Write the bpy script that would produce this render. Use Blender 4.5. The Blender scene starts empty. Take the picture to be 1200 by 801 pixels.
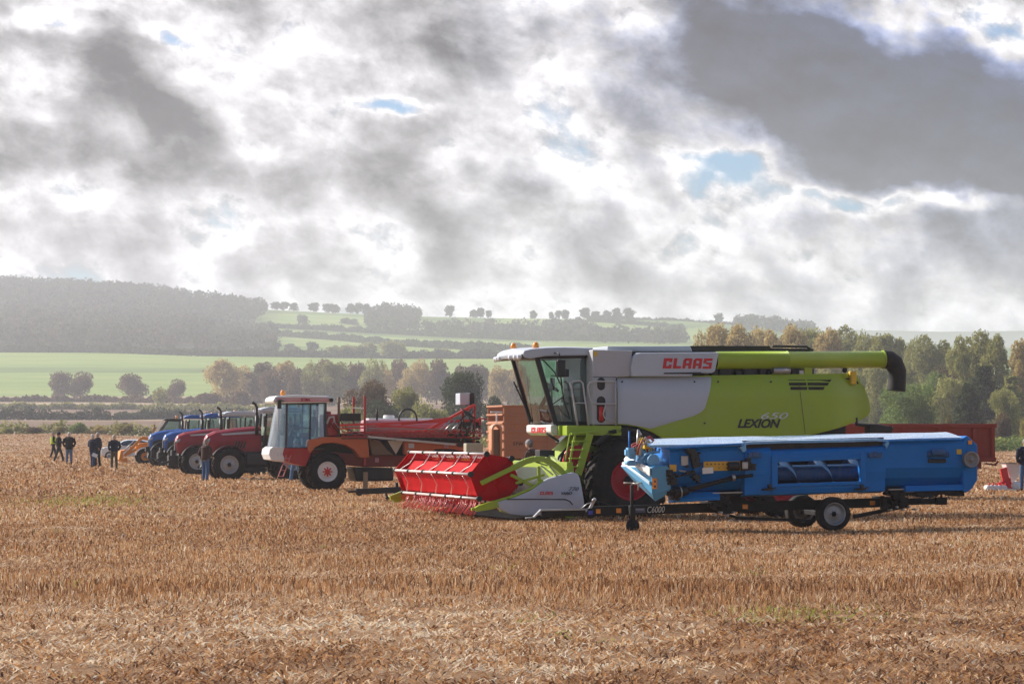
HAZE=2.15e-4
import bpy, bmesh, math, random
import numpy as np
from mathutils import Vector, Matrix
from math import sin, cos, pi, radians, sqrt
random.seed(7)
SC = bpy.context.scene
COL = SC.collection
F = 3333.0; HX = 600.0; HY = 508.0; CAMZ = 1.95

# ------------------------------------------------------------------ tags
def tag(o, label=None, cat=None, group=None, kind=None):
    if label: o['label'] = label
    if cat: o['category'] = cat
    if group: o['group'] = group
    if kind: o['kind'] = kind
    return o

def empty(name, loc=(0,0,0), rz=0.0):
    o = bpy.data.objects.new(name, None); COL.objects.link(o)
    o.location = loc; o.rotation_euler = (0,0,rz); o.empty_display_size = .3
    return o

# ------------------------------------------------------------------ materials
MATS = {}
def nd(nt, typ, **kw):
    n = nt.nodes.new(typ)
    for k, v in kw.items(): setattr(n, k, v)
    return n
def paint(name, col, rough=.4, metal=0.0, coat=0.0, dirt=.25, dirtcol=(.20,.14,.09), bump=.0, scale=2.5, spec=.5, streak=False):
    """painted or plain surface with uneven dust and small tone changes"""
    if name in MATS: return MATS[name]
    m = bpy.data.materials.new(name); m.use_nodes = True; nt = m.node_tree; b = nt.nodes['Principled BSDF']
    tc = nd(nt,'ShaderNodeTexCoord')
    n1 = nd(nt,'ShaderNodeTexNoise'); n1.inputs['Scale'].default_value = scale; n1.inputs['Detail'].default_value = 8; n1.inputs['Roughness'].default_value=.65
    mp = nd(nt,'ShaderNodeMapping')
    if streak: mp.inputs['Scale'].default_value = (3,3,.5)
    nt.links.new(tc.outputs['Object'], mp.inputs[0]); nt.links.new(mp.outputs[0], n1.inputs['Vector'])
    rp = nd(nt,'ShaderNodeValToRGB'); rp.color_ramp.elements[0].position=.42; rp.color_ramp.elements[1].position=.78
    rp.color_ramp.elements[0].color=(0,0,0,1); rp.color_ramp.elements[1].color=(dirt,dirt,dirt,1)
    nt.links.new(n1.outputs[0], rp.inputs[0])
    mx = nd(nt,'ShaderNodeMix', data_type='RGBA'); mx.inputs[6].default_value=(*col,1); mx.inputs[7].default_value=(*dirtcol,1)
    nt.links.new(rp.outputs[0], mx.inputs[0]); nt.links.new(mx.outputs[2], b.inputs['Base Color'])
    n2 = nd(nt,'ShaderNodeTexNoise'); n2.inputs['Scale'].default_value = scale*6; n2.inputs['Detail'].default_value=4
    nt.links.new(tc.outputs['Object'], n2.inputs['Vector'])
    mr = nd(nt,'ShaderNodeMapRange'); mr.inputs[3].default_value=max(.05,rough-.1); mr.inputs[4].default_value=min(1,rough+.2)
    nt.links.new(n2.outputs[0], mr.inputs[0]); nt.links.new(mr.outputs[0], b.inputs['Roughness'])
    b.inputs['Metallic'].default_value = metal; b.inputs['Coat Weight'].default_value = coat; b.inputs['Coat Roughness'].default_value=.1
    b.inputs['Specular IOR Level'].default_value = spec
    if bump:
        bp = nd(nt,'ShaderNodeBump'); bp.inputs['Strength'].default_value=bump; bp.inputs['Distance'].default_value=.02
        nt.links.new(n2.outputs[0], bp.inputs['Height']); nt.links.new(bp.outputs[0], b.inputs['Normal'])
    MATS[name]=m; return m

def glass(name, tint, refl=.35, rough=.03):
    if name in MATS: return MATS[name]
    m = bpy.data.materials.new(name); m.use_nodes=True; nt=m.node_tree; nt.nodes.clear()
    out=nd(nt,'ShaderNodeOutputMaterial'); mx=nd(nt,'ShaderNodeMixShader'); t=nd(nt,'ShaderNodeBsdfTransparent'); g=nd(nt,'ShaderNodeBsdfGlossy')
    t.inputs[0].default_value=(*tint,1); g.inputs['Roughness'].default_value=rough; g.inputs[0].default_value=(.9,.95,1,1)
    fr=nd(nt,'ShaderNodeFresnel'); fr.inputs[0].default_value=1.5
    ma=nd(nt,'ShaderNodeMath',operation='MULTIPLY_ADD'); ma.inputs[1].default_value=1.0; ma.inputs[2].default_value=refl
    nt.links.new(fr.outputs[0],ma.inputs[0]); nt.links.new(ma.outputs[0],mx.inputs[0])
    nt.links.new(t.outputs[0],mx.inputs[1]); nt.links.new(g.outputs[0],mx.inputs[2]); nt.links.new(mx.outputs[0],out.inputs[0])
    MATS[name]=m; return m

def leafmat(name, c1, c2, c3, scale=.5, trans=.5):
    if name in MATS: return MATS[name]
    m = bpy.data.materials.new(name); m.use_nodes=True; nt=m.node_tree; b=nt.nodes['Principled BSDF']; out=nt.nodes['Material Output']
    tc=nd(nt,'ShaderNodeNewGeometry'); n1=nd(nt,'ShaderNodeTexNoise'); n1.inputs['Scale'].default_value=scale; n1.inputs['Detail'].default_value=5
    nt.links.new(tc.outputs['Position'], n1.inputs['Vector'])
    ad=nd(nt,'ShaderNodeMath',operation='MULTIPLY_ADD'); ad.inputs[1].default_value=.45
    nt.links.new(tc.outputs['Random Per Island'], ad.inputs[0]); nt.links.new(n1.outputs[0], ad.inputs[2])
    rp=nd(nt,'ShaderNodeValToRGB'); cr=rp.color_ramp; cr.elements[0].position=.42; cr.elements[0].color=(*c1,1); cr.elements[1].position=1.0; cr.elements[1].color=(*c3,1)
    e=cr.elements.new(.7); e.color=(*c2,1)
    nt.links.new(ad.outputs[0], rp.inputs[0]); nt.links.new(rp.outputs[0], b.inputs['Base Color'])
    b.inputs['Roughness'].default_value=.75; b.inputs['Specular IOR Level'].default_value=.25
    tr=nd(nt,'ShaderNodeBsdfTranslucent'); nt.links.new(rp.outputs[0], tr.inputs[0])
    mx=nd(nt,'ShaderNodeMixShader'); mx.inputs[0].default_value=trans
    nt.links.new(b.outputs[0],mx.inputs[1]); nt.links.new(tr.outputs[0],mx.inputs[2]); nt.links.new(mx.outputs[0],out.inputs[0])
    MATS[name]=m; return m

# ------------------------------------------------------------------ numpy mesh from quads / tris
def np_mesh(name, verts, faces, mats, midx=None, smooth=False, attr=None):
    verts=np.asarray(verts,dtype=np.float32); faces=np.asarray(faces,dtype=np.int32)
    me=bpy.data.meshes.new(name); nv=len(verts); nf,k=faces.shape
    me.vertices.add(nv); me.vertices.foreach_set('co', verts.ravel())
    me.loops.add(nf*k); me.loops.foreach_set('vertex_index', faces.ravel())
    me.polygons.add(nf); me.polygons.foreach_set('loop_start', np.arange(0,nf*k,k,dtype=np.int32))
    for m in mats: me.materials.append(m)
    if midx is not None: me.polygons.foreach_set('material_index', np.asarray(midx,dtype=np.int32))
    if smooth: me.polygons.foreach_set('use_smooth', np.ones(nf,dtype=bool))
    if attr is not None:
        a=me.attributes.new('tint','FLOAT','FACE'); a.data.foreach_set('value', np.asarray(attr,dtype=np.float32))
    me.update(calc_edges=True); return me
def link(name, me, parent=None):
    o=bpy.data.objects.new(name, me); COL.objects.link(o)
    if parent: o.parent=parent
    return o

# ------------------------------------------------------------------ terrain
PXK=np.array([-1400,-500,0,150,300,400,500,600,700,800,900,1000,1100,1200,1700,2600],float)
def rowc(*v): return np.array(v,float)
ROWS=[ # depth, heights above eye as image rows of the reference at the px knots
 (700, rowc(*[498]*16)),
 (1000,rowc(*[480]*16)),
 (1300,rowc(*[464]*16)),
 (1900,rowc(412,412,412,412,414,415,415,414,413,412,414,418,424,430,440,440)),
 (2400,rowc(360,366,374,380,393,397,399,400,399,398,401,407,413,419,430,430)),
 (3000,rowc(334,335,337,344,362,367,371,373,374,376,384,396,404,408,415,415)),
 (3500,rowc(345,345,350,362,378,384,388,388,388,390,398,410,414,418,420,420)),
 (5000,rowc(*[420]*16)),
 (7000,rowc(395,395,395,395,395,395,395,395,394,393,389,386.5,388.5,387.5,391,395)),
 (7600,rowc(*[430]*16)),
]
RD=np.array([r[0] for r in ROWS]); 
def smooth01(t): t=np.clip(t,0,1); return t*t*(3-2*t)
def field_edge(px): return 300+ (430-300)*(1-smooth01((np.asarray(px,float)-150)/800.))
def terr(X,D):
    X=np.asarray(X,float); D=np.asarray(D,float); Dc=np.maximum(D,1.0)
    px=HX+F*X/np.maximum(Dc,60)
    # near plain: gentle swell far left
    near=.28*smooth01((D-120)/45.)*(1-smooth01((px-80)/90.))+1.6*smooth01((D-235)/190.)*(1-smooth01((px-100)/700.))
    near=near+.05*np.sin(X*.21+D*.05)*smooth01((D-70)/60)+.03*np.sin(X*.6+1)*smooth01((D-20)/60)
    yk=np.stack([np.interp(px,PXK,r[1]) for r in ROWS],0)
    zk=CAMZ+(HY-yk)/F*RD.reshape(-1,*([1]*D.ndim))
    # interpolate over depth with smooth steps
    z=np.where(D<RD[0], near, 0)
    e=smooth01((D-440)/(RD[0]-440.))
    z=np.where(D<RD[0], near*(1-e)+zk[0]*e, z)
    for i in range(len(RD)-1):
        t=(D-RD[i])/(RD[i+1]-RD[i]); 
        tt=t if RD[i]<2400 else smooth01(t)*.5+t*.5
        z=np.where((D>=RD[i])&(D<RD[i+1]), zk[i]*(1-tt)+zk[i+1]*tt, z)
    z=np.where(D>=RD[-1], zk[-1], z)
    return z
def terr1(X,D): return float(terr(np.array([X]),np.array([D]))[0])
def on_terrain(px,py,d0=300,d1=3050):
    """world point where the sight line through reference pixel px,py meets the ground"""
    Ds=np.arange(d0,d1,4.); X=(px-HX)/F*Ds; z=terr(X,Ds); y=HY-(z-CAMZ)/Ds*F
    i=np.argmax(y<=py)
    if y[i]>py: i=len(Ds)-1
    return (float(X[i]),float(Ds[i]),float(z[i]))
def at(px,D): 
    X=(px-HX)/F*D; return (X,D,terr1(X,D))

def field_mat():
    m=bpy.data.materials.new('stubble_soil'); m.use_nodes=True; nt=m.node_tree; b=nt.nodes['Principled BSDF']
    g=nd(nt,'ShaderNodeNewGeometry'); mp=nd(nt,'ShaderNodeMapping'); mp.inputs['Scale'].default_value=(.25,1,1); mp.inputs['Rotation'].default_value=(0,0,radians(6))
    nt.links.new(g.outputs['Position'],mp.inputs[0])
    n1=nd(nt,'ShaderNodeTexNoise'); n1.inputs['Scale'].default_value=.35; n1.inputs['Detail'].default_value=8; n1.inputs['Roughness'].default_value=.7
    nt.links.new(mp.outputs[0],n1.inputs['Vector'])
    n2=nd(nt,'ShaderNodeTexNoise'); n2.inputs['Scale'].default_value=9; n2.inputs['Detail'].default_value=8; n2.inputs['Roughness'].default_value=.8
    nt.links.new(mp.outputs[0],n2.inputs['Vector'])
    wv=nd(nt,'ShaderNodeTexWave',wave_type='BANDS',bands_direction='X'); wv.inputs['Scale'].default_value=.35; wv.inputs['Distortion'].default_value=3; wv.inputs['Detail'].default_value=3; wv.inputs['Detail Scale'].default_value=.5
    mp2=nd(nt,'ShaderNodeMapping'); mp2.inputs['Rotation'].default_value=(0,0,radians(28)); nt.links.new(g.outputs['Position'],mp2.inputs[0]); nt.links.new(mp2.outputs[0],wv.inputs['Vector'])
    r1=nd(nt,'ShaderNodeValToRGB'); c=r1.color_ramp; c.elements[0].position=.3; c.elements[0].color=(.13,.07,.036,1); c.elements[1].position=.72; c.elements[1].color=(.58,.36,.205,1)
    e=c.elements.new(.52); e.color=(.37,.215,.115,1)
    mxf=nd(nt,'ShaderNodeMath',operation='MULTIPLY_ADD'); mxf.inputs[1].default_value=.5
    nt.links.new(n2.outputs[0],mxf.inputs[0])
    h=nd(nt,'ShaderNodeMath',operation='MULTIPLY'); h.inputs[1].default_value=.5; nt.links.new(n1.outputs[0],h.inputs[0]); nt.links.new(h.outputs[0],mxf.inputs[2])
    ww=nd(nt,'ShaderNodeMath',operation='MULTIPLY_ADD'); ww.inputs[1].default_value=.06; nt.links.new(wv.outputs[0],ww.inputs[0]); nt.links.new(mxf.outputs[0],ww.inputs[2])
    nt.links.new(ww.outputs[0],r1.inputs[0]); nt.links.new(r1.outputs[0],b.inputs['Base Color'])
    b.inputs['Roughness'].default_value=.9; b.inputs['Specular IOR Level'].default_value=.15
    bp=nd(nt,'ShaderNodeBump'); bp.inputs['Strength'].default_value=.8; bp.inputs['Distance'].default_value=.12
    nt.links.new(n2.outputs[0],bp.inputs['Height']); nt.links.new(bp.outputs[0],b.inputs['Normal'])
    return m
def land_mat(name,c1,c2,scale=.02,rows=False):
    m=bpy.data.materials.new(name); m.use_nodes=True; nt=m.node_tree; b=nt.nodes['Principled BSDF']
    g=nd(nt,'ShaderNodeNewGeometry'); mp=nd(nt,'ShaderNodeMapping'); mp.inputs['Scale'].default_value=(.5,1,1)
    nt.links.new(g.outputs['Position'],mp.inputs[0])
    n=nd(nt,'ShaderNodeTexNoise'); n.inputs['Scale'].default_value=scale; n.inputs['Detail'].default_value=9; n.inputs['Roughness'].default_value=.62
    nt.links.new(mp.outputs[0],n.inputs['Vector'])
    r=nd(nt,'ShaderNodeValToRGB'); r.color_ramp.elements[0].position=.35; r.color_ramp.elements[1].position=.68
    r.color_ramp.elements[0].color=(*c1,1); r.color_ramp.elements[1].color=(*c2,1)
    nt.links.new(n.outputs[0],r.inputs[0]); nt.links.new(r.outputs[0],b.inputs['Base Color']); b.inputs['Roughness'].default_value=.9; b.inputs['Specular IOR Level'].default_value=.1
    return m

def inpoly(x,y,poly):
    r=np.zeros(x.shape,bool); n=len(poly)
    for i in range(n):
        x0,y0=poly[i]; x1,y1=poly[(i+1)%n]
        if y0==y1: continue
        c=((y0>y)!=(y1>y))&(x<(x1-x0)*(y-y0)/(y1-y0)+x0)
        r^=c
    return r
M_FIELD=field_mat()
LAND=[land_mat('pasture_grass',(.10,.16,.035),(.20,.27,.07)), land_mat('ploughed_soil',(.16,.095,.06),(.26,.17,.11)),
      land_mat('dull_grass',(.085,.11,.04),(.15,.17,.07)), land_mat('bright_grass',(.19,.27,.06),(.30,.37,.11)), land_mat('wood_floor',(.045,.045,.025),(.09,.075,.04)),
      land_mat('straw_field',(.34,.24,.15),(.46,.34,.22))]
def grid_obj(name, dvals, svals, wfun, matfun, mats, cfun=None):
    D=np.array(dvals); S=np.array(svals)
    DD,SS=np.meshgrid(D,S,indexing='ij'); 
    XX=SS*wfun(DD)
    if cfun is not None: DD=cfun(XX,DD,SS)
    ZZ=terr(XX,DD)
    V=np.stack([XX,DD,ZZ],-1).reshape(-1,3); n,m=DD.shape
    i=np.arange(n-1)[:,None]*m+np.arange(m-1)[None,:]
    Fc=np.stack([i,i+1,i+m+1,i+m],-1).reshape(-1,4)
    cx=V[Fc].mean(1); px=HX+F*cx[:,0]/np.maximum(cx[:,1],1); py=HY-(cx[:,2]-CAMZ)/np.maximum(cx[:,1],1)*F
    mi=matfun(px,py,cx) if matfun else None
    o=link(name,np_mesh(name,V,Fc,mats,mi,smooth=True)); tag(o,kind='structure'); return o
# near field: out to a slanting far edge
def cf(X,D,S):
    # rows are fractions of the way to the far edge
    return D
dn=np.concatenate([np.linspace(-60,15,6),np.arange(18,140,2.),np.arange(140,470,5.)])
def near_w(D): return 120+.42*np.maximum(D,0)
def near_mat(px,py,c):
    e=field_edge(px); return np.where(c[:,1]>e,1,0)
fld=grid_obj('stubble_field',dn,np.linspace(-1,1,181),near_w,near_mat,[M_FIELD,LAND[2]])
tag(fld,'harvested golden brown stubble field in the foreground')
def hill_mat(px,py,c):
    mi=np.full(px.shape,2)
    D=c[:,1]; X=c[:,0]
    mi[(D<560)]=5; mi[(D>=560)&(D<760)]=1; mi[(D>=760)&(D<880)]=5; mi[(D>=880)&(D<1080)]=1; mi[(D>=1080)&(D<1290)]=5
    mi[(D<1290)&(px>780)]=2
    mi[(D>=1290)&(D<1900)]=3
    mi[(D>=1560)&(D<1640)&(px<420)]=0
    mi[D>=1900]=0
    # upper slopes, strips between hedges
    up=D>=1900
    mi[up&(py<412)&(py>398)]=0
    mi[up&inpoly(px,py,[(300,402),(420,410),(560,414),(900,412),(900,404),(640,402),(480,396),(330,386),(300,388)])]=3
    mi[up&inpoly(px,py,[(290,372),(330,378),(470,392),(600,398),(860,400),(860,390),(620,384),(480,374),(300,366)])]=3
    mi[up&inpoly(px,py,[(500,374),(620,384),(860,390),(900,384),(820,376),(500,368)])]=0
    mi[up&inpoly(px,py,[(560,382),(760,392),(850,392),(820,374),(600,371)])]=3
    mi[up&inpoly(px,py,[(690,376),(790,386),(850,380),(840,374),(700,372)])]=0
    mi[up&(px<300)]=4
    mi[D>3600]=2
    return mi
dh=np.concatenate([np.arange(465,1300,12.),np.arange(1300,3100,10.),np.arange(3100,5000,90.),np.linspace(5000,7600,18)])
hills=grid_obj('hills',dh,np.linspace(-1,1,361),lambda D:.42*D+120,hill_mat,LAND)
tag(hills,'hazy green valley fields and hills rising in the distance')

# ------------------------------------------------------------------ foliage
RNG=np.random.default_rng(3)
def cards(P, size, rng, flat=0.0, asp=.7):
    """one small leaf card per point"""
    n=len(P); a=rng.normal(size=(n,3)); a/=np.linalg.norm(a,axis=1,keepdims=True)
    b=rng.normal(size=(n,3)); b-=a*(a*b).sum(1,keepdims=True); b/=np.linalg.norm(b,axis=1,keepdims=True)
    s=size*rng.uniform(.55,1.3,(n,1)); a=a*s*.5; b=b*s*.5*asp
    V=np.stack([P-a,P-b*.9+a*.1,P+a,P+b*.9+a*.1],1).reshape(-1,3); Fc=np.arange(n*4).reshape(n,4); return V,Fc
def blob_points(c, r, n, rng, hollow=.45):
    d=rng.normal(size=(n,3)); d/=np.linalg.norm(d,axis=1,keepdims=True)
    rad=rng.uniform(hollow,1,(n,1))**.6*(1+.22*np.sin(d[:,:1]*7+c[0])*np.cos(d[:,2:]*6+c[1]))
    return np.array(c)+d*rad*np.array(r)
def tree_meshes(name, h, w, kind, nleaf, leaf, seed, leafm, barkm):
    """unit built at real size: crown and trunk meshes"""
    rng=np.random.default_rng(seed); rd=random.Random(seed)
    pts=[]; limbs=[]
    if kind=='round':
        th=h*.28; nb=16
        for i in range(nb):
            t=i/nb; an=i*2.4; rr=w*.5*(.25+.5*rd.random()); zz=h*(.14+.68*rd.random()**.85)
            rl=w*rd.uniform(.15,.25); k=1-((zz/h-.55)/.55)**2*.45
            c=(cos(an)*rr*k,sin(an)*rr*k,zz); pts.append((c,(rl,rl,rl*.8),1)); limbs.append(c)
        pts.append(((0,0,h*.82),(w*.22,w*.22,h*.16),1)); pts.append(((0,0,h*.45),(w*.36,w*.36,h*.34),1.4))
    elif kind=='tall':
        th=h*.8; nb=26
        for i in range(nb):
            zz=h*(.06+.88*(i+rd.random()*1.6)/(nb+1)); rr=w*.4*(1-(zz/h)**4*.6)*rd.uniform(.2,1.15); an=i*2.4
            rl=w*rd.uniform(.14,.26)*(1.12-zz/h*.28); c=(cos(an)*rr,sin(an)*rr,zz); pts.append((c,(rl,rl,rl*1.3),.9)); limbs.append(c)
    elif kind=='pine':
        th=h*.9; nb=14
        for i in range(nb):
            zz=h*(.2+.78*i/nb); rr=w*.42*(1-zz/h*.85); 
            for j in range(5):
                an=rd.random()*6.28; c=(cos(an)*rr*.75,sin(an)*rr*.75,zz-rr*.12); pts.append((c,(rr*.5+.3,rr*.5+.3,h*.035),.8))
            limbs.append((cos(an)*rr*.6,sin(an)*rr*.6,zz))
    elif kind=='cone':
        th=h*.3; nb=22
        for i in range(nb):
            zz=h*(.1+.85*i/nb); rr=w*.5*(1-(zz/h)**1.6)*.62; an=i*2.4; rl=max(.4,w*.22*(1-zz/h*.7))
            c=(cos(an)*rr*rd.random()**.4,sin(an)*rr*rd.random()**.4,zz); pts.append((c,(rl,rl,rl*1.1),1)); limbs.append(c)
    elif kind=='bush':
        th=h*.3; nb=8
        for i in range(nb):
            an=i*2.4; rr=w*.3*rd.random(); c=(cos(an)*rr,sin(an)*rr,h*rd.uniform(.25,.65)); pts.append((c,(w*.26,w*.26,h*.3),1)); limbs.append(c)
    tot=sum(p[2]*p[1][0]*p[1][2] for p in pts)
    P=np.concatenate([blob_points(c,r,max(6,int(nleaf*wt*r[0]*r[2]/tot)),rng) for c,r,wt in pts])
    P[:,2]=np.maximum(P[:,2],.15)
    V,Fc=cards(P,leaf,rng); crown=np_mesh(name+'_crown',V,Fc,[leafm])
    b=MB()
    r0=h*.022+.05
    lean=(rd.uniform(-.02,.02)*h,rd.uniform(-.02,.02)*h)
    tp=[(0,0,-.3,r0*1.3),(lean[0]*.2,0,th*.3,r0),(lean[0]*.6,lean[1]*.5,th*.7,r0*.7),(lean[0],lean[1],th,r0*.4)]
    b.path([t[:3] for t in tp],[t[3] for t in tp],7)
    for c in limbs[::2]:
        z0=min(th*.95,max(th*.4,c[2]*.55)); b.path([(lean[0]*z0/th,lean[1]*z0/th,z0),(c[0]*.5,c[1]*.5,(z0+c[2])*.5),c],[r0*.45,r0*.28,r0*.1],5)
    trunk=b.mesh(name+'_trunk',[barkm]); return crown,trunk

def _frame(d):
    d=Vector(d).normalized(); u=Vector((0,0,1)) if abs(d.z)<.9 else Vector((1,0,0)); a=d.cross(u).normalized(); return a,d.cross(a).normalized()
class MB:
    """collects shapes into one mesh; every add takes an optional material slot"""
    def __init__(s): s.v=[]; s.f=[]; s.m=[]; s.sm=[]; s.cur=0; s.smooth=False
    def add(s,vs,fs,sm=None,m=None):
        k=len(s.v); s.v+= [tuple(v) for v in vs]; s.f+=[tuple(i+k for i in f) for f in fs]
        s.m+=[s.cur if m is None else m]*len(fs); s.sm+=[s.smooth if sm is None else sm]*len(fs); return s
    def box(s,a,b,m=None,R=None,c=None):
        x0,y0,z0=a; x1,y1,z1=b
        vs=[Vector(p) for p in [(x0,y0,z0),(x1,y0,z0),(x1,y1,z0),(x0,y1,z0),(x0,y0,z1),(x1,y0,z1),(x1,y1,z1),(x0,y1,z1)]]
        if R is not None:
            c=Vector(c) if c is not None else sum(vs,Vector())/8; vs=[R@(p-c)+c for p in vs]
        return s.add(vs,[(0,3,2,1),(4,5,6,7),(0,1,5,4),(1,2,6,5),(2,3,7,6),(3,0,4,7)],False,m)
    def bar(s,p,q,w,h=None,m=None,up=(0,0,1)):
        """rectangular bar between two points: w sideways, h along up"""
        h=w if h is None else h; p=Vector(p);q=Vector(q); d=(q-p).normalized(); u=Vector(up)
        if abs(d.dot(u))>.98: u=Vector((1,0,0))
        a=d.cross(u).normalized()*(w/2); b=a.cross(d).normalized()*(h/2)
        vs=[p-a-b,p+a-b,p+a+b,p-a+b,q-a-b,q+a-b,q+a+b,q-a+b]
        return s.add(vs,[(0,1,2,3),(4,7,6,5),(0,4,5,1),(1,5,6,2),(2,6,7,3),(3,7,4,0)],False,m)
    def path(s,pts,rs,n=8,m=None,caps=True,sm=True):
        pts=[Vector(p) for p in pts]; k=len(pts)
        if not hasattr(rs,'__len__'): rs=[rs]*k
        ds=[(pts[min(i+1,k-1)]-pts[max(i-1,0)]).normalized() for i in range(k)]
        a,b=_frame(ds[0]); vs=[]
        for i in range(k):
            d=ds[i]; a=(a-d*a.dot(d)).normalized(); b=d.cross(a)
            for j in range(n):
                t=2*pi*j/n; vs.append(pts[i]+(a*cos(t)+b*sin(t))*rs[i])
        fs=[(i*n+j,i*n+(j+1)%n,(i+1)*n+(j+1)%n,(i+1)*n+j) for i in range(k-1) for j in range(n)]
        s.add(vs,fs,sm,m)
        if caps: s.add([vs[j] for j in range(n)],[tuple(range(n-1,-1,-1))],False,m); s.add([vs[(k-1)*n+j] for j in range(n)],[tuple(range(n))],False,m)
        return s
    def cyl(s,p,q,r,r2=None,n=16,m=None): return s.path([p,q],[r,r if r2 is None else r2],n,m)
    def lathe(s,c,axis,prof,n=32,m=None,ms=None,sm=True):
        """prof: (offset along axis, radius) list"""
        c=Vector(c); ax=Vector(axis).normalized(); a,b=_frame(ax)
        vs=[c+ax*o+(a*cos(2*pi*j/n)+b*sin(2*pi*j/n))*max(r,1e-4) for o,r in prof for j in range(n)]
        for i in range(len(prof)-1):
            mm=ms[i] if ms else m
            k0=[vs[i*n+j] for j in range(n)]+[vs[(i+1)*n+j] for j in range(n)]
            s.add(k0,[(j,(j+1)%n,n+(j+1)%n,n+j) for j in range(n)],sm,mm)
        return s
    def ball(s,c,r,n=10,m=None,sc=(1,1,1)):
        c=Vector(c); vs=[];k=n//2+1
        for i in range(k):
            ph=pi*i/(k-1)
            for j in range(n): t=2*pi*j/n; vs.append(c+Vector((sin(ph)*cos(t)*r*sc[0],sin(ph)*sin(t)*r*sc[1],cos(ph)*r*sc[2])))
        return s.add(vs,[(i*n+j,(i+1)*n+j,(i+1)*n+(j+1)%n,i*n+(j+1)%n) for i in range(k-1) for j in range(n)],True,m)
    def prism(s,poly,y0,y1,m=None,sm=False):
        """outline in (x,z) pulled from y0 to y1"""
        n=len(poly); vs=[(p[0],y0,p[1]) for p in poly]+[(p[0],y1,p[1]) for p in poly]
        ar=sum(poly[i][0]*poly[(i+1)%n][1]-poly[(i+1)%n][0]*poly[i][1] for i in range(n))
        A=tuple(range(n)); B=tuple(range(2*n-1,n-1,-1))
        fs=[A,B]+[(i,i+n,(i+1)%n+n,(i+1)%n) for i in range(n)]
        if ar<0: fs=[f[::-1] for f in fs]
        return s.add(vs,fs,sm,m)
    def prismx(s,poly,x0,x1,m=None):
        """outline in (y,z) pulled along x"""
        n=len(poly); vs=[(x0,p[0],p[1]) for p in poly]+[(x1,p[0],p[1]) for p in poly]
        return s.add(vs,[tuple(range(n-1,-1,-1)),tuple(range(n,2*n))]+[(i,(i+1)%n,(i+1)%n+n,i+n) for i in range(n)],False,m)
    def hull(s,pts,m=None):
        bm=bmesh.new(); [bm.verts.new(p) for p in pts]; bmesh.ops.convex_hull(bm,input=bm.verts); bm.verts.index_update()
        vs=[v.co.copy() for v in bm.verts]; fs=[[v.index for v in f.verts] for f in bm.faces]; bm.free(); return s.add(vs,fs,False,m)
    def mesh(s,name,mats):
        me=bpy.data.meshes.new(name); me.from_pydata(s.v,[],s.f)
        for m in mats: me.materials.append(m)
        me.polygons.foreach_set('material_index',s.m); me.polygons.foreach_set('use_smooth',s.sm); me.update(); return me
    def build(s,name,mats,parent=None,bevel=0.0,seg=2,recalc=True):
        if not isinstance(mats,(list,tuple)): mats=[mats]
        me=s.mesh(name,mats)
        if recalc:
            bm=bmesh.new(); bm.from_mesh(me); bmesh.ops.remove_doubles(bm,verts=bm.verts,dist=1e-5); bmesh.ops.recalc_face_normals(bm,faces=bm.faces); bm.to_mesh(me); bm.free()
        o=link(name,me,parent)
        if bevel:
            md=o.modifiers.new('bevel','BEVEL'); md.width=bevel; md.segments=seg; md.limit_method='ANGLE'; md.angle_limit=radians(35); md.harden_normals=False
        return o

BARK=paint('bark',(.10,.08,.06),.9,dirt=.4,dirtcol=(.16,.15,.11),scale=1.5)
LM={'green':leafmat('leaf_green',(.09,.14,.03),(.17,.24,.055),(.28,.33,.10)),
    'dark':leafmat('leaf_dark',(.02,.035,.014),(.04,.062,.02),(.07,.09,.03)),
    'olive':leafmat('leaf_olive',(.17,.175,.045),(.29,.285,.08),(.43,.39,.14)),
    'gold':leafmat('leaf_gold',(.30,.22,.075),(.48,.36,.13),(.60,.47,.20)),
    'far1':leafmat('leaf_far_green',(.03,.04,.03),(.055,.065,.045),(.08,.09,.06),scale=.05),'far2':leafmat('leaf_far_olive',(.05,.055,.035),(.08,.08,.05),(.12,.11,.07),scale=.05),'far3':leafmat('leaf_far_brown',(.06,.05,.04),(.09,.07,.055),(.13,.10,.075),scale=.05),
    'rust':leafmat('leaf_rust',(.08,.055,.03),(.14,.09,.045),(.20,.13,.06)),
    'yellow':leafmat('leaf_yellow',(.17,.15,.035),(.27,.23,.06),(.36,.30,.09))}
_tm={}
def treemesh(kind,mat,var,near):
    k=(kind,mat,var,near)
    if k not in _tm:
        nl,lf={2:(15000,.5),1:(5200,.8),0:(900,2.1)}[near]
        h,w={'round':(14,13),'tall':(20,8.5),'pine':(18,9),'cone':(10,7),'bush':(4,5)}[kind]
        if kind=='bush': nl=int(nl*.3); lf*=.6
        if kind=='tall' and near: nl=int(nl*1.15)
        _tm[k]=tree_meshes('tree',h,w,kind,nl,lf,hash_(k),LM[mat],BARK)+(h,w)
    return _tm[k]
def hash_(k): return sum((i+1)*ord(c) for i,c in enumerate(str(k)))%99991
def tree(loc,hgt,wid,kind,mat,var,near,name,label,cat='tree',group=None):
    crown,trunk,h,w=treemesh(kind,mat,var,near)
    o=empty(name,loc,random.uniform(0,6.28)); o.scale=(wid/w,wid/w,hgt/h)
    tag(o,label,cat,group); link('trunk',trunk,o); link('crown',crown,o); return o
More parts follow.
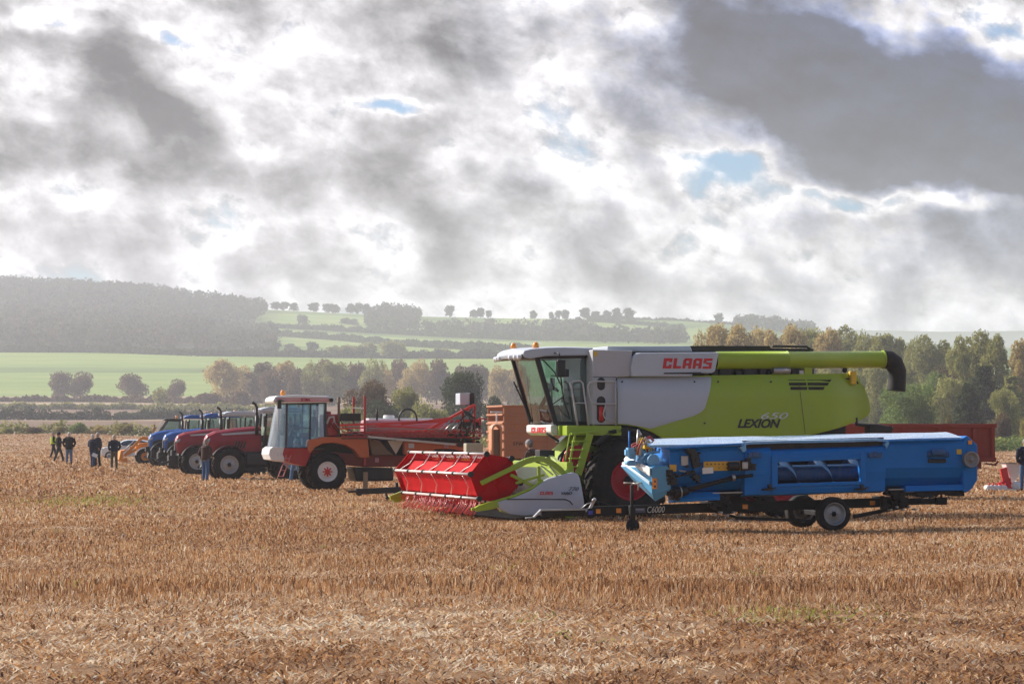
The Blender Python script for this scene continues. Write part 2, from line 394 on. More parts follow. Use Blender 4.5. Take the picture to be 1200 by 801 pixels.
class Fr:
    """a machine's own frame: x runs back along it, y away from the viewer, z up"""
    def __init__(s,px,D,deg,z=0.0):
        s.ox=(px-HX)/F*D; s.oy=D; s.t=radians(deg); s.z=z; s.c=cos(s.t); s.s=sin(s.t)
    def T(s,px,py,v=0.0):
        k=(px-HX)/F; lx=(k*(s.oy+s.c*v)-s.ox+s.s*v)/(s.c-k*s.s); Y=s.oy+s.s*lx+s.c*v
        return (lx, CAMZ+(HY-py)/F*Y-s.z)
    def P(s,px,py,v=0.0):
        x,z=s.T(px,py,v); return (x,v,z)
    def poly(s,pts,v=0.0): return [s.T(a,b,v) for a,b in pts]
    def root(s,name): return empty(name,(s.ox,s.oy,s.z),s.t)

def slab(name,poly,y0,th,mats,parent,curve=None,step=.25,bevel=.015,my=1):
    """sheet-metal panel: outline in (x,z), front face at y0, gently pressed outline"""
    bm=bmesh.new(); vs=[bm.verts.new((x,0,z)) for x,z in poly]; f=bm.faces.new(vs); bm.normal_update()
    if curve:
        xs=[p[0] for p in poly]; zs=[p[1] for p in poly]
        for ax,(a,b) in ((0,(min(xs),max(xs))),(2,(min(zs),max(zs)))):
            k=a+step
            while k<b-.02:
                co=[0,0,0]; co[ax]=k; no=[0,0,0]; no[ax]=1
                bmesh.ops.bisect_plane(bm,geom=bm.verts[:]+bm.edges[:]+bm.faces[:],plane_co=co,plane_no=no); k+=step
    r=bmesh.ops.extrude_face_region(bm,geom=bm.faces[:]); top=[g for g in r['geom'] if isinstance(g,bmesh.types.BMVert)]
    ts=set(top)
    for v in bm.verts:
        d=curve(v.co.x,v.co.z) if curve else 0
        v.co.y=y0+d+(th if v in ts else 0)
    bmesh.ops.recalc_face_normals(bm,faces=bm.faces)
    me=bpy.data.meshes.new(name); bm.to_mesh(me); bm.free(); me.materials.append(mats)
    for p in me.polygons: p.use_smooth=bool(curve) and abs(p.normal.y)>.5
    o=link(name,me,parent)
    if bevel:
        md=o.modifiers.new('bevel','BEVEL'); md.width=bevel; md.segments=2; md.limit_method='ANGLE'; md.angle_limit=radians(50)
    return o

def lettering(txt,x0,z0,x1,z1,y,mat,parent,shear=0.0,bold=.0,R=None,name='lettering',ext=.004,slant=0.0):
    """raised letters filling a rectangle on the plane y=const of the parent's frame"""
    cu=bpy.data.curves.new('t','FONT'); cu.body=txt; cu.extrude=ext; cu.offset=bold; cu.shear=shear; cu.size=1
    t=bpy.data.objects.new('t',cu); COL.objects.link(t); bpy.context.view_layer.update()
    me=bpy.data.meshes.new_from_object(t.evaluated_get(bpy.context.evaluated_depsgraph_get())); bpy.data.objects.remove(t); bpy.data.curves.remove(cu)
    co=np.zeros(len(me.vertices)*3,dtype=np.float32); me.vertices.foreach_get('co',co); co=co.reshape(-1,3)
    mn=co.min(0); mx=co.max(0); out_=np.zeros_like(co)
    tx=(co[:,0]-mn[0])/(mx[0]-mn[0]); tz=(co[:,1]-mn[1])/(mx[1]-mn[1])
    out_[:,0]=x0+tx*(x1-x0); out_[:,2]=z0+tz*(z1-z0)+tx*slant; out_[:,1]=y-co[:,2]
    me.vertices.foreach_set('co',out_.ravel()); me.materials.clear(); me.materials.append(mat); me.update()
    if R is not None: me.transform(R)
    me.name=name
    return link(name,me,parent)

# block capitals drawn on a 6 x 6 grid, each a list of (x0,y0,x1,y1) bars
BLOCK={'C':[(0,0,1.9,6),(1.9,0,5.2,1.5),(1.9,4.3,5.2,6),(3.5,3.6,5.2,4.3),(3.5,1.5,5.2,2.3)],'L':[(0,0,1.9,6),(1.9,0,4.8,1.5)],
       'A':[(0,0,1.8,5.2),(.7,4.6,5.2,6),(3.5,0,5.2,4.6),(1.8,1.8,3.5,3.0)],'S':[(0,4.6,5.2,6),(0,3.2,1.8,4.6),(1.8,2.5,5.2,3.7),(3.5,1.3,5.2,2.5),(0,0,5.2,1.3)]}
def block_word(word,x0,z0,x1,z1,y,mat,parent,slant=.18,R=None):
    b=MB(); tot=0; pos=[]
    for ch in word: pos.append(tot); tot+=max(r[2] for r in BLOCK[ch])+.9
    tot-=.9; sx=(x1-x0)/tot; sz=(z1-z0)/6
    for ch,o in zip(word,pos):
        for a,c0,d,e in BLOCK[ch]:
            vs=[]
            for (u,w) in ((a,c0),(d,c0),(d,e),(a,e)): vs.append((x0+(o+u)*sx+slant*w*sz,y,z0+w*sz))
            vs+=[(p[0],y-.006,p[2]) for p in vs]
            b.add(vs,[(0,1,2,3),(7,6,5,4),(0,4,5,1),(1,5,6,2),(2,6,7,3),(3,7,4,0)],False)
    me=b.mesh('lettering',[mat])
    if R is not None: me.transform(R)
    return link('lettering',me,parent)

TYRE=paint('tyre_rubber',(.012,.011,.011),.75,dirt=.5,dirtcol=(.085,.062,.045),scale=3,spec=.3,bump=.3)
TYRE2=paint('tyre_clean',(.011,.011,.011),.6,dirt=.25,dirtcol=(.09,.075,.06),scale=3,spec=.35)
BLACK=paint('black_paint',(.010,.010,.011),.4,dirt=.2,dirtcol=(.07,.06,.05),scale=3)
DARK=paint('dark_machinery',(.014,.013,.013),.6,dirt=.45,dirtcol=(.07,.055,.042),scale=5,bump=.2)
STEEL=paint('bare_steel',(.42,.42,.43),.32,metal=.8,dirt=.4,scale=5)
GREYP=paint('grey_paint',(.50,.54,.60),.33,coat=.2,dirt=.14,dirtcol=(.33,.32,.32),scale=1.2)
WHITEP=paint('white_paint',(.78,.78,.76),.35,coat=.2,dirt=.2,dirtcol=(.40,.34,.28),scale=2)
RAIL=paint('rail_grey',(.50,.49,.48),.4,dirt=.25)
AMBER=paint('amber_lens',(.85,.28,.02),.2,coat=.6,dirt=.05)
YEL=paint('yellow_paint',(.78,.50,.03),.4,dirt=.25)
LAMP=paint('lamp_lens',(.75,.76,.78),.12,coat=.8,dirt=.05)
GLASS=glass('cab_glass',(.50,.66,.66),.10)
GLASSD=glass('dark_glass',(.26,.36,.38),.12)
SEAT=paint('seat_cloth',(.16,.18,.20),.8,dirt=.1)

def wheel(parent,x,y,z,R,W,rr,rimmat,lug=20,out=-1,tyre=TYRE,name='wheel',depth=.3,lugh=.035,hubm=None,bolts=8,steer=0.0,dish=.18):
    """out=-1: outer face looks to -y and lies at y; the tyre runs inward from it"""
    w=empty(name,(x,y,z)); w.parent=parent; w.rotation_euler=(random.uniform(0,3),0,0) if False else (0,0,steer)
    s=-out; b=MB()
    prof=[(.10*W,rr*.97),(.02*W,rr*1.02),(-.02*W,rr+(R-rr)*.35),(.0,rr+(R-rr)*.62),(.07*W,R*.965),(.16*W,R*.985),(.5*W,R),(.84*W,R*.985),(.93*W,R*.965),(W,rr+(R-rr)*.62),(1.02*W,rr+(R-rr)*.35),(.98*W,rr*1.02),(.9*W,rr*.97)]
    b.lathe((0,0,0),(0,s,0),prof,40)
    if lug:
        h=lugh*R/.9+.012
        for side in (0,1):
            for i in range(lug):
                a0=2*pi*(i+.5*side)/lug; da=.55*2*pi/lug*1.3; tw=2*pi*R/lug*.19
                def pt(f,a,r): yy=s*W*(f if side==0 else 1-f); return (cos(a)*r,yy,sin(a)*r)
                q=[]
                for f,aa in ((-.005,a0),(.2,a0+da*.35),(.53,a0+da)):
                    ta=tw/R; rr0=R*.955 if f<.1 else R*.985; 
                    q+= [pt(f,aa-ta,rr0),pt(f,aa+ta,rr0),pt(f,aa+ta*.8,R+h*(.45 if f<.1 else 1)),pt(f,aa-ta*.8,R+h*(.45 if f<.1 else 1))]
                fs=[(0,1,2,3),(11,10,9,8)]
                for k in (0,4): fs+=[(k+0,k+4,k+5,k+1),(k+1,k+5,k+6,k+2),(k+2,k+6,k+7,k+3),(k+3,k+7,k+4,k+0)]
                b.add(q,fs,False)
    b.build('tyre',tyre,w)
    b=MB(); d=depth*W
    b.lathe((0,0,0),(0,s,0),[(.0+.04*W,rr*1.0),(.02*W,rr*1.03),(.0,rr*1.0),(.04*W,rr*.93),(d*.55,rr*.88),(d,rr*.80),(d*1.0,rr*.62),(d-dish*rr,rr*.42),(d-dish*rr,rr*.0)],32)
    b.lathe((0,0,0),(0,s,0),[(.98*W,rr*1.0),(.9*W,rr*.9),(d*1.1,rr*.86)],32)
    for i in range(bolts):
        a=2*pi*i/bolts; r=rr*.70; c=(cos(a)*r,s*d,sin(a)*r); b.cyl(c,(c[0],c[1]-s*.05*rr,c[2]),rr*.045,n=6)
    b.build('rim',rimmat,w)
    b=MB(); b.lathe((0,0,0),(0,s,0),[(d-dish*rr-.16*rr,.0),(d-dish*rr-.16*rr,rr*.16),(d-dish*rr,rr*.24),(d-dish*rr+.05,rr*.27)],16)
    for i in range(6):
        a=2*pi*i/6; r=rr*.33; c=(cos(a)*r,s*(d-dish*rr),sin(a)*r); b.cyl(c,(c[0],c[1]-s*.06*rr,c[2]),rr*.035,n=6)
    b.build('hub',hubm or BLACK,w)
    return w
def seat_at(parent,x,y,z,flip=1,name='seat'):
    """driver's seat facing -x"""
    b=MB(); b.box((x-.28,y-.25,z),(x+.25,y+.25,z+.14)); b.box((x+.17,y-.24,z+.12),(x+.32,y+.24,z+.72),R=Matrix.Rotation(radians(12),3,'Y')); b.box((x+.27,y-.13,z+.74),(x+.38,y+.13,z+.95)); b.box((x-.2,y-.33,z+.28),(x+.2,y-.26,z+.34)); b.box((x-.2,y+.26,z+.28),(x+.2,y+.33,z+.34)); b.box((x-.15,y-.15,z-.35),(x+.15,y+.15,z))
    return b.build(name,SEAT,parent,.04,3)
def steering(parent,x,y,z,R=.19):
    b=MB(); ax=Vector((.55,0,.84)); a,c=_frame(ax); p=[Vector((x,y,z))+(a*cos(t)+c*sin(t))*R for t in [2*pi*i/16 for i in range(17)]]
    b.path(p,.016,6,caps=False); b.bar(p[0],p[8],.025); b.bar(p[4],p[12],.025); b.path([(x,y,z),(x-.28,y,z-.55)],[.04,.06],8)
    return b.build('steering_wheel',BLACK,parent)
GREEN=paint('lime_green_paint',(.34,.47,.014),.36,coat=.15,dirt=.26,dirtcol=(.30,.26,.12),scale=1.1)
GREEN2=paint('lime_green_dusty',(.31,.42,.02),.5,dirt=.4,dirtcol=(.26,.22,.11),scale=4)
REDP=paint('bright_red_paint',(.68,.022,.018),.38,coat=.2,dirt=.22,dirtcol=(.34,.12,.07),scale=3)
REDW=paint('wheel_red',(.52,.018,.03),.45,dirt=.25,dirtcol=(.2,.08,.05),scale=4)
LRED=paint('letter_red',(.60,.015,.02),.4,dirt=.05); LBLK=paint('letter_black',(.02,.02,.022),.4,dirt=.05); LGRY=paint('letter_grey',(.66,.68,.70),.4,dirt=.05)
CF=Fr(738,65.5,15.66); T=CF.T; P=CF.P
R_=CF.root('combine_harvester'); tag(R_,'large lime green and grey combine harvester with red reel lowered, behind the blue header','combine harvester')
# ---- body side
def cv(x,z): 
    d=0.0
    d+=.16*smooth01((z-2.95)/.35)**2+.10*smooth01((1.9-z)/.5)+.35*smooth01((x-4.7)/1.5)**1.4
    return float(d)
side=[(722,441),(1000,437),(1009,437),(1014,440),(1020,455),(1026,472),(1027,480),(1024,486),(1014,492),(985,501),(940,512),(900,519),(880,522),(790,522),(776,513),(764,506),(748,500),(736,498),(722,497)]
SP=CF.poly(side,.12)
slab('side_panel',SP,.12,.06,GREEN,R_,cv,.22,.02)
slab('side_panel',SP,3.22,.06,GREEN,R_,lambda x,z:-cv(x,z),.22,.02)
gp=CF.poly([(723.5,442),(836,441),(831,461),(826,478),(821,483),(813,487),(762,502),(748,499),(736,497),(723.5,496)],.12)
GS=slab('grey_side_panel',gp,.105,.012,GREYP,R_,cv,.22,.004)
# panel joints: shut line, vents
b=MB(); 
for px in (937,): 
    p0=T(px,450,.1); p1=T(px+7,508,.1)
    for i in range(6):
        a=[p0[j]+(p1[j]-p0[j])*i/6 for j in (0,1)]; c_=[p0[j]+(p1[j]-p0[j])*(i+1)/6 for j in (0,1)]
        b.bar((a[0],.121+cv(*a),a[1]),(c_[0],.121+cv(*c_),c_[1]),.012,.014)
b.build('panel_joint',paint('joint_shadow',(.12,.15,.02),.6,dirt=.1),R_)
b=MB()
for k,(y0,y1,xl,xr) in enumerate([(444.5,447,926,977),(448,451.5,926,973),(453,456.5,927,967)]):
    for xa,xb in ((xl,946),(948,xr)):
        q=[T(xa,y0,.1),T(xb,y0,.1),T(xb-(2 if xb>950 else 0),y1,.1),T(xa,y1,.1)]
        b.prism(q,.108+cv(*q[0]),.13+cv(*q[0]))
b.build('vent',DARK,R_)
lettering('LEXION',*T(864.5,501.2,.1),*T(915,490.6,.1),.112,LBLK,R_,shear=.32,bold=.035)
lettering('650',*T(892,490.5,.1),*T(924,483.2,.1),.112,LGRY,R_,shear=.32,bold=.0)
# ---- inner body, deck, rear
b=MB(); x0,_=T(726,500,.3); x1,_=T(1006,500,.3); z1=T(800,443,.3)[1]
b.box((x0,.3,1.05),(x1-1.2,3.1,z1-.02)); b.box((x1-1.4,.45,1.45),(x1-.25,2.95,z1-.1)); b.box((x0+.5,.7,.72),(x1-1.6,2.7,1.1)); 
b.prism([(x1-1.3,1.5),(x1-.1,1.9),(x1-.35,1.2),(x1-1.4,.95)],.6,2.8)
b.build('chassis',DARK,R_,.03)
b=MB(); p=P(985,500,.5); b.box((p[0]-.5,.45,1.25),(p[0],2.9,1.95)); 
for i in range(9): b.path([(p[0]-.6+i*.08,.42,1.5),(p[0]-.5+i*.1,.4,1.75+.1*sin(i*2)),(p[0]+.02,.43,1.85)],.014,5)
b.path([P(1003,489,.4),P(1004,497,.4),P(1012,498,.4),P(1030,499,.4),P(1046,502,.4)],.045,8)
b.box((p[0]+.7,.35,T(1040,502,.4)[1]-.1),(p[0]+1.25,.7,T(1040,499,.4)[1]))
b.build('chopper',BLACK,R_,.01)
# ---- top deck machinery and grain tank
b=MB(); za=z1
xa,zt=T(808,405,.8); xb,_=T(953,411,.8); 
b.prism([(T(809,405,.8)[0],T(809,405,.8)[1]),T(902,405,.8),T(904,408,.8),T(953,408.5,.8),T(953,413,.8),T(812,412,.8)],.8,2.9)
for i in range(14): x=xa+.2+i*.2; b.box((x,.35,za-.05),(x+.1+.05*(i%3),.9,za+.18+.06*(i%4)))
b.path([T3 for T3 in [P(905,405.5,.6),P(945,406,.6),P(953,411,.6)]],.03,6)
b.box((x0,.5,za-.05),(T(905,430,.5)[0],3.0,T(905,414,.5)[1]))
b.build('tank_cover',BLACK,R_,.012)
b=MB(); b.prism(CF.poly([(712,405.5),(809,405),(812,412),(712,412)],.7),.7,2.9); b.build('grain_tank',GREYP,R_,.02)
b=MB(); b.cyl(P(905,434,.3),P(925,434,.3),.10,n=12); b.box((T(935,430,.4)[0],.3,za-.03),(T(940,430,.4)[0],.5,za+.2)); b.build('exhaust',STEEL,R_)
b=MB(); p=P(947,434,.3); b.box((p[0]-.1,.28,za-.03),(p[0]+.1,.6,T(947,427,.3)[1])); b.build('auger_rest',GREEN,R_,.01)
for px in (963,999): p=P(px,435,.4); b=MB(); b.box((p[0]-.07,.3,za-.12),(p[0]+.07,.5,za+.07+(.12 if px>990 else 0))); b.build('yellow_bracket',YEL,R_,.02)
b=MB(); p=P(983,436,.4); b.path([(p[0]-.9,.4,za-.08),(p[0]-.4,.4,za+.02),(p[0]+.4,.42,za+.01),(p[0]+.5,.42,za-.1)],.022,6); b.ball(P(990,433.5,.4),.07); b.build('hose',BLACK,R_)
# ---- auger housing with name, unloading auger
hp=CF.poly([(742,418),(745,414.5),(750,413),(842.5,412.5),(838,435),(834,437),(812,437),(811,441),(740,441),(739,430)],.08)
HO=slab('auger_housing',hp,.06,.5,GREYP,R_,None,.25,.03)
block_word('CLAAS',*T(776.5,431.5,.05),*T(833.5,419.8,.05),.058,LRED,HO,.16)
b=MB(); b.prism(CF.poly([(778,436.4),(822,435.8),(822,438),(778,438)],.05),.052,.07); b.build('slot',BLACK,HO)
b=MB(); b.prism(CF.poly([(741.5,411),(745,413),(741,441),(737,441)],.2),.2,.6); b.build('gap_dark_fill',BLACK,R_)  # black strip stands in for the dark open gap beside the housing
A0=Vector(P(838,422,.35)); A1=Vector(P(1036,421,.35)); b=MB(); ra=.205
b.lathe(A0,A1-A0,[(0,ra),((A1-A0).length*.42,ra),((A1-A0).length*.42,ra+.008),((A1-A0).length*.424,ra+.008),((A1-A0).length*.424,ra-.006),((A1-A0).length-.02,ra-.006)],40)
AU=b.build('unloading_auger',GREEN,R_)
b=MB(); e=[A1+Vector((0,0,0)),A1+Vector((.12,0,-.01)),A1+Vector((.26,0,-.09)),A1+Vector((.34,0,-.28)),A1+Vector((.33,0,-.55)),A1+Vector((.31,0,-.74))]
b.path(e,[ra+.015,ra+.02,ra+.02,ra+.01,ra+.01,ra+.02],24,caps=False); b.path(e[::-1],[ra+.0,ra-.01,ra-.01,ra,ra,ra-.005],24,caps=True); b.build('spout',paint('rubber_black',(.012,.012,.014),.7,dirt=.15),AU)
b=MB(); b.cyl(A1+Vector((-.05,0,0)),A1+Vector((-.01,0,0)),ra+.012,n=30); b.build('clamp_ring',YEL if False else GREEN2,AU)
# ---- pillar panel behind the cab
pp=CF.poly([(694.5,409.5),(741,410.5),(738.5,441),(722.5,441.5),(722.5,497),(694.5,497)],.14)
PPn=slab('ladder_panel',pp,.14,.5,paint('warm_grey_panel',(.47,.47,.48),.4,dirt=.2,dirtcol=(.36,.30,.25),scale=2),R_,None,.3,.02)
b=MB()
def oval(cx,y0,y1,w,v):
    xl,zt=T(cx-w,y0,v); xr,zb=T(cx+w,y1,v); r=(xr-xl)/2; xc=(xl+xr)/2; 
    return [(xc+r*cos(t),zt-r+r*sin(t)) for t in [pi*i/10 for i in range(11)]]+[(xc-r*cos(t),zb+r-r*sin(t)) for t in [pi*i/10 for i in range(11)]]
b.prism(oval(704.5,442,457,4.6,.13),.132,.15); b.prism(oval(704.5,464,495,5,.13),.132,.15); b.build('access_hole',BLACK,PPn)
b=MB(); q=T(704.5,482,.12); b.cyl((q[0],.12,q[1]-.22),(q[0],.12,q[1]+.12),.055,n=12); b.build('fire_extinguisher',REDP,PPn)

for xa_,ya_,xb_,yb2 in ((836.5,442,829,470),(760,441.5,760,470)):
    pass
for px,py in ((826,495.5),(843,447),(905,447),(1005,447),(730,447),(815,447)):
    b=MB(); p_=T(px,py,.1); yy_=.10+cv(*p_) if px>725 else .1; b.cyl((p_[0],yy_-.006,p_[1]),(p_[0],yy_+.03,p_[1]),.022,n=8); b.build('panel_bolt',BLACK,R_)
b=MB(); p_=T(884,513,.1); b.box((p_[0]-.3,.108+cv(*p_),p_[1]-.01),(p_[0]+.3,.14,p_[1]+.01)); b.build('panel_handle',BLACK,R_)
for px in (722.6,):
    b=MB(); a_=T(px,442,.1); c2=T(px,496,.1); b.bar((a_[0],.10,a_[1]),(c2[0],.10,c2[1]),.018,.02,up=(1,0,0)); b.build('panel_joint',DARK,R_)
b=MB(); q=P(696,413,.13); b.box((q[0],.125,q[2]-.08),(q[0]+.08,.14,q[2]+.03)); b.build('warning_sticker',YEL,PPn)
b=MB(); 
for yy in (441.5,): a=T(695,yy,.13); c_=T(722,yy,.13); b.box((a[0],.132,a[1]-.006),(c_[0],.145,a[1]+.006))
b.build('panel_seam',DARK,PPn)
# ---- cab
CAB=empty('cab'); CAB.parent=R_; VN,VF=.65,2.65
c=lambda px,py,v=VN: CF.T(px,py,v)
A_t=c(629,418); A_b=c(651,496); B_t=c(692,417); B_b=c(694,496)
def L3(p,v): return (p[0],v,p[1])
b=MB()
for v in (VN,VF):
    s=1 if v==VN else -1
    b.bar(L3(A_t,v),L3(A_b,v),.09,.12,up=(1,0,0)); b.bar(L3(B_t,v),L3(B_b,v),.12,.10,up=(1,0,0))
    b.bar(L3(A_t,v),L3(B_t,v),.10,.09); b.bar(L3(A_b,v),L3(B_b,v),.10,.10)
b.bar(L3(A_b,VN),L3(A_b,VF),.10,.08); b.bar(L3(A_t,VN),L3(A_t,VF),.10,.10)
b.box((B_t[0]-.04,VN+.04,B_b[1]),(B_t[0]+.05,VF-.04,B_t[1]))
b.build('cab_frame',BLACK,CAB,.02)
b=MB(); b.add([L3((A_t[0]+.05,A_t[1]),VN-.01),L3((B_t[0]-.03,B_t[1]),VN-.01),L3((B_b[0]-.03,B_b[1]),VN-.01),L3((A_b[0]+.05,A_b[1]),VN-.01)],[(0,1,2,3)])
b.build('side_window',GLASS,CAB)
b=MB(); b.add([L3(A_t,VF),L3(B_t,VF),L3(B_b,VF),L3(A_b,VF)],[(0,1,2,3)]); b.build('side_window',GLASS,CAB)
b=MB(); n=8; vs=[]
for i in range(n+1):
    t=i/n; v=VN+(VF-VN)*t; bl=.16*sin(pi*t); vs+= [(A_t[0]-bl,v,A_t[1]),(A_b[0]-bl*.9,v,A_b[1])]
b.add(vs,[(2*i,2*i+2,2*i+3,2*i+1) for i in range(n)],True); b.build('windscreen',GLASS,CAB,recalc=False)
b=MB(); rb=B_t[0]-.06; b.box((rb-.01,VN+.06,c(694,488)[1]),(rb+.01,VF-.06,B_t[1]-.05)); b.build('rear_wall',paint('cab_rear_sky_tint',(.05,.09,.13),.5,dirt=.1),CAB)  # wall coloured dark blue to stand for sky reflected in the glass
fz=A_b[1]+.05
b=MB(); b.box((A_b[0]+.05,VN+.05,fz-.08),(B_b[0],VF-.05,fz)); b.box((A_b[0]+.75,VN+.25,fz),(A_b[0]+1.0,VN+.5,fz+.6)); b.box((A_b[0]-.02,VN+.1,fz),(A_b[0]+.2,VN+.5,fz+.16)); b.box((B_b[0]-.55,VN+.08,fz),(B_b[0]-.1,VN+.55,fz+.45)); b.build('console',paint('console_grey',(.09,.10,.11),.6,dirt=.2),CAB,.04)
seat_at(CAB,A_b[0]+.78,1.65,fz+.45); steering(CAB,A_b[0]+.18,1.62,fz+.82,.2)
b=MB(); q=c(648,455,1.0); b.box((q[0],1.0,q[1]),(q[0]+.05,1.25,q[1]+.25)); b.path([(q[0],1.1,fz+.1),(q[0],1.1,q[1])],.025,6); b.build('monitor',BLACK,CAB,.01)
b=MB(); q=Vector((A_b[0]-.12,2.2,A_b[1]+.05)); b.bar(q,(A_t[0]-.2,1.9,A_t[1]-.55),.03,.02); b.build('wiper',BLACK,CAB)
# roof
rt=[(613,415),(614,411),(622,409),(640,407.3),(660,406.8),(695,407.5),(696,416),(640,417),(622,420),(615,419)]
b=MB(); rp=CF.poly(rt,.5); zc=sum(p[1] for p in rp)/len(rp)
n=10
for i in range(n):
    ta,tb=i/n,(i+1)/n; va=.5+(2.8-.5)*ta; vb=.5+(2.8-.5)*tb
    def bow(p,t): k=sin(pi*t); return (p[0]-(.10*k if p[0]<rp[2][0]+.3 else 0), p[1]+(.05*k if p[1]>zc else 0))
    qa=[bow(p,ta) for p in rp]; qb=[bow(p,tb) for p in rp]; m=len(rp)
    b.add([(p[0],va,p[1]) for p in qa]+[(p[0],vb,p[1]) for p in qb],[(j,(j+1)%m,(j+1)%m+m,j+m) for j in range(m)],False)
b.add([(p[0],.5,p[1]) for p in rp],[tuple(range(len(rp)))]); b.add([(p[0],2.8,p[1]) for p in rp],[tuple(range(len(rp)))])
ROOF=b.build('roof',GREYP,CAB,.02)
b=MB(); vis=CF.poly([(614,414.5),(616,420.5),(640,419),(694,418),(694,415.5),(640,416)],.55); b.prism([(p[0]-.05,p[1]) for p in vis],.53,2.77); b.build('roof_visor',BLACK,CAB,.01)
fx=rp[0][0]-.02; vz=T(615,418.3,.55)[1]
for v in (.62,.85,1.15,2.05,2.35,2.62): k=.10*sin(pi*(v-.5)/2.3); b=MB(); b.lathe((fx-.02-k,v,vz),(-1,0,-.15),[(-.03,.05),(.035,.065),(.05,.05),(.06,0)],12); b.build('work_light',LAMP,CAB)
for v,px,py in ((.9,628,406),(2.5,602,407)):
    b=MB(); q=P(px,py,v); b.lathe((q[0],v,q[2]-.1),(0,0,1),[(0,.05),(.05,.05),(.05,.075),(.16,.07),(.2,.04),(.21,0)],14); b.build('beacon',AMBER,CAB)
# mirrors
b=MB(); q=P(657,431,.2); b.box((q[0]-.10,.14,q[2]-.21),(q[0]+.11,.26,q[2]+.19)); b.box((q[0]+.09,.16,q[2]-.2),(q[0]+.2,.28,q[2]-.02)); MI=b.build('mirror',BLACK,CAB,.03)
b=MB(); b.path([P(650,413.5,.5),P(655,414,.25),P(657,420,.22)],.018,6); b.path([P(636,421,.6),P(650,436,.45),P(658,452,.3),P(661,470,.3),P(665,482,.4),P(668,490,.6)],.016,6); b.path([P(646,440,.6),P(658,441,.3)],.012,6); b.path([P(657,440,.22),P(659,455,.3)],.018,6); b.path([P(648,473,.6),P(661,464,.3)],.012,6); b.build('mirror_bracket',BLACK,CAB)
b=MB(); q=P(608,440,2.95); b.box((q[0]-.05,2.85,q[2]-.28),(q[0]+.06,3.0,q[2]+.12)); b.build('mirror',BLACK,CAB,.03)
b=MB(); b.path([P(606,419,2.85),P(608,440,2.95),P(614,462,2.9),P(622,493,2.8)],.02,6); b.build('mirror_bracket',BLACK,CAB)
# cab front bumper with lettering and green base
b=MB(); zb0=c(650,510)[1]; zb1=c(650,497.5)[1]; xf=A_b[0]
b.prism([(xf-.12,zb1),(xf+.02,zb1+.01),(xf+.5,zb1+.01),(xf+.5,zb0),(xf-.02,zb0),(xf-.12,zb0+.08)],VN-.02,VF+.05); BU=b.build('front_bumper',paint('cream_panel',(.72,.70,.66),.4,dirt=.25,dirtcol=(.4,.3,.22)),R_,.03)
MR=Matrix.Translation((xf-.125,0,0))@Matrix.Rotation(radians(-90),4,'Z')
block_word('CLAAS',-(2.25),zb0+.06,-(1.05),zb0+.19,0,LRED,BU,.15,R=MR)
b=MB(); q0=T(664,498,.12); q1=T(727,510,.12); b.box((T(655,498,.5)[0],.5,q1[1]),(q1[0],2.9,q0[1])); b.box((q0[0],.10,q1[1]),(q1[0]+.02,.55,q0[1]-.01)); PL=b.build('platform',GREEN,R_,.015)
b=MB(); q=P(717,506,.09); b.path([(q[0]-.08,.09,q[2]),(q[0]+.1,.07,q[2]+.02)],[.03,.05],10); b.build('side_lamp',BLACK,PL)
# handrails
b=MB(); r=.021
b.path([P(677,499,.05),P(674,480,.05),P(670,455,.05),P(668,449,.05),P(671,446.5,.05),P(680,446,.05),P(683,449,.05),P(686,470,.05),P(690,499,.05)],r,8); b.path([P(674,472,.05),P(686,472,.05)],r*.8,6)
b.path([P(722,447,.04),P(698,446.5,.04),P(691,448,.04),P(688.5,453,.04),P(691,466,.04),P(694,472,.04),P(700,473,.04),P(722,473,.04)],r,8); b.path([P(721.5,446,.04),P(721.5,498,.04)],r,8)
b.path([P(710,473,.04),P(707,485,.04),P(709,490,.04),P(721,494,.04)],r*.8,6); b.build('handrail',RAIL,R_)
# ladder
b=MB(); b.bar(P(691.5,508,-.05),P(677.5,556,-.05),.03,.17,up=(1,0,0)); b.bar(P(674,508,-.02),P(666,552,-.02),.03,.05,up=(1,0,0))
for i,yy in enumerate((516,526,536,546)): 
    xl=674-(yy-508)*8/44; xr=690-(yy-508)*14/48; a=P(xl,yy,-.03); e_=P(xr,yy,-.03); b.box((a[0],-.10,a[2]-.03),(e_[0],.16,a[2]))
b.bar(P(668,508,.1),P(700,505,.1),.25,.05); b.bar(P(660,553,-.02),P(668,508,-.02),.03,.03,up=(1,0,0)); LD=b.build('ladder',GREEN,R_,.008)
# ---- feeder house and undercarriage
b=MB(); f0=T(692,520,.85); 
b.hull([(f0[0]-.1,.85,1.9),(f0[0]-.1,2.5,1.9),(f0[0]-.1,.85,1.0),(f0[0]-.1,2.5,1.0),(-1.75,.85,1.0),(-1.75,2.5,1.0),(-1.75,.85,.35),(-1.75,2.5,.35),(f0[0]+.6,.85,1.9),(f0[0]+.6,2.5,1.9),(f0[0]+.6,.85,1.0),(f0[0]+.6,2.5,1.0)]); FH=b.build('feeder_house',GREEN2,R_,.02)
b=MB(); b.cyl((f0[0]-.35,.72,1.35),(f0[0]-.35,.84,1.35),.34,n=28); b.cyl((f0[0]-.35,.68,1.35),(f0[0]-.35,.72,1.35),.1,n=14); b.build('drive_pulley',REDP,FH)
b=MB(); b.path([P(655,517,.6),P(640,507,.7)],.03,8); b.path([P(660,530,.5),P(655,545,.5),P(661,560,.4)],.04,8); b.path([P(668,520,.5),P(655,535,.3),P(650,552,.1)],.03,8); b.build('hydraulic_hose',BLACK,FH)
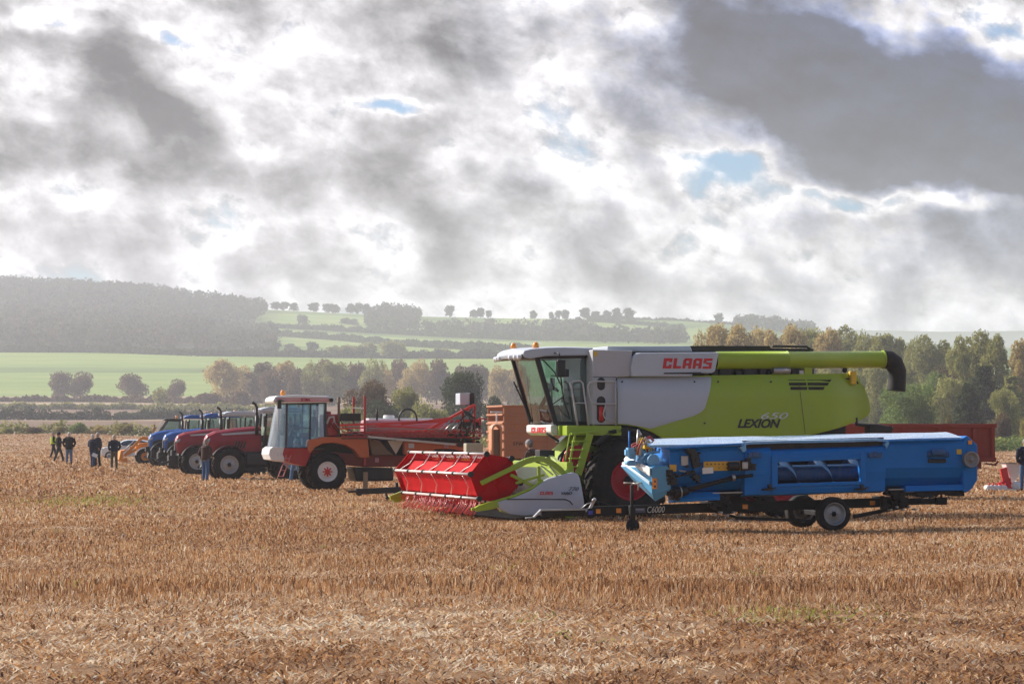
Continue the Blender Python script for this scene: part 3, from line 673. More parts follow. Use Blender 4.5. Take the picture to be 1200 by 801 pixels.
b=MB(); b.box((-.25,.7,.65),(.3,2.7,1.15)); b.box((.3,.8,.75),(3.7,2.6,1.0)); b.box((3.7,.5,.5),(4.0,2.9,.72)); b.cyl((0,.4,.93),(0,3.0,.93),.14,n=16)
b.build('axle',DARK,R_,.03)
wc=.93; arc=[(cos(radians(a)),sin(radians(a))) for a in range(-5,141,10)]; 
for ya,yb in ((.1,.8),(2.6,3.3)):
    b=MB(); b.prism([(p[0]*1.16,wc+p[1]*1.16) for p in arc]+[(p[0]*1.08,wc+p[1]*1.08) for p in arc[::-1]],ya,yb); b.prism([(p[0]*1.1,wc+p[1]*1.1) for p in arc]+[(.6,1.3)],yb-.06,yb-.03); b.build('wheel_arch',BLACK,R_)
wheel(R_,.02,0,.88,.95,.66,.46,REDW,22,-1,depth=.36,hubm=BLACK,bolts=10); wheel(R_,.02,3.4,.88,.95,.66,.46,REDW,22,1,depth=.36)
XR=3.95; wheel(R_,XR,.40,.62,.62,.45,.30,REDW,20,-1,bolts=8); wheel(R_,XR,3.0,.62,.62,.45,.30,REDW,20,1,bolts=8)
# ---- header
HV0,HV1=-2.2,5.5
HD=empty('header'); HD.parent=R_
h=lambda px,py,v=HV0: CF.T(px,py,v)
pn=[(581,589),(590,586),(603,582.5),(622,574.5),(637,564),(645,560),(660,555.5),(672,553.2),(677,555),(679,560),(682,580),(683.5,593),(680,597),(668,600.5),(640,603),(612,603.5),(598,602),(587,597),(581.5,592.5)]
hs=[h(*p) for p in pn]
def hcv(x,z): return -.10*float(np.exp(-((x+1.6)/.7)**2-((z-.5)/.45)**2))
SH=slab('end_panel',hs,HV0,.22,GREYP,HD,hcv,.12,.03)
slab('end_panel',hs,HV1-.22,.22,GREYP,HD,None,.2,.03)
block_word('CLAAS',*h(631,579.3),*h(646.3,575.4),HV0-.10,LRED,SH,.16)
lettering('VARIO',*h(656.5,579.3),*h(669,575.8),HV0-.09,LBLK,SH,shear=.3,bold=.03); lettering('770',*h(665,574.6),*h(677,570.2),HV0-.085,LBLK,SH,shear=.3,bold=.0)
b=MB(); gl_=[(594,584.8),(620,584.6),(640,584.6),(662,584.8),(667,587),(670,591)]
pts=[h(*p) for p in gl_]
b.path([(p[0],HV0+hcv(*p)-.004,p[1]) for p in pts],.013,6); b.build('groove',DARK,SH)
# edge trim green, dividers
b=MB(); ed=[h(*p) for p in [(581,588.5),(603,582),(622,574),(637,563.5)]]; b.path([(p[0],HV0+.05,p[1]+.02) for p in ed],.035,6)
nt_=[h(*p) for p in [(556,595),(561,592),(579,586),(583,588),(585,594),(574,597),(559,599)]]
b.prism(nt_,HV0-.02,HV0+.12); b.prism([h(*p) for p in [(584,588),(600,582),(598,602),(588,599)]],HV0+.03,HV0+.2)
b.bar(L3(h(553,596.5),HV0+.05),L3(h(580,593),HV0+.05),.08,.06)
b.build('crop_divider',GREEN,HD,.008)
b=MB(); nf=[(p[0],p[1]) for p in nt_]; b.prism([(p[0]-.05,p[1]+.02) for p in nf],HV1-.12,HV1+.02); b.bar((nf[0][0]-.1,HV1-.05,nf[0][1]+.05),(nf[0][0]+.7,HV1-.05,nf[0][1]+.35),.1,.12); b.build('crop_divider',GREEN,HD,.008)
V0_,V1_=HV0+.25,HV1-.3; RCx=h(580,560.5,HV0+.25)[0]; xk=h(583,598)[0]; xb=h(676,590)[0]
b=MB(); b.prism([(xk+.45,.06),(xk+.45,.08),(xb-.75,.20),(xb-.2,.26),(xb-.2,.14),(xb-.75,.08)],HV0+.22,HV1-.22); b.build('cutting_table',paint('table_dusty_shade',(.05,.045,.025),.7,dirt=.6),HD)  # base colour darkened to pass as shade under the reel, dust over it
b=MB(); b.prism([(xb-.2,.08),(xb-.2,1.15),(xb-.12,1.2),(xb,1.2),(xb,.08)],HV0+.22,HV1-.22); b.bar((xb-.1,HV0+.2,1.25),(xb-.1,HV1-.2,1.25),.14,.14); b.bar((xb-.02,HV0+.2,.25),(xb-.02,HV1-.2,.25),.16,.2); b.build('back_frame',GREEN2,HD,.01)
b=MB(); xs_=xk+.42; n=96
for i in range(n):
    v=HV0+.25+(HV1-HV0-.5)*i/(n-1); b.add([(xs_+.1,v-.02,.08),(xs_-.09,v,.07),(xs_+.1,v+.02,.08),(xs_+.1,v,.05)],[(0,1,2),(0,3,1),(1,3,2),(0,2,3)])
b.bar((xs_+.08,HV0+.22,.07),(xs_+.08,HV1-.22,.07),.06,.03); b.build('cutter_bar',DARK,HD)
b=MB()
for i in range(70):
    v=V0_+.1+(V1_-V0_-.2)*i/69; xq=RCx-.30+.05*sin(i*1.7); b.path([(xq,v,.52),(xq-.05,v,.34),(xq-.16,v+.02,.16+.03*sin(i*2.3))],.008,4)
b.build('reel_tines',REDP,HD)
b=MB(); ac=(xb-.62,.66); b.cyl((ac[0],HV0+.25,ac[1]),(ac[0],HV1-.25,ac[1]),.2,n=24)
for sgn,va,vb in ((1,HV0+.28,1.0),(-1,2.3,HV1-.28)):
    N=120; turns=(vb-va)/.55; vs=[]
    for i in range(N+1):
        t=i/N; a=sgn*2*pi*turns*t; v=va+(vb-va)*t; vs+=[(ac[0]+cos(a)*.2,v,ac[1]+sin(a)*.2),(ac[0]+cos(a)*.33,v,ac[1]+sin(a)*.33)]
    b.add(vs,[(2*i,2*i+1,2*i+3,2*i+2) for i in range(N)],True)
b.build('table_auger',paint('auger_grey',(.62,.62,.60),.4,dirt=.3),HD)
# reel
RC=h(580,560.5,HV0+.25); RR=.575; V0,V1=HV0+.25,HV1-.3
ang=[radians(110+60*k) for k in range(6)]
def rv(k,r=RR): return (RC[0]+cos(ang[k%6])*r, RC[1]+sin(ang[k%6])*r)
REEL=empty('reel'); REEL.parent=HD
REDR=paint('reel_red',(.50,.004,.008),.6,coat=.0,dirt=.25,spec=.08,dirtcol=(.24,.02,.012),scale=3)
for vv in (V0,V1-.03):
    b=MB(); hexp=[rv(k,RR*1.02) for k in range(6)]; b.prism(hexp,vv,vv+.03)
    for k in range(6):
        b.bar(L3(rv(k,.12),vv-.012),L3(rv(k,RR*.9),vv-.012),.05,.02,up=(0,1,0)); p=rv(k,RR*.62); b.cyl((p[0]+.1*cos(ang[k]+1.6),vv-.02,p[1]+.1*sin(ang[k]+1.6)),(p[0]+.1*cos(ang[k]+1.6),vv,p[1]+.1*sin(ang[k]+1.6)),.022,n=8)
    [b.cyl((RC[0]+cos(a_)*.36,vv-.012,RC[1]+sin(a_)*.36),(RC[0]+cos(a_)*.36,vv,RC[1]+sin(a_)*.36),.02,n=8) for a_ in [pi*j/6+.2 for j in range(12)]]
    b.lathe((RC[0],vv-.03,RC[1]),(0,1,0),[(0,0),(0,.10),(.03,.13)],16)
    b.build('end_plate',REDR,REEL)
b=MB()
for i in range(1,5):
    vv=V0+(V1-V0)*i/5; 
    for k in range(6): b.bar(L3(rv(k,.1),vv),L3(rv(k,RR*.97),vv),.045,.02,up=(0,1,0)); b.bar(L3(rv(k,RR*.7),vv),L3(rv(k+1,RR*.7),vv),.03,.02,up=(0,1,0))
b.cyl((RC[0],V0,RC[1]),(RC[0],V1,RC[1]),.11,n=16)
for k in (2,3,4): 
    a=rv(k,RR*.84); a2=rv(k+1,RR*.84); b.add([L3(a,V0+.04),L3(a2,V0+.04),L3(a2,V1-.04),L3(a,V1-.04)],[(0,1,2,3)])
for k,rr2 in ((1,.86),(0,.62)):
    a=rv(k,RR*rr2); a2=rv(k+1,RR*rr2); b.add([L3(a,V0+.04),L3(a2,V0+.04),L3(a2,V1-.04),L3(a,V1-.04)],[(0,1,2,3)])
b.build('reel_core',REDR,REEL,recalc=False)
TUBE=paint('tine_tube_white',(.74,.68,.64),.3,metal=.2,coat=.3,dirt=.2)
for k in range(6):
    b=MB(); a=rv(k); b.cyl(L3(a,V0-.04),L3(a,V1+.04),.03,n=12); b.cur=1
    for i in range(6):
        vv=V0+(V1-V0)*i/5; b.cyl(L3(a,vv-.05),L3(a,vv+.05),.05,n=12)
    b.cyl(L3(a,V0-.07),L3(a,V0-.02),.065,n=12)
    b.cur=2
    for i in range(50):
        vv=V0+.08+(V1-V0-.16)*i/49; b.bar(L3(a,vv),(a[0]-.06,vv,a[1]-.16),.012,.012)
    b.build('tine_bar',[TUBE,BLACK,REDR],REEL)
for k in (0,1,2,5):
    for i in range(5):
        b=MB()
        vv=V0+(V1-V0)*(i+.55)/5; a=Vector(L3(rv(k),vv)); e_=Vector(L3(rv(k+1),vv)); m_=(a+e_)/2; inw=(Vector((RC[0],vv,RC[1]))-m_).normalized()
        b.path([a,a.lerp(e_,.2)+inw*.0+Vector((0,-.14,0)),a.lerp(e_,.55)+inw*.03+Vector((0,-.12,0)),a.lerp(e_,.85)+Vector((0,.1,0)),e_+Vector((0,.22,0))],.011,6); b.build('crop_guard',TUBE,REEL)
# reel arms
for vv,s in ((HV0+.12,1),(HV1-.12,1)):
    b=MB(); pa=[h(*p) for p in [(565.5,566),(584,557),(603,548),(617,540.5),(628,537.5),(640,538),(650,543.5),(659,551),(666,559)]]
    for i in range(len(pa)-1): b.bar(L3(pa[i],vv),L3(pa[i+1],vv),.10,.13 if i>1 else .10)
    b.bar(L3(h(566,566.5),vv-.04),L3(h(612,545),vv-.04),.05,.05); b.bar(L3(h(633,546),vv),L3(h(634,566),vv),.06,.07,up=(1,0,0)); b.bar(L3(h(606,566),vv),L3(h(640,556),vv),.05,.06); b.bar(L3(h(600,556),vv),L3(h(632,572),vv),.05,.07)
    b.build('reel_arm',GREEN,HD,.012)
b=MB(); b.bar(P(642,533,.2),P(664,552,-1.6),.10,.12); b.build('reel_brace',paint('pale_green',(.50,.58,.20),.4,dirt=.2),HD,.01)
b=MB(); b.path([P(640,540,-2),P(655,560,-2)],.02,6); b.path([P(634,545,-2),P(648,556,-2)],.018,6); b.build('hydraulic_ram',STEEL,HD)
b=MB(); b.prism([h(604,547,-1.5),h(634,547,-1.5),h(645,560,-1.5),h(607,561,-1.5)],-1.5,-1.45); b.build('deflector_sheet',WHITEP,HD)
b=MB(); q=P(641,530,0); b.box((q[0]-.2,-.1,q[2]-.1),(q[0]+.16,.3,q[2]+.06)); b.path([P(645,535,0),P(641,545,-1),P(628,541,-2)],.02,6); b.build('valve_block',BLACK,HD,.01)
BLUE=paint('bright_blue_paint',(.005,.175,.56),.45,coat=.0,spec=.25,dirt=.16,dirtcol=(.04,.12,.26),scale=1.6)
BLUE2=paint('blue_worn_dim',(.012,.09,.26),.5,dirt=.6,dirtcol=(.12,.13,.14),scale=5,streak=True)  # worn blue, also serves as the shaded tone of the auger
TBLK=paint('trailer_black',(.008,.008,.009),.5,coat=.0,spec=.3,dirt=.18,dirtcol=(.10,.08,.06),scale=3)
BF=Fr(978,57.0,12.7)
def bz(x,v,py): return CAMZ+(HY-py)/F*(BF.oy+BF.s*x+BF.c*v)
def bx(px,v=0): return BF.T(px,500,v)[0]
HB=BF.root('blue_header'); tag(HB,'long bright blue folded header resting on the black trailer in front of the combine','header')
def seg(b,pl,pr,pts,m=None,vend=None):
    """shell piece: section points (v, row at left px, row at right px) lofted from column pl to pr"""
    xl,xr=bx(pl),bx(pr); n=len(pts)
    vs=[(xl,v,bz(xl,v,yl)) for v,yl,yr in pts]+[(xr,v,bz(xr,v,yr)) for v,yl,yr in pts]
    b.add(vs,[tuple(range(n)),tuple(range(2*n-1,n-1,-1))]+[(i,i+n,(i+1)%n+n,(i+1)%n) for i in range(n)],False,m)
def Y(l,r,px): return l+(r-l)*(px-770)/360.
# top cover, a sloping sheet with slight ripples
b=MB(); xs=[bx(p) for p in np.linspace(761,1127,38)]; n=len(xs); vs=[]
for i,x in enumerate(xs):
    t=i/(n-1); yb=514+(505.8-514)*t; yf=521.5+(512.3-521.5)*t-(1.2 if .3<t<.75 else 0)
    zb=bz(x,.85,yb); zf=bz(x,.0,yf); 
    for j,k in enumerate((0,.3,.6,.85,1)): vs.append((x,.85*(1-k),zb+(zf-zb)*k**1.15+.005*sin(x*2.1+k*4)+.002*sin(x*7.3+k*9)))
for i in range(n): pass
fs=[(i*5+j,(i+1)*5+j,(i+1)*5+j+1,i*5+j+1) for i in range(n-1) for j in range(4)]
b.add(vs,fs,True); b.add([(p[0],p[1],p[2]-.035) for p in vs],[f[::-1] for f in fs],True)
k=len(vs)
rim=[i*5 for i in range(n)]; rim2=[i*5+4 for i in range(n)]
for R in (rim,rim2): b.add([vs[i] for i in R]+[(vs[i][0],vs[i][1],vs[i][2]-.05) for i in R],[(i,i+1,i+1+n,i+n) for i in range(n-1)],False)
b.build('top_cover',paint('cover_blue_sky_sheen',(.12,.38,.72),.22,coat=1.0,dirt=.3,dirtcol=(.35,.42,.5),scale=1.5),HB,recalc=False)  # paler than the header blue: bright sky reflection put into the colour
b=MB(); xl,xr=bx(779),bx(1126); b.bar((xl,-.03,bz(xl,-.03,525.5)),(bx(868),-.03,bz(bx(868),-.03,520)),.04,.035); b.bar((bx(1040),-.03,bz(bx(1040),0,516.5)),(xr,-.03,bz(xr,0,514.8)),.04,.03); b.build('cover_rail',BLUE,HB,.006)
# right bay
b=MB(); seg(b,1037,1131,[(.45,513,511),(.05,517,514),(0,522,521),(0,548,547),(.10,560,559),(.26,569.5,568),(.5,572,571),(1.3,572,571),(1.3,514,512)]); b.build('right_bay',BLUE,HB,.008)
b=MB(); seg(b,1062,1130,[(.06,569,567),(.02,575.5,574),(.3,577,575.5),(.6,572,571)]); b.build('skid_strip',BLUE,HB,.006)
b=MB(); seg(b,1086,1112,[(-.02,528,527.6),(-.05,531,531),(-.05,534,534),(0,536,536)]); x=bx(1090); b.cyl((x,-.06,bz(x,0,530)),(x+.28,-.06,bz(x,0,530)),.07,n=12); b.build('cover_hatch',BLUE2,HB,.02)
b=MB(); seg(b,1087,1108,[(-.01,537,537),(-.05,538,538),(-.05,541.5,541.5),(0,542,542)]); b.build('handle_recess',BLACK,HB,.01)
# left bay
b=MB(); seg(b,786,873,[(.45,518,516),(.1,525,522),(.06,531,528),(.06,553,551),(.16,566,563),(.34,577,573),(.6,580,576),(1.3,580,576),(1.3,517,515)]); b.build('left_bay',BLUE,HB,.008)
b=MB(); seg(b,790,845,[(.14,577,575.5),(.06,584,582),(.06,588,585.5),(.4,589,586),(.5,578,576)]); b.build('skid_strip',BLUE,HB,.006)
b=MB(); seg(b,825,878,[(.02,540.5,539.8),(.04,540.5,539.8),(.04,551.5,550.5),(.02,551.5,550.5)]); YP=b.build('yellow_plate',paint('yellow_guard',(.72,.42,.04),.45,dirt=.25),HB)
b=MB()
for i in range(11):
    x=bx(829+i*4.6); b.cyl((x,.012,bz(x,0,543.5)),(x,.03,bz(x,0,543.5)),.016,n=6); 
    if i%2: b.cyl((x,.012,bz(x,0,548)),(x,.03,bz(x,0,548)),.012,n=6)
b.build('bolt_holes',DARK,YP)
b=MB(); seg(b,785,793,[(.02,544,544),(.05,544,544),(.05,552,552),(.02,552,552)]); b.build('yellow_plate',paint('yellow_guard',(1,1,1)),HB)
b=MB(); x=bx(823); z=bz(x,0,551); b.box((x,-.02,z-.06),(x+.22,.0,z+.06),R=Matrix.Rotation(radians(-4),3,'Y')); b.build('paper_tag',paint('paper_white',(.78,.78,.76),.6,dirt=.1),HB)
# mechanism clutter in the left bay
def clutter(b,pl,pr,yt,yb,v,n,rng):
    for _ in range(n):
        px=rng.uniform(pl,pr); py=rng.uniform(yt,yb); x=bx(px); z=bz(x,v,py); a=rng.uniform(.02,.07); c=rng.uniform(.02,.08)
        if rng.random()<.5: b.box((x-a,v-.08*rng.random()-.02,z-c),(x+a,v+.1,z+c))
        else: b.cyl((x,v-.1*rng.random()-.02,z),(x,v+.1,z),a*.8,n=10)
rg=random.Random(3)
b=MB(); clutter(b,800,822,527,562,.0,16,rg); 
x=bx(812); b.box((x-.05,-.1,bz(x,0,548)),(x+.07,.1,bz(x,0,526)),R=Matrix.Rotation(radians(-14),3,'Y')); b.build('gearbox',BLACK,HB,.008)
b=MB(); x=bx(803); b.box((x-.08,.0,bz(x,0,545)),(x+.06,.04,bz(x,0,534))); x=bx(796); b.cyl((x,.02,bz(x,0,551)),(x+.22,.02,bz(x,0,553)),.02,n=8); b.build('bracket',STEEL,HB)
b=MB(); x=bx(886); x0_=bx(856); b.cyl((x0_-.06,-.04,bz(x0_,0,546)),(x0_+.16,-.04,bz(x0_,0,546)),.09,n=14); b.box((bx(868),-.1,bz(x,0,551)),(bx(875),.04,bz(x,0,539))); clutter(b,876,884,540,552,.0,6,rg); b.build('gear_motor',BLACK,HB,.01)
b=MB(); x=bx(871); b.box((x-.06,-.13,bz(x,0,549)),(x+.06,-.1,bz(x,0,541))); b.build('bearing',STEEL,HB,.01)
b=MB(); xa=bx(792); xb_=bx(861); b.cyl((xa,-.06,bz(xa,0,577)),(xb_,-.02,bz(xb_,0,559)),.05,.045,n=14); b.cyl((xa-.05,-.06,bz(xa,0,578)),(xa+.22,-.05,bz(xa,0,574)),.10,.09,n=14); xc=bx(882); b.cyl((xb_,-.02,bz(xb_,0,559)),(xc,0,bz(xc,0,556.5)),.035,n=12); DS=b.build('drive_shaft',TBLK,HB)
b=MB(); x=bx(860); b.lathe((x-.05,-.02,bz(x,0,559.3)),(1,0,.15),[(0,.05),(0,.075),(.06,.075),(.06,.05)],12); b.build('clamp',STEEL,DS); b=MB(); x=bx(796); b.lathe((x,-.06,bz(x,0,576)),(1,0,.1),[(0,.10),(0,.112),(.02,.112),(.02,.1)],12); b.build('clamp',STEEL,DS)
b=MB(); clutter(b,783,797,552,585,.05,26,rg); b.build('end_gearbox',DARK,HB,.008)
# centre bay with open feed window
b=MB(); 
seg(b,873,904,[(.3,521,519),(.06,527,525),(0,532,530),(0,556,555),(.03,567,566),(.03,580,579),(.3,582,581)]); b.build('frame_post',BLUE,HB,.012)
b=MB(); seg(b,1011,1038,[(.3,519,517),(.04,525,523),(0,530,529),(0,553,552),(.03,564,563),(.03,576,575),(.3,578,577)]); b.build('frame_post',BLUE,HB,.012)
b=MB(); seg(b,903,1014,[(.3,522,519),(.04,528.5,524.5),(0,532,527),(0,537.5,533.5),(.2,539,534)]); b.build('top_rail',BLUE,HB,.008)
b=MB(); seg(b,904,1012,[(.2,567.5,563.5),(0,569,565),(0,573.5,570),(.03,579.5,575.5),(.3,581,577)]); b.build('bottom_rail',BLUE,HB,.008)
b=MB()
seg(b,904,911,[(-.03,534,533.5),(-.03,573,573),(.05,573,573),(.05,534,533.5)]); seg(b,1008,1014,[(-.03,531,531),(-.03,570,570),(.05,570,570),(.05,531,531)]); seg(b,911,1008,[(-.03,537,533),(-.03,541.3,537.5),(.05,541.3,537.5),(.05,537,533)]); seg(b,911,1008,[(-.03,566.5,563.5),(-.03,570.5,567.5),(.05,570.5,567.5),(.05,566.5,563.5)]); b.build('window_frame',BLUE,HB,.008)
b=MB(); seg(b,873,1038,[(.9,524,520),(.9,575,570),(1.0,575,570),(1.0,524,520)]); seg(b,873,1038,[(.3,576,571),(1.3,576,571),(1.3,579,574),(.3,579,574)]); seg(b,873,1038,[(.12,516,512),(.12,529,524),(.2,529,524),(.2,516,512)]); b.build('inner_wall',DARK,HB)
b=MB(); x0_,x1_=bx(906,.5),bx(1012,.5); zc0=bz(x0_,.5,556); zc1=bz(x1_,.5,552); b.cyl((x0_-1,.5,zc0),(x1_+1,.5,zc1),.17,n=20)
N=70; vs=[]
for i in range(N+1):
    t=i/N; a=2*pi*2.6*t; x=x0_+(x1_-x0_)*t; z=zc0+(zc1-zc0)*t; vs+=[(x,.5+cos(a)*.17,z+sin(a)*.17),(x,.5+cos(a)*.33,z+sin(a)*.33)]
b.add(vs,[(2*i,2*i+1,2*i+3,2*i+2) for i in range(N)],True); b.build('feed_auger',BLUE2,HB,recalc=False)  # auger colour darkened for the dimness inside the feed opening
for px in (884,1025):
    b=MB(); x=bx(px); b.cyl((x,-.06,bz(x,0,532)),(x,0,bz(x,0,532)),.06,n=10); b.box((x-.14,-.05,bz(x,0,536)),(x+.14,.02,bz(x,0,530))); b.build('latch',BLUE2,HB,.01)
for px in (900,1008):
    b=MB(); x=bx(px); b.box((x-.12,-.06,bz(x,0,574)),(x+.1,.0,bz(x,0,572))); b.cyl((x-.15,-.07,bz(x,0,573)),(x+.15,-.07,bz(x,0,571)),.015,n=6); b.box((x,-.07,bz(x,0,574)),(x+.05,.02,bz(x,0,567))); b.build('locking_pin',BLACK,HB)
b=MB(); x=bx(866); b.prism([(x,bz(x,0,524)),(x+.13,bz(x,0,520.5)),(x+.14,bz(x,0,527.5)),(x+.08,bz(x,0,530))],-.05,.1); b.build('gusset',paint('light_blue_paint',(.16,.42,.68),.4,dirt=.2),HB,.006)
b=MB(); x=bx(1036); b.prism([(x,bz(x,0,520)),(x+.09,bz(x,0,516)),(x+.09,bz(x,0,520)),(x+.04,bz(x,0,525))],-.05,.1); b.build('gusset',paint('light_blue_paint',(1,1,1)),HB,.006)
# right end plate, pulley
b=MB(); xe=bx(1130); pl=[(1129,513),(1134,510),(1146,521),(1146,562),(1140,572),(1133,577),(1129,575)]
q=[BF.T(p[0],p[1],.0) for p in pl]; b.prism(q,.02,1.35); RE=b.build('end_plate',BLUE,HB,.02)
b=MB(); p=BF.P(1137.5,538,-.1); b.lathe((p[0],-.16,p[2]),(0,1,0),[(-.02,.0),(-.02,.035),(.05,.04),(.05,.115),(.0,.13),(.0,.165),(.05,.15),(.07,.15),(.12,.165),(.14,.10),(.2,.08)],28); b.build('pulley',paint('cast_grey',(.30,.30,.31),.45,metal=.4,dirt=.5),RE)
b=MB(); p=BF.P(1124,529,-.01); b.box((p[0]-.05,-.012,p[2]-.05),(p[0]+.05,.0,p[2]+.05)); b.build('warning_sticker',YEL,HB)
b=MB(); p=BF.P(1137,518,-.01); b.box((p[0]-.04,-.012,p[2]-.04),(p[0]+.04,.05,p[2]+.04)); b.build('reflector',AMBER,RE)
# left end shield: faceted cone, striped
b=MB(); q=BF.P
pts=[q(764,548,0),q(768,545,.02),q(783,546,.02),q(786,553,.02),q(786,573,.02),q(779,581,.04),q(768,587,.05),q(764,578,0),
     q(727.5,546,1.05),q(735,534.5,1.05),q(747,530,1.05),q(743,564,1.0),q(777,533,.9),q(786,560,1.0)]
b.hull(pts); ES=b.build('end_shield',paint('shield_blue',(.07,.30,.52),.35,coat=.2,dirt=.15),HB,.006)
def band(u0,u1,w0,w1,mat,name):
    """strip on the sunny left face; u runs from tip to camera-side edge, w from top to bottom"""
    TL=Vector(q(735,534.5,1.05)); BL_=Vector(q(727.5,546,1.05)); TR=Vector(q(764,548,0)); BR=Vector(q(764,578,0)); off=Vector((-.030,-.022,.006))
    def pt(u,w): return TL.lerp(TR,u).lerp(BL_.lerp(BR,u),w)+off
    b=MB(); vs=[pt(u0,w0),pt(u1,w0),pt(u1,w1),pt(u0,w1)]; vs+=[v+off*.6 for v in vs]; b.add(vs,[(0,1,2,3),(7,6,5,4),(0,4,5,1),(1,5,6,2),(2,6,7,3),(3,7,4,0)]); return b.build(name,mat,ES)
band(.02,.98,.0,.34,WHITEP,'white_stripe'); band(.03,.97,.55,.70,paint('pale_blue_stripe',(.45,.60,.72),.4,dirt=.1),'pale_stripe')
b=MB(); p=q(766,566,-.02); b.box((p[0]-.02,.0-.018,p[2]-.11),(p[0]+.07,.01,p[2]+.10)); b.build('warning_sticker',AMBER,HB)
b=MB(); b.box((p[0]+.01,-.022,p[2]-.08),(p[0]+.045,-.018,p[2]-.04)); b.prism([(p[0]+.0,p[2]+.02),(p[0]+.055,p[2]+.02),(p[0]+.027,p[2]+.07)],-.022,-.018); b.build('sticker_symbol',BLACK,HB)
# hoses, folded bits above the shield
HC=[YEL,paint('hose_red',(.45,.03,.03),.5),BLACK,paint('hose_grey',(.55,.55,.52),.5),paint('light_blue_paint',(1,1,1))]
rg=random.Random(9)
for i in range(12):
    px0=745+rg.uniform(-4,6); v=.3+rg.random()*.5; mid=rg.uniform(746,764)
    b=MB(); b.path([q(px0,533,v),q(px0+rg.uniform(-3,3),524+rg.uniform(-3,2),v),q(mid,511+rg.uniform(-1,6),v),q(mid+rg.uniform(2,8),520+rg.uniform(-3,3),v),q(mid+rg.uniform(6,12),531,v)],.017,6); b.build('hydraulic_hose',HC[i%4],HB)
b=MB(); b.cyl(q(737.3,535,.8),q(737.3,505,.8),.018,n=8); b.build('marker_rod',BLUE,HB)
b=MB(); b.cyl(q(746,531,.5),q(748,503,.5),.022,n=8); b.cyl(q(748,506,.5),q(751,510,.5),.035,n=8); b.build('spring_arm',STEEL,HB)
b=MB(); b.path([q(752,538,.3),q(757,532,.2),q(766,529,.2),q(772,529.5,.2),q(773,525,.2)],.025,8); b.bar(q(755,540,.3),q(770,541,.3),.1,.08); b.lathe(q(766,539,.1),(0,1,0),[(0,.0),(0,.12),(.1,.12),(.12,0)],16); b.build('lever',paint('light_blue_paint',(1,1,1)),HB,.01)
b=MB(); clutter(b,742,775,527,543,.45,22,rg); b.build('valve_bank',paint('light_blue_paint',(1,1,1)),HB,.008)
b=MB(); seg(b,760,768,[(.3,517,517),(.3,526,526),(.5,526,526),(.5,517,517)]); b.build('yellow_cap',YEL,HB,.02)

# ---------------- trailer
TR=BF.root('header_trailer'); tag(TR,'low black two-wheeled trailer with jockey wheel carrying the blue header','trailer')
VB=.55
b=MB(); ta=(632,600.6); tb=(1062,587.5)
def tz(px): x=bx(px,VB); return x,bz(x,VB,ta[1]+(tb[1]-ta[1])*(px-ta[0])/(tb[0]-ta[0]))
xa,za_=tz(634); xb_,zb_=tz(1062); hb=.095
b.prism([(xa,za_-.07),(xa,za_+.055),(bx(692,VB),tz(692)[1]+.07),(bx(693,VB),tz(693)[1]+hb),(xb_,zb_+hb),(xb_,zb_-hb),(bx(693,VB),tz(693)[1]-hb)],VB-.06,VB+.06)
BE=b.build('drawbar_beam',TBLK,TR,.01)
b=MB(); b.bar(BF.P(616,606.5,VB),BF.P(626,605.6,VB),.12,.025); b.bar(BF.P(625.5,605.6,VB),BF.P(634,597,VB),.12,.03); b.bar(BF.P(633,597.5,VB),BF.P(690,596.2,VB),.14,.025); b.build('hitch_plate',STEEL,TR)
b=MB(); b.bar(BF.P(690,598,VB-.1),BF.P(696,586.5,VB-.1),.05,.05); b.cyl(BF.P(695,587,VB-.14),BF.P(697,584.5,VB-.06),.035,n=8); b.path([BF.P(680,597,VB),BF.P(688,590,VB-.1),BF.P(694,588,VB-.1)],.012,6); b.build('brake_lever',STEEL,TR)
b=MB(); b.path([BF.P(697,587,VB),BF.P(706,588,VB),BF.P(718,593,VB),BF.P(728,597,VB)],.010,5); b.build('breakaway_cable',BLACK,TR)
b=MB(); p=BF.P(692,601,VB-.12); b.lathe((p[0],VB-.16,p[2]),(0,1,0),[(0,0),(0,.10),(.1,.11),(.2,.11)],14); b.build('coupling_head',TBLK,TR)
b=MB(); p=BF.P(692.5,600.5,VB-.2); b.box((p[0]-.04,VB-.2,p[2]-.04),(p[0]+.04,VB-.15,p[2]+.04)); b.build('blue_plug',paint('plug_blue',(.02,.05,.45),.4),TR)
for px,w in ((700,.045),(724,.05),(872,.055),(1021,.055)):
    x,z=tz(px); b=MB(); b.box((x-w,VB-.075,z-.045),(x+w,VB-.06,z+.045)); b.build('reflector',AMBER,TR)
x,z=tz(747.5); b=MB(); b.box((bx(741,VB),VB-.07,z-.05),(bx(755,VB),VB-.061,z+.045)); PLt=b.build('maker_plate',paint('plate_navy',(.10,.11,.18),.4,dirt=.1),TR); b=MB(); b.box((bx(742.5,VB),VB-.074,z-.002),(bx(753.5,VB),VB-.0705,z+.022)); b.build('plate_bar',paint('plate_bar_grey',(.4,.42,.5),.4),PLt)
x0_,z0_=bx(757.5,VB),tz(758)[1]; x1_,z1_=bx(778,VB),tz(778)[1]
lettering('C6000',x0_,z0_-.062,x1_,z0_+.062,VB-.064,paint('letter_white',(.72,.72,.70),.5,dirt=.25),TR,shear=.2,bold=.0,slant=z1_-z0_)
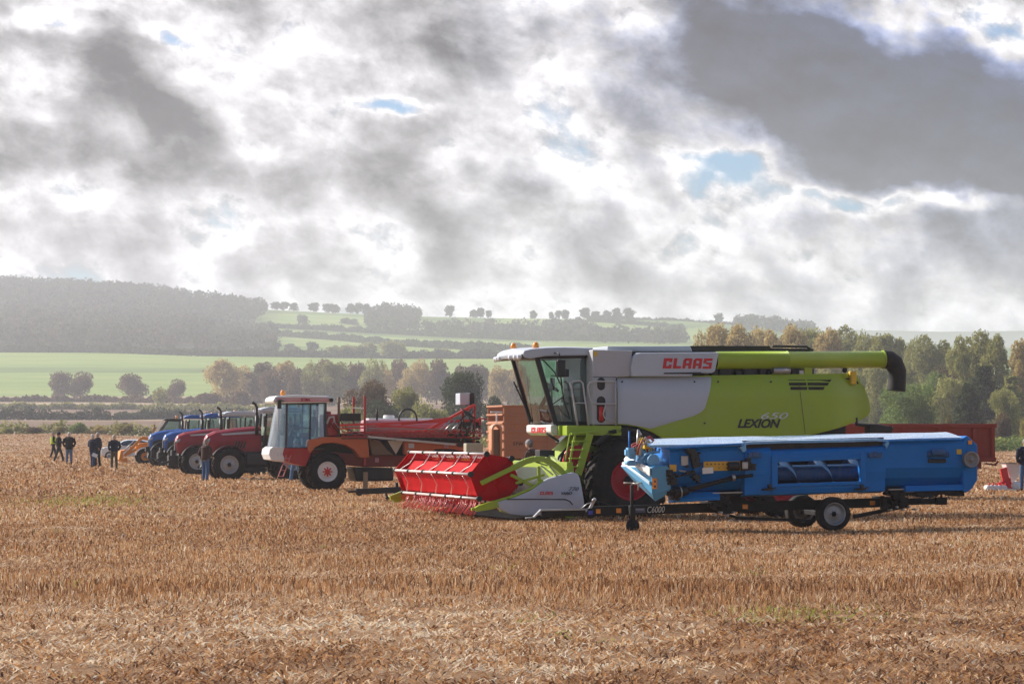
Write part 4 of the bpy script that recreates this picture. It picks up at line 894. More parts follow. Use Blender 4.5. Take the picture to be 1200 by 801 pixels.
# jockey wheel
JK=empty('jockey_wheel'); JK.parent=TR
b=MB(); b.cyl(BF.P(740.5,607,.35),BF.P(740.5,568,.35),.035,n=10); b.bar(BF.P(740.5,609,.35),BF.P(740.5,592,.35),.16,.11,up=(1,0,0)); b.bar(BF.P(738,603,.3),BF.P(742,613,.3),.02,.08,up=(1,0,0)); b.build('leg',TBLK,JK,.01)
b=MB(); b.path([BF.P(731,565.5,.35),BF.P(740,565.5,.35),BF.P(741,570,.35)],.018,6); b.path([BF.P(746,566,.35),BF.P(755,565,.35)],.018,6); b.path([BF.P(741,566,.35),BF.P(748,567,.3),BF.P(747.5,574,.3)],.02,6); b.build('crank_handle',paint('pale_zinc',(.62,.58,.5),.4,metal=.5),JK)
b=MB(); p=BF.P(741.5,615.5,.3); b.lathe((p[0],.27,p[2]),(0,1,0),[(0,.05),(0,.10),(.015,.13),(.05,.135),(.085,.13),(.1,.10),(.1,.05)],24); b.lathe((p[0],.26,p[2]),(0,1,0),[(0,0),(0,.03),(.02,.05),(.1,.05)],12); b.build('small_wheel',TYRE2,JK)
# axle and wheels
xw=bx(978); wz=.325
RIMT=paint('steel_rim',(.36,.36,.37),.4,metal=.5,dirt=.35)
wheel(TR,xw,-.02,wz+.02,.345,.26,.225,RIMT,0,-1,tyre=TYRE,bolts=6,depth=.3,dish=.1,hubm=TBLK); wheel(TR,xw,2.2,wz+.02,.345,.26,.225,RIMT,0,1,tyre=TYRE,bolts=6)
xt,zt_=tz(978); b=MB(); b.box((xw-.05,.2,wz-.04),(xw+.05,2.0,wz+.06)); b.box((xw-.12,VB-.08,wz),(xw+.12,VB+.08,zt_-.05)); b.build('axle',TBLK,TR,.01)
b=MB(); b.bar(BF.P(1000,605,.3),BF.P(1055,594,.45),.06,.075); b.bar(BF.P(862,606.5,.5),BF.P(955,610,.3),.06,.06); b.bar(BF.P(845,600,.5),BF.P(866,607,.45),.05,.05); b.build('stabiliser_bar',TBLK,TR,.006)
for px,yt in ((846,577),(1050,573)):
    S=empty('support_cradle'); S.parent=TR; x,z=tz(px); zt2=bz(x,.3,yt); b=MB(); b.box((x-.14,.2,z-.12),(x+.14,1.6,z+.1)); b.box((x-.07,.25,z),(x+.07,.45,zt2)); b.box((x-.35,.15,zt2-.04),(x+.35,1.5,zt2+.01)); clutter(b,px-12,px+12,yt+2,598+(px>900)*-3,.2,20,rg); b.build('bracket',TBLK,S,.006)
    b=MB(); 
    for k in range(5): xx=x-.28+.13*k; b.cyl((xx,.05,z-.14+.05*(k%2)),(xx,.25,z-.14+.05*(k%2)),.022,n=8)
    b.bar((x-.32,.12,zt2+.0),(x+.3,.12,zt2+.01),.02,.02); b.build('pin',STEEL,S)
b=MB(); xx,zz=tz(1062); b.bar(BF.P(1060,588,.3),BF.P(1108,586.5,.1),.08,.12); b.cyl(BF.P(1058,587,.3),BF.P(1080,586,.2),.055,n=10); b.cyl(BF.P(1103,575,.15),BF.P(1103,588,.15),.025,n=8); b.box((BF.P(1096,586,.1)[0],.0,BF.P(1096,591,.1)[2]),(BF.P(1108,586,.1)[0],.15,BF.P(1096,582.5,.1)[2])); b.build('rear_light_bar',TBLK,TR,.01)
b=MB(); b.box((BF.P(1070,578,.3)[0],.1,BF.P(1070,579,.3)[2]),(BF.P(1118,578,.3)[0],.9,BF.P(1070,575,.3)[2])); b.box((BF.P(1115,578,.3)[0],.1,BF.P(1115,581,.3)[2]),(BF.P(1126,578,.3)[0],.7,BF.P(1115,575,.3)[2])); b.build('rear_rest',TBLK,TR,.01)
SRED=paint('sprayer_red',(.42,.012,.018),.42,coat=.05,dirt=.4,dirtcol=(.26,.10,.05),scale=3)
SORG=paint('sprayer_red_orange_sheen',(.54,.12,.035),.5,dirt=.4,dirtcol=(.38,.17,.07),scale=3)  # same red paint, shifted to orange for the warm light it reflects
SDARK=paint('sprayer_dark_red',(.20,.02,.02),.5,dirt=.5,dirtcol=(.16,.09,.05),scale=3)
PINK=paint('tank_pinkish',(.52,.20,.22),.45,dirt=.4,dirtcol=(.5,.35,.3),scale=2)
SF=Fr(384,98.5,14); q=SF.P; SR=SF.root('crop_sprayer'); tag(SR,'red self-propelled crop sprayer with white cab and folded red boom arms','sprayer')
# wheels
RIMW=paint('white_rim',(.82,.82,.80),.4,dirt=.12)
wheel(SR,0,0,.64,.66,.55,.34,RIMW,20,-1,bolts=10,depth=.12,dish=.05,hubm=REDP); wheel(SR,-.02,2.1,.64,.66,.55,.34,RIMW,20,1,bolts=10)
xr=SF.T(528,552,0)[0]; wheel(SR,xr,0,.68,.70,.55,.36,RIMW,20,-1,bolts=10,depth=.12,dish=.05,hubm=REDP); wheel(SR,xr,2.1,.68,.70,.55,.36,RIMW,20,1)
for i in range(8):
    pass
b=MB(); [b.bar((cos(a_)*.02,.055-.03,.64-.03+sin(a_)*.02+.03),(cos(a_)*.17,.055-.03,.64+sin(a_)*.17),.045,.03,up=(0,1,0)) for a_ in [pi*j/4 for j in range(8)]]; b.lathe((0,.0,.64),(0,1,0),[(0,0),(0,.08),(.05,.09)],16); b.build('hub_star',REDP,SR)
# cab
SC_=empty('cab'); SC_.parent=SR; v0,v1=.28,1.9
t=lambda px,py,v=v0: SF.T(px,py,v)
ft=t(336,472); fb=t(335,525); mt=t(364,472); mb_=t(363,525); rt_=t(381.5,472); rb_=t(381,512)
b=MB()
for v in (v0,v1):
    b.bar(L3(ft,v),L3(fb,v),.10,.08,up=(1,0,0)); b.bar(L3(mt,v),L3(mb_,v),.06,.06,up=(1,0,0)); b.bar(L3(rt_,v),L3(rb_,v),.09,.08,up=(1,0,0)); b.bar(L3(ft,v),L3(rt_,v),.07,.07); b.bar(L3(fb,v),L3(mb_,v),.07,.07); b.bar(L3(mb_,v),L3(rb_,v),.07,.07)
b.build('cab_frame',paint('frame_darkblue',(.02,.03,.05),.4,dirt=.1),SC_,.015)
GLB=glass('cab_glass_blue',(.45,.66,.72),.16)
def LG(p,v,top): return (p[0],v+(.17 if v<1 else -.17)*top,p[1])
for v,s in ((v0,-.01),(v1,.01)):
    b=MB(); b.add([LG(ft,v+s,1),LG(mt,v+s,1),LG(mb_,v+s,0),LG(fb,v+s,0)],[(0,1,2,3)]); b.build('door_glass',GLB,SC_); b=MB(); b.add([LG(mt,v+s,1),LG(rt_,v+s,1),LG(rb_,v+s,0),LG(mb_,v+s,0)],[(0,1,2,3)]); b.build('side_window',GLB,SC_)
b=MB(); n=8; vs=[]; wt=t(330,474); wb=t(322.5,524)
for i in range(n+1):
    k=i/n; v=v0+(v1-v0)*k; e_=(1-abs(2*k-1)**2.2)
    vs+=[(ft[0]+(wt[0]-ft[0])*min(1,e_*1.6)-.05*e_,v,wt[1]),(fb[0]-.02+(wb[0]-fb[0]+.02)*min(1,e_*1.6)-.12*e_,v,wb[1])]
b.add(vs,[(2*i,2*i+2,2*i+3,2*i+1) for i in range(n)],True); b.build('windscreen',glass('windscreen_pale',(.55,.64,.66),.13,.08),SC_,recalc=False)
rf=[t(*p) for p in [(321,465.5),(325,463.5),(345,462.5),(384,463.8),(389.5,466.5),(389,471.3),(321,472.5),(319,469)]]
b=MB(); b.prism(rf,v0-.08,v1+.1); RF=b.build('roof',WHITEP,SC_,.04)
b=MB(); 
for ya,yb_ in ((466.2,467.4),(468.6,470)): b.prism([t(323,ya),t(386,ya),t(386,yb_),t(323,yb_)],v0-.088,v0-.07)
b.build('roof_stripe',paint('stripe_crimson',(.50,.05,.12),.4),RF)
lettering('BITWA' if False else 'SITMA',*t(352,470.4),*t(363,466),v0-.094,paint('letter_crimson',(.40,.01,.05),.4,dirt=.05),RF,bold=.03)
b=MB(); p=t(387.5,468.5); b.lathe((p[0],v0-.16,p[1]),(0,1,0),[(0,.0),(.0,.04),(.0,.07),(.1,.07)],12); b.build('rear_lamp',BLACK,RF)
b=MB(); p=q(331.5,462.5,.8); b.lathe(p,(0,0,1),[(-.03,.06),(.0,.09),(.12,.085),(.16,.05),(.17,0)],12); b.build('beacon',AMBER,SC_)
b=MB(); x=fb[0]; zf=fb[1]; b.box((x,v0+.05,zf-.06),(rb_[0],v1-.05,zf)); b.box((x+.02,v0+.2,zf),(x+.3,v1-.2,zf+.45)); b.build('console',paint('console_grey',(1,1,1)),SC_,.03)
seat_at(SC_,x+.85,1.1,zf+.4); steering(SC_,x+.42,1.1,zf+.72,.18)
b=MB(); p=q(347,500,.5); b.box((p[0]-.1,.5,p[2]-.1),(p[0]+.12,.6,p[2]+.08)); b.build('monitor',BLACK,SC_,.01)
b=MB(); p=q(327,472,.1); b.path([q(333,470,.3),q(330,469,.05)],.03,6); b.box((p[0]-.07,.0,p[2]-.2),(p[0]+.07,.1,p[2]+.12)); b.build('mirror',BLACK,SC_,.02)
b=MB(); p1=t(345,548); b.prism([t(333,524.5),t(363,524.5),t(364,532),t(358,546),t(336,541),t(331,532)],v0-.05,v1+.05); LB=b.build('lower_cab',SDARK if False else SRED,SC_,.03)
b=MB(); b.prism([t(316,526),t(320,523),t(333,524),t(333,541),t(317.5,538.5),t(315,532)],v0-.02,v1+.02); NC=b.build('nose_panel',WHITEP,SC_,.02)
for px in (326,329.5): b=MB(); p=t(px,532); b.box((p[0]-.04,v0-.03,p[1]-.07),(p[0]+.03,v0-.01,p[1]+.06)); b.build('headlight',LAMP,NC)
b=MB(); b.bar(q(336,533,-.02),q(326,558,-.05),.05,.03,up=(1,0,0)); b.bar(q(341,533,.0),q(332,558,-.03),.05,.03,up=(1,0,0))
for k in range(4): f_=.15+.28*k; b.bar(Vector(q(336,533,-.02)).lerp(Vector(q(326,558,-.05)),f_),Vector(q(341,533,0)).lerp(Vector(q(332,558,-.03)),f_),.10,.03)
b.build('ladder',paint('ladder_pinkred',(.55,.16,.16),.5,dirt=.4),SC_)
# chassis and mudguards
b=MB(); b.prism([q2[::2] for q2 in [q(366,527,.5),q(368,541,.5),q(430,547,.5),q(600,545,.5),q(600,534,.5),q(430,533,.5)]],.5,1.7); b.box((-.2,.3,.5),(.2,1.9,.78)); b.box((xr-.2,.3,.5),(xr+.2,1.9,.78)); b.build('chassis',SDARK,SR,.02)
b=MB(); b.prism([q2[::2] for q2 in [q(366,528,.6),q(372,512,.6),q(470,500,.6),q(540,505,.6),q(540,536,.6),q(366,537,.6)]],.62,1.6); b.build('engine_bay',DARK,SR,.02)
b=MB(); b.prism([q2[::2] for q2 in [q(414,547,.3),q(462,548,.3),q(462,563,.3),q(418,564,.3)]],.35,1.7); b.build('belly_tank',BLACK,SR,.06)
b=MB(); b.prism([q2[::2] for q2 in [q(361,527,.05),q(363,515,.05),q(381,511.5,.05),q(431,512,.05),q(433,536,.05),q(422,536,.05),q(415,527,.05),q(405,521,.05),q(392,518.5,.05),q(378,519.5,.05),q(369,524,.05),q(364,531,.05)]],.03,.75); b.build('front_mudguard',SORG,SR,.03)
b=MB(); b.prism([q2[::2] for q2 in [q(474,517,.05),q(535,519,.05),q(556,523,.05),q(558,532,.05),q(548,530,.05),q(530,526,.05),q(510,526,.05),q(500,534,.05),q(474,532,.05)]],.03,.75); RM=b.build('rear_mudguard',SORG,SR,.03)
for px,w,m in ((482,.10,GREYP),(523,.09,paint('sticker_pinkgrey',(.5,.25,.28),.4))): b=MB(); p=q(px,522,.02); b.box((p[0]-w,.018,p[2]-.08),(p[0]+w,.029,p[2]+.08)); b.build('sticker',m,RM)
b=MB(); p=q(443,539,.4); b.box((p[0]-.09,.48,p[2]-.07),(p[0]+.05,.5,p[2]+.08)); b.build('sticker',paint('sticker_pinkgrey',(1,1,1)),SR)
b=MB(); b.add([q(454,516,.2),q(473,516,.2),q(464,532,.2)],[(0,1,2)]); b.add([q(454,516,.22),q(473,516,.22),q(464,532,.22)],[(2,1,0)]); b.build('triangle_plate',paint('pale_beige',(.62,.58,.50),.5),SR)
b=MB(); b.prism([q2[::2] for q2 in [q(432,514,.3),q(445,516,.3),q(455,528,.3),q(462,533,.3),q(436,533,.3)]],.3,.9); b.build('locker',paint('dull_tan',(.20,.14,.09),.7,dirt=.4),SR,.02)
b=MB(); b.prism([q2[::2] for q2 in [q(474,515,.4),q(456,532,.4),q(474,533,.4)]],.4,.9); b.box((q(434,533,.4)[0],.4,q(434,533,.4)[2]),(q(474,520,.4)[0],1.6,q(474,520,.4)[2])); b.build('side_box',DARK,SR)
b=MB(); p0=q(431,511.5,-.05); p1=q(533,520.5,-.05); b.bar(p0,p1,.30,.07); b.build('catwalk',paint('pale_aluminium',(.58,.58,.53),.5,dirt=.4),SR)
b=MB(); p=q(429,571,.0); b.box((p[0]-.08,.0,.05),(p[0]+.06,.15,.62)); b.build('prop_leg',paint('dusty_wood',(.40,.27,.15),.8),SR)
# tank
b=MB(); xt0=q(430,500,.5)[0]; xt1=q(525,500,.5)[0]; zt0=q(470,512,.5)[2]; zt1=q(470,491.5,.5)[2]
sec=[(.55,zt0),(.40,zt0+.25),(.45,zt1-.18),(.62,zt1),(1.7,zt1),(1.85,zt1-.2),(1.85,zt0+.2),(1.7,zt0)]
b.prismx(sec,xt0,xt1); TK=b.build('liquid_tank',PINK,SR,.09,3)
b=MB(); b.prismx([(.66,zt1-.01),(1.66,zt1-.01),(1.6,zt1+.05),(.72,zt1+.05)],xt0+.1,xt1-.5); b.lathe((xt0+.9,1.1,zt1+.04),(0,0,1),[(0,.2),(.1,.2),(.12,.17),(.12,0)],14); b.build('tank_top',WHITEP,TK,.02)
b=MB(); b.cyl(q(441.8,492,.6),q(441.8,479,.6),.035,n=8); b.build('breather_pipe',DARK,TK)
b=MB(); c0=q(478,491,.6); rr_=(q(488,491,.6)[0]-q(478,491,.6)[0]); b.path([(c0[0]-rr_,.6,c0[2]-.05)]+[(c0[0]+cos(a)*-rr_*1.05,.6,c0[2]+sin(a)*.36) for a in [pi*i/12 for i in range(13)]]+[(c0[0]+rr_,.6,c0[2]-.1)],.035,8); b.build('filler_hose',BLACK,TK)
# engine cover, black box, posts
b=MB(); p0=q(383,511,.3); p1=q(397,485,.3); b.box((p0[0],.3,p0[2]),(p1[0],1.8,p1[2])); b.box((p0[0]+.0,.5,p1[2]-.02),(p0[0]+.2,1.0,p1[2]+.1)); b.build('engine_cover',SRED,SR,.05)
b=MB(); p0=q(400,493,.25); p1=q(423,484,.25); b.box((p0[0],.25,p0[2]),(p1[0],1.2,p1[2])); b.build('black_box',BLACK,SR,.02)
b=MB(); b.cyl(q(397,512,.2),q(397,465,.2),.045,n=8); b.build('exhaust',paint('rusty_pipe',(.18,.11,.07),.7,metal=.3,dirt=.4),SR)
b=MB(); b.bar(q(427.5,545,.1),q(427.5,464,.1),.07,.07,up=(1,0,0)); b.bar(q(414.5,496,.9),q(414.5,464.5,.9),.07,.07,up=(1,0,0)); b.build('boom_post',SRED,SR,.006)
b=MB(); b.bar(q(414,477.5,.5),q(428,478,.1),.035,.04); b.build('post_brace',RAIL,SR)
for i in range(5):
    b=MB(); rg=random.Random(i); b.path([q(385+i*3,500,.15),q(387+i*4,492+rg.random()*4,.1),q(392+i*5,505-rg.random()*5,.12),q(400+i*7,509,.1),q(418+i*4,507+i,.1)],.02,6); b.build('hydraulic_hose',[BLACK,STEEL,SRED][i%3],SR)
b=MB(); b.path([q(383,496,.2),q(386,489,.2),q(391,488,.2),q(392,495,.2)],.035,8); b.build('grey_hose',RAIL,SR)
# folded boom: three stacked lattice sections per side, pivot mast at the rear
def truss(b,p0,p1,h,n,r,v,m=None):
    a=Vector(p0); c=Vector(p1); up=Vector((0,0,h)); b.bar(a,c,r,r,m); b.bar(a+up,c+up,r,r,m)
    for i in range(n): t0=i/n; t1=(i+1)/n; b.bar(a.lerp(c,t0)+(up if i%2 else Vector()),a.lerp(c,t1)+(Vector() if i%2 else up),r*.6,r*.6,m)
for side,v in ((0,.02),(1,1.95)):
    BM=empty('boom_arm'); BM.parent=SR
    b=MB(); b.bar(q(398,498,v),q(560,493,v) if side else q(560,492,v),.08,.08); b.bar(q(398,502,v),q(470,499,v),.05,.05); b.bar(q(440,497.5,v),q(552,506,v),.06,.06); b.bar(q(400,508,v+.1),q(548,503,v+.1),.05,.05)
    b.bar(q(497,506,v),q(556,474,v),.09,.09); b.bar(q(470,497,v),q(530,489.5,v),.08,.08); b.build('main_beam',REDP if side==0 else SRED,BM,.006)
    b=MB(); truss(b,q(430,505.5,v-.06),q(566,508,v-.06),.13,16,.03,v); b.build('outer_section',paint('boom_grey',(.33,.31,.30),.5,metal=.3,dirt=.4),BM)
    b=MB(); truss(b,q(400,511,v-.1),q(565,512.5,v-.1),.16,18,.035,v); b.build('middle_section',SRED,BM)
    b=MB(); truss(b,q(556,512,v-.12),q(611,512.5,v-.1),.12,9,.022,v); b.build('tip_section',paint('boom_grey',(1,1,1)),BM)
    b=MB()
    for i in range(13): px=436+i*9; b.bar(q(px,511,v-.12),q(px,516.5,v-.12),.03,.03,up=(1,0,0))
    b.path([q(400,513.5,v-.12),q(480,513,v-.12),q(560,514.5,v-.12)],.018,6); b.build('spray_line',BLACK,BM)
b=MB()
for px in (513,519,527): b.cyl(q(px,506,-.02),q(px+15,492,-.02),.028,n=8)
b.build('silver_ram',STEEL,SR)
MS=empty('rear_mast'); MS.parent=SR
b=MB()
for v in (.15,1.8): b.bar(q(543,525,v),q(542,478,v),.10,.10,up=(1,0,0)); b.bar(q(555,522,v),q(556,474,v),.08,.08,up=(1,0,0)); b.bar(q(562,512,v),q(562,489,v),.12,.08,up=(1,0,0)); b.bar(q(572,512,v),q(572,490,v),.05,.05,up=(1,0,0)); b.bar(q(562,490,v),q(573,491,v),.05,.05); b.bar(q(543,494,v),q(562,493,v),.08,.1); b.bar(q(540,500,v),q(562,506,v),.06,.06)
for yy in (480,494,506,518): b.bar(q(549,yy,.15),q(549,yy,1.8),.08,.08)
b.build('mast_frame',SRED,MS,.006)
rg=random.Random(4)
b=MB()
for i in range(40): p=q(rg.uniform(538,562),rg.uniform(492,524),rg.uniform(.0,.3)); a=rg.uniform(.03,.08); b.box((p[0]-a,p[1]-a,p[2]-a),(p[0]+a,p[1]+a,p[2]+a*rg.uniform(.5,1.5)))
for i in range(8): b.path([q(548+rg.uniform(-10,10),476+rg.random()*8,0),q(545+rg.uniform(-8,14),490,-.1),q(548+rg.uniform(-12,12),507,-.1),q(545+rg.uniform(-10,12),522,0)],.018,5)
b.build('valve_cluster',DARK,MS)
b=MB(); p0=q(539,474,.3); p1=q(550,460.5,.3); b.box((p0[0],.3,p0[2]),(p1[0]+.02,1.0,p1[2])); b.build('control_box',GREYP,MS,.02)
b=MB(); p1=q(550.5,460.5,.28); b.box((p1[0]+.02,.27,p0[2]-.02),(p1[0]+.17,1.03,p1[2]+.02)); b.build('box_shade_side',DARK,MS,.01)  # dark slab added as the shaded right face of the white box
b=MB(); b.prism([q2[::2] for q2 in [q(536,523,.2),q(563,522,.2),q(566,532,.2),q(540,534,.2)]],.3,1.6); b.build('rear_platform',SORG,MS,.02)
# tongue of a low header carrier left standing in front
TG=Fr(440,84,14); q=TG.P; TO=TG.root('drawbar'); tag(TO,'low dark metal drawbar with hitch sticking out left of the red reel','drawbar')
z_=TG.T(440,575,0)[1]
b=MB(); b.bar(q(424,575.5,0),q(474,573.5,0),.16,.17); b.bar(q(425,573,0),q(474,570.5,0),.05,.05); b.box((q(417,578,0)[0],-.07,q(417,578,0)[2]),(q(428,572,0)[0],.07,q(428,572,0)[2])); b.build('beam',DARK,TO,.01)
b=MB(); b.bar(q(408,576,0),q(420,575,0),.05,.06); b.cyl(q(421,576.5,-.06),q(421,576.5,.06),.11,n=12); b.build('hitch_ring',DARK,TO)
b=MB(); b.bar(q(452,578,-.05),q(455,584,-.05),.06,.05); b.bar(q(455,584,-.05),q(452,583,.0),.05,.05); b.bar(q(465,565,.1),q(465,578,.1),.08,.08); b.box((q(462,578,.1)[0],0,0),(q(465,578,.1)[0],.2,q(464,577,.1)[2])); b.build('stand_leg',DARK,TO)
# ---------------------------------------------------------------- tractors
LAMPD=paint('headlight_smoked',(.28,.29,.30),.15,coat=.6,dirt=.1)
def tractor(px,D,deg,body,roofm,rimm,label,nose=-.95,R=.69,name='tractor',roofz=3.1,style=0,link_=.75):
    fr=Fr(px,D,deg,terr1((px-HX)/F*D,D)); r=fr.root(name); tag(r,label,'tractor',group='tractors parked side by side in the row')
    Wt=1.95; y0=.0; yc=Wt/2
    wheel(r,0,0,R-.03,R,.48,R*.55,rimm,18,-1,bolts=8,depth=.25,steer=0); wheel(r,0,Wt,R-.03,R,.48,R*.55,rimm,18,1)
    wheel(r,2.75,-.12,.93,.97,.62,.5,rimm,22,-1,bolts=8,depth=.3); wheel(r,2.75,Wt+.12,.93,.97,.62,.5,rimm,22,1)
    # hood: lofted sections front to back
    secs=[(nose,.24,1.25,1.72),(nose+.10,.33,1.05,1.92),(nose+.45,.38,1.02,2.08),(.3,.40,1.05,2.20),(1.0,.42,1.1,2.27),(1.45,.44,1.1,2.29)]
    b=MB(); ring=[]
    for x,w,zb,zt in secs:
        ring.append([(x,yc-w*.92,zb),(x,yc-w,zb+(zt-zb)*.55),(x,yc-w*.82,zt-.10),(x,yc-w*.4,zt),(x,yc+w*.4,zt),(x,yc+w*.82,zt-.10),(x,yc+w,zb+(zt-zb)*.55),(x,yc+w*.92,zb)])
    vs=[p for rg_ in ring for p in rg_]; n=8
    b.add(vs,[(i*n+j,i*n+(j+1)%n,(i+1)*n+(j+1)%n,(i+1)*n+j) for i in range(len(secs)-1) for j in range(n)]+[tuple(range(n-1,-1,-1)),tuple(range((len(secs)-1)*n,len(secs)*n))],False); HO=b.build('hood',body,r,.04,3)
    b=MB(); b.prismx([(yc-.22,1.1),(yc+.22,1.1),(yc+.2,1.6),(yc-.2,1.6)],nose-.03,nose+.03); b.build('grille',BLACK,HO,.02)
    for s in (-1,1): b=MB(); b.hull([(nose-.02,yc+s*.26,1.62),(nose-.02,yc+s*.12,1.66),(nose+.22,yc+s*.36,1.76),(nose+.2,yc+s*.2,1.84),(nose+.02,yc+s*.28,1.54),(nose+.2,yc+s*.385,1.64)]); b.build('headlight',LAMPD,HO,.01)
    b=MB()
    if style==0:
        b.prism([(-.3,1.96),(1.4,2.10),(1.42,1.98),(-.2,1.90)],yc-.425,yc-.37); b.build('side_stripe',GREYP,HO)
        b=MB()
        for k in range(4): b.prism([(.25+k*.13,1.35),(.31+k*.13,1.35),(.42+k*.13,1.65),(.36+k*.13,1.65)],yc-.43,yc-.38)
        b.build('side_vent',BLACK,HO)
    else:
        b.prism([(nose+.15,1.15),(.5,1.2),(.75,1.7),(nose+.5,1.62),(nose+.2,1.5)],yc-.415,yc-.32); b.build('side_vent',BLACK,HO,.01)
    b=MB(); b.box((-.35,yc-.3,.55),(1.9,yc+.3,1.15)); b.box((-.12,.25,.55),(.12,Wt-.25,.78)); b.box((1.6,yc-.4,.6),(3.1,yc+.4,1.3)); b.box((2.5,.2,.8),(3.0,Wt-.2,1.1)); b.box((.7,.35,.75),(1.75,.62,1.2)); b.build('chassis',DARK,r,.03)
    b=MB(); b.box((nose-.35*min(1,link_/.5),yc-.35,.45),(nose+.1,yc+.35,.95)); b.bar((nose-.0,yc-.35,.8),(nose-link_,yc-.42,.5),.07,.1); b.bar((nose-.0,yc+.35,.8),(nose-link_,yc+.42,.5),.07,.1); b.box((nose-.2,yc-.28,.9),(nose,yc+.28,1.2)); b.build('front_linkage',BLACK,r,.02)
    for s in (0,1):
        b=MB(); arc=[(cos(radians(a)),sin(radians(a))) for a in range(20,161,14)]; b.prism([(p[0]*(R+.09),R+p[1]*(R+.09)) for p in arc]+[(p[0]*(R+.06),R+p[1]*(R+.06)) for p in arc[::-1]],.02+s*(Wt-.5),.48+s*(Wt-.5)); b.bar((0,.5+s*(Wt-1),R),(0,.35+s*(Wt-.7),2*R+.05),.05,.05); b.build('front_mudguard',BLACK,r)
        b=MB(); arc=[(cos(radians(a)),sin(radians(a))) for a in range(10,166,12)]; b.prism([(2.75+p[0]*1.09,.95+p[1]*1.09) for p in arc]+[(2.75+p[0]*1.04,.95+p[1]*1.04) for p in arc[::-1]],-.1+s*(Wt-.45),.55+s*(Wt-.35)); b.build('rear_mudguard',body if style else BLACK,r)
    # cab
    cb=empty('cab'); cb.parent=r; ca,cz=.22,Wt-.22; zf=1.35; zt=roofz-.28
    fr0=(1.50,zf);fr1=(1.62,zt); md0=(2.35,zf+.5);md1=(2.4,zt); re0=(3.15,zf+.7);re1=(3.05,zt)
    b=MB()
    for v in (ca,cz):
        b.bar(L3(fr0,v),L3(fr1,v),.07,.08,up=(1,0,0)); b.bar((2.3,v,zf-.2),L3(md1,v),.06,.07,up=(1,0,0)); b.bar(L3(re0,v),L3(re1,v),.07,.08,up=(1,0,0)); b.bar(L3(fr0,v),(2.3,v,zf-.1),.07,.1)
    b.build('cab_frame',BLACK,cb,.01)
    for v in (ca+.01,cz-.01):
        b=MB(); b.add([L3(fr0,v),(2.3,v,zf-.1),L3(md1,v),L3(fr1,v)],[(0,1,2,3)]); b.build('door_glass',GLASS,cb,recalc=False)
        b=MB(); b.add([(2.3,v,zf+.4),L3(re0,v),L3(re1,v),L3(md1,v)],[(0,1,2,3)]); b.build('side_window',GLASS,cb,recalc=False)
    b=MB(); b.add([L3(fr0,ca),L3(fr1,ca),L3(fr1,cz),L3(fr0,cz)],[(0,1,2,3)]); b.build('windscreen',GLASS,cb,recalc=False)
    b=MB(); b.add([L3(re0,ca),L3(re1,ca),L3(re1,cz),L3(re0,cz)],[(0,1,2,3)]); b.build('rear_window',GLASS,cb,recalc=False)
    b=MB(); b.box((1.55,ca+.04,zf-.25),(3.1,cz-.04,zf)); b.box((1.52,yc-.25,zf),(1.8,yc+.25,zf+.55)); b.box((2.0,ca+.05,zf),(2.7,ca+.3,zf+.5)); b.build('console',DARK,cb,.03)
    seat_at(cb,2.45,yc,zf+.4); steering(cb,1.98,yc,zf+.75,.19)
    b=MB(); b.prism([(1.30,roofz-.24),(1.36,roofz-.08),(1.7,roofz),(2.9,roofz),(3.25,roofz-.07),(3.3,roofz-.24)],ca-.06,cz+.06); RFm=b.build('roof',roofm,cb,.06,3)
    for v in (ca+.1,cz-.1): b=MB(); b.box((1.27,v-.09,roofz-.22),(1.34,v+.09,roofz-.1)); b.build('work_light',LAMP,cb,.01)
    b=MB(); b.lathe((3.0,ca+.1,roofz-.02),(0,0,1),[(0,.06),(.04,.06),(.05,.08),(.17,.07),(.2,0)],10); b.build('beacon',AMBER,cb)
    b=MB(); b.path([(1.2,ca+.02,1.9),(1.2,ca+.02,2.75)],.085,12); b.path([(1.2,ca+.02,2.7),(1.2,ca+.02,roofz),(1.12,ca+.02,roofz+.12),(1.0,ca+.02,roofz+.2)],.055,10); b.build('exhaust',BLACK,r)
    b=MB(); b.path([(1.6,ca,2.6),(1.5,ca-.35,2.62)],.02,6); b.box((1.42,ca-.5,2.25),(1.5,ca-.28,2.72)); b.build('mirror',BLACK,cb,.02)
    b=MB()
    for k in range(3): b.box((1.75,-.02,.45+k*.3),(2.15,.3,.48+k*.3))
    b.bar((1.75,0,.45),(1.75,.05,1.3),.03,.03,up=(1,0,0)); b.bar((2.15,0,.45),(2.15,.05,1.3),.03,.03,up=(1,0,0)); b.build('step',BLACK,r)
    b=MB(); b.box((.75,.3,.62),(1.7,.7,1.15)); b.build('fuel_tank',BLACK,r,.06)
    return r
MAR=paint('maroon_paint',(.32,.008,.022),.36,coat=.1,dirt=.12,dirtcol=(.28,.14,.10),scale=2); TBLUE=paint('tractor_blue',(.010,.105,.42),.36,coat=.15,dirt=.2,dirtcol=(.12,.14,.2),scale=2)
RIMG=paint('grey_rim',(.42,.42,.43),.4,metal=.3,dirt=.3)
tractor(269,120,14,MAR,GREYP,RIMG,'maroon red tractor nearest the sprayer, with the man in jeans at its front wheel',link_=.2)
tractor(231,138,14,MAR,GREYP,RIMG,'second maroon red tractor, between the blue tractors and the nearest maroon one')
tractor(212,155,14,TBLUE,TBLUE,RIMG,'blue tractor next to the maroon tractors, mostly behind them',nose=-.85,style=1,link_=.45)
tractor(191,171,14,TBLUE,TBLUE,paint('white_rim',(1,1,1)),'blue tractor with white wheel rims beside the yellow loader',nose=-.75,style=1,link_=.1)
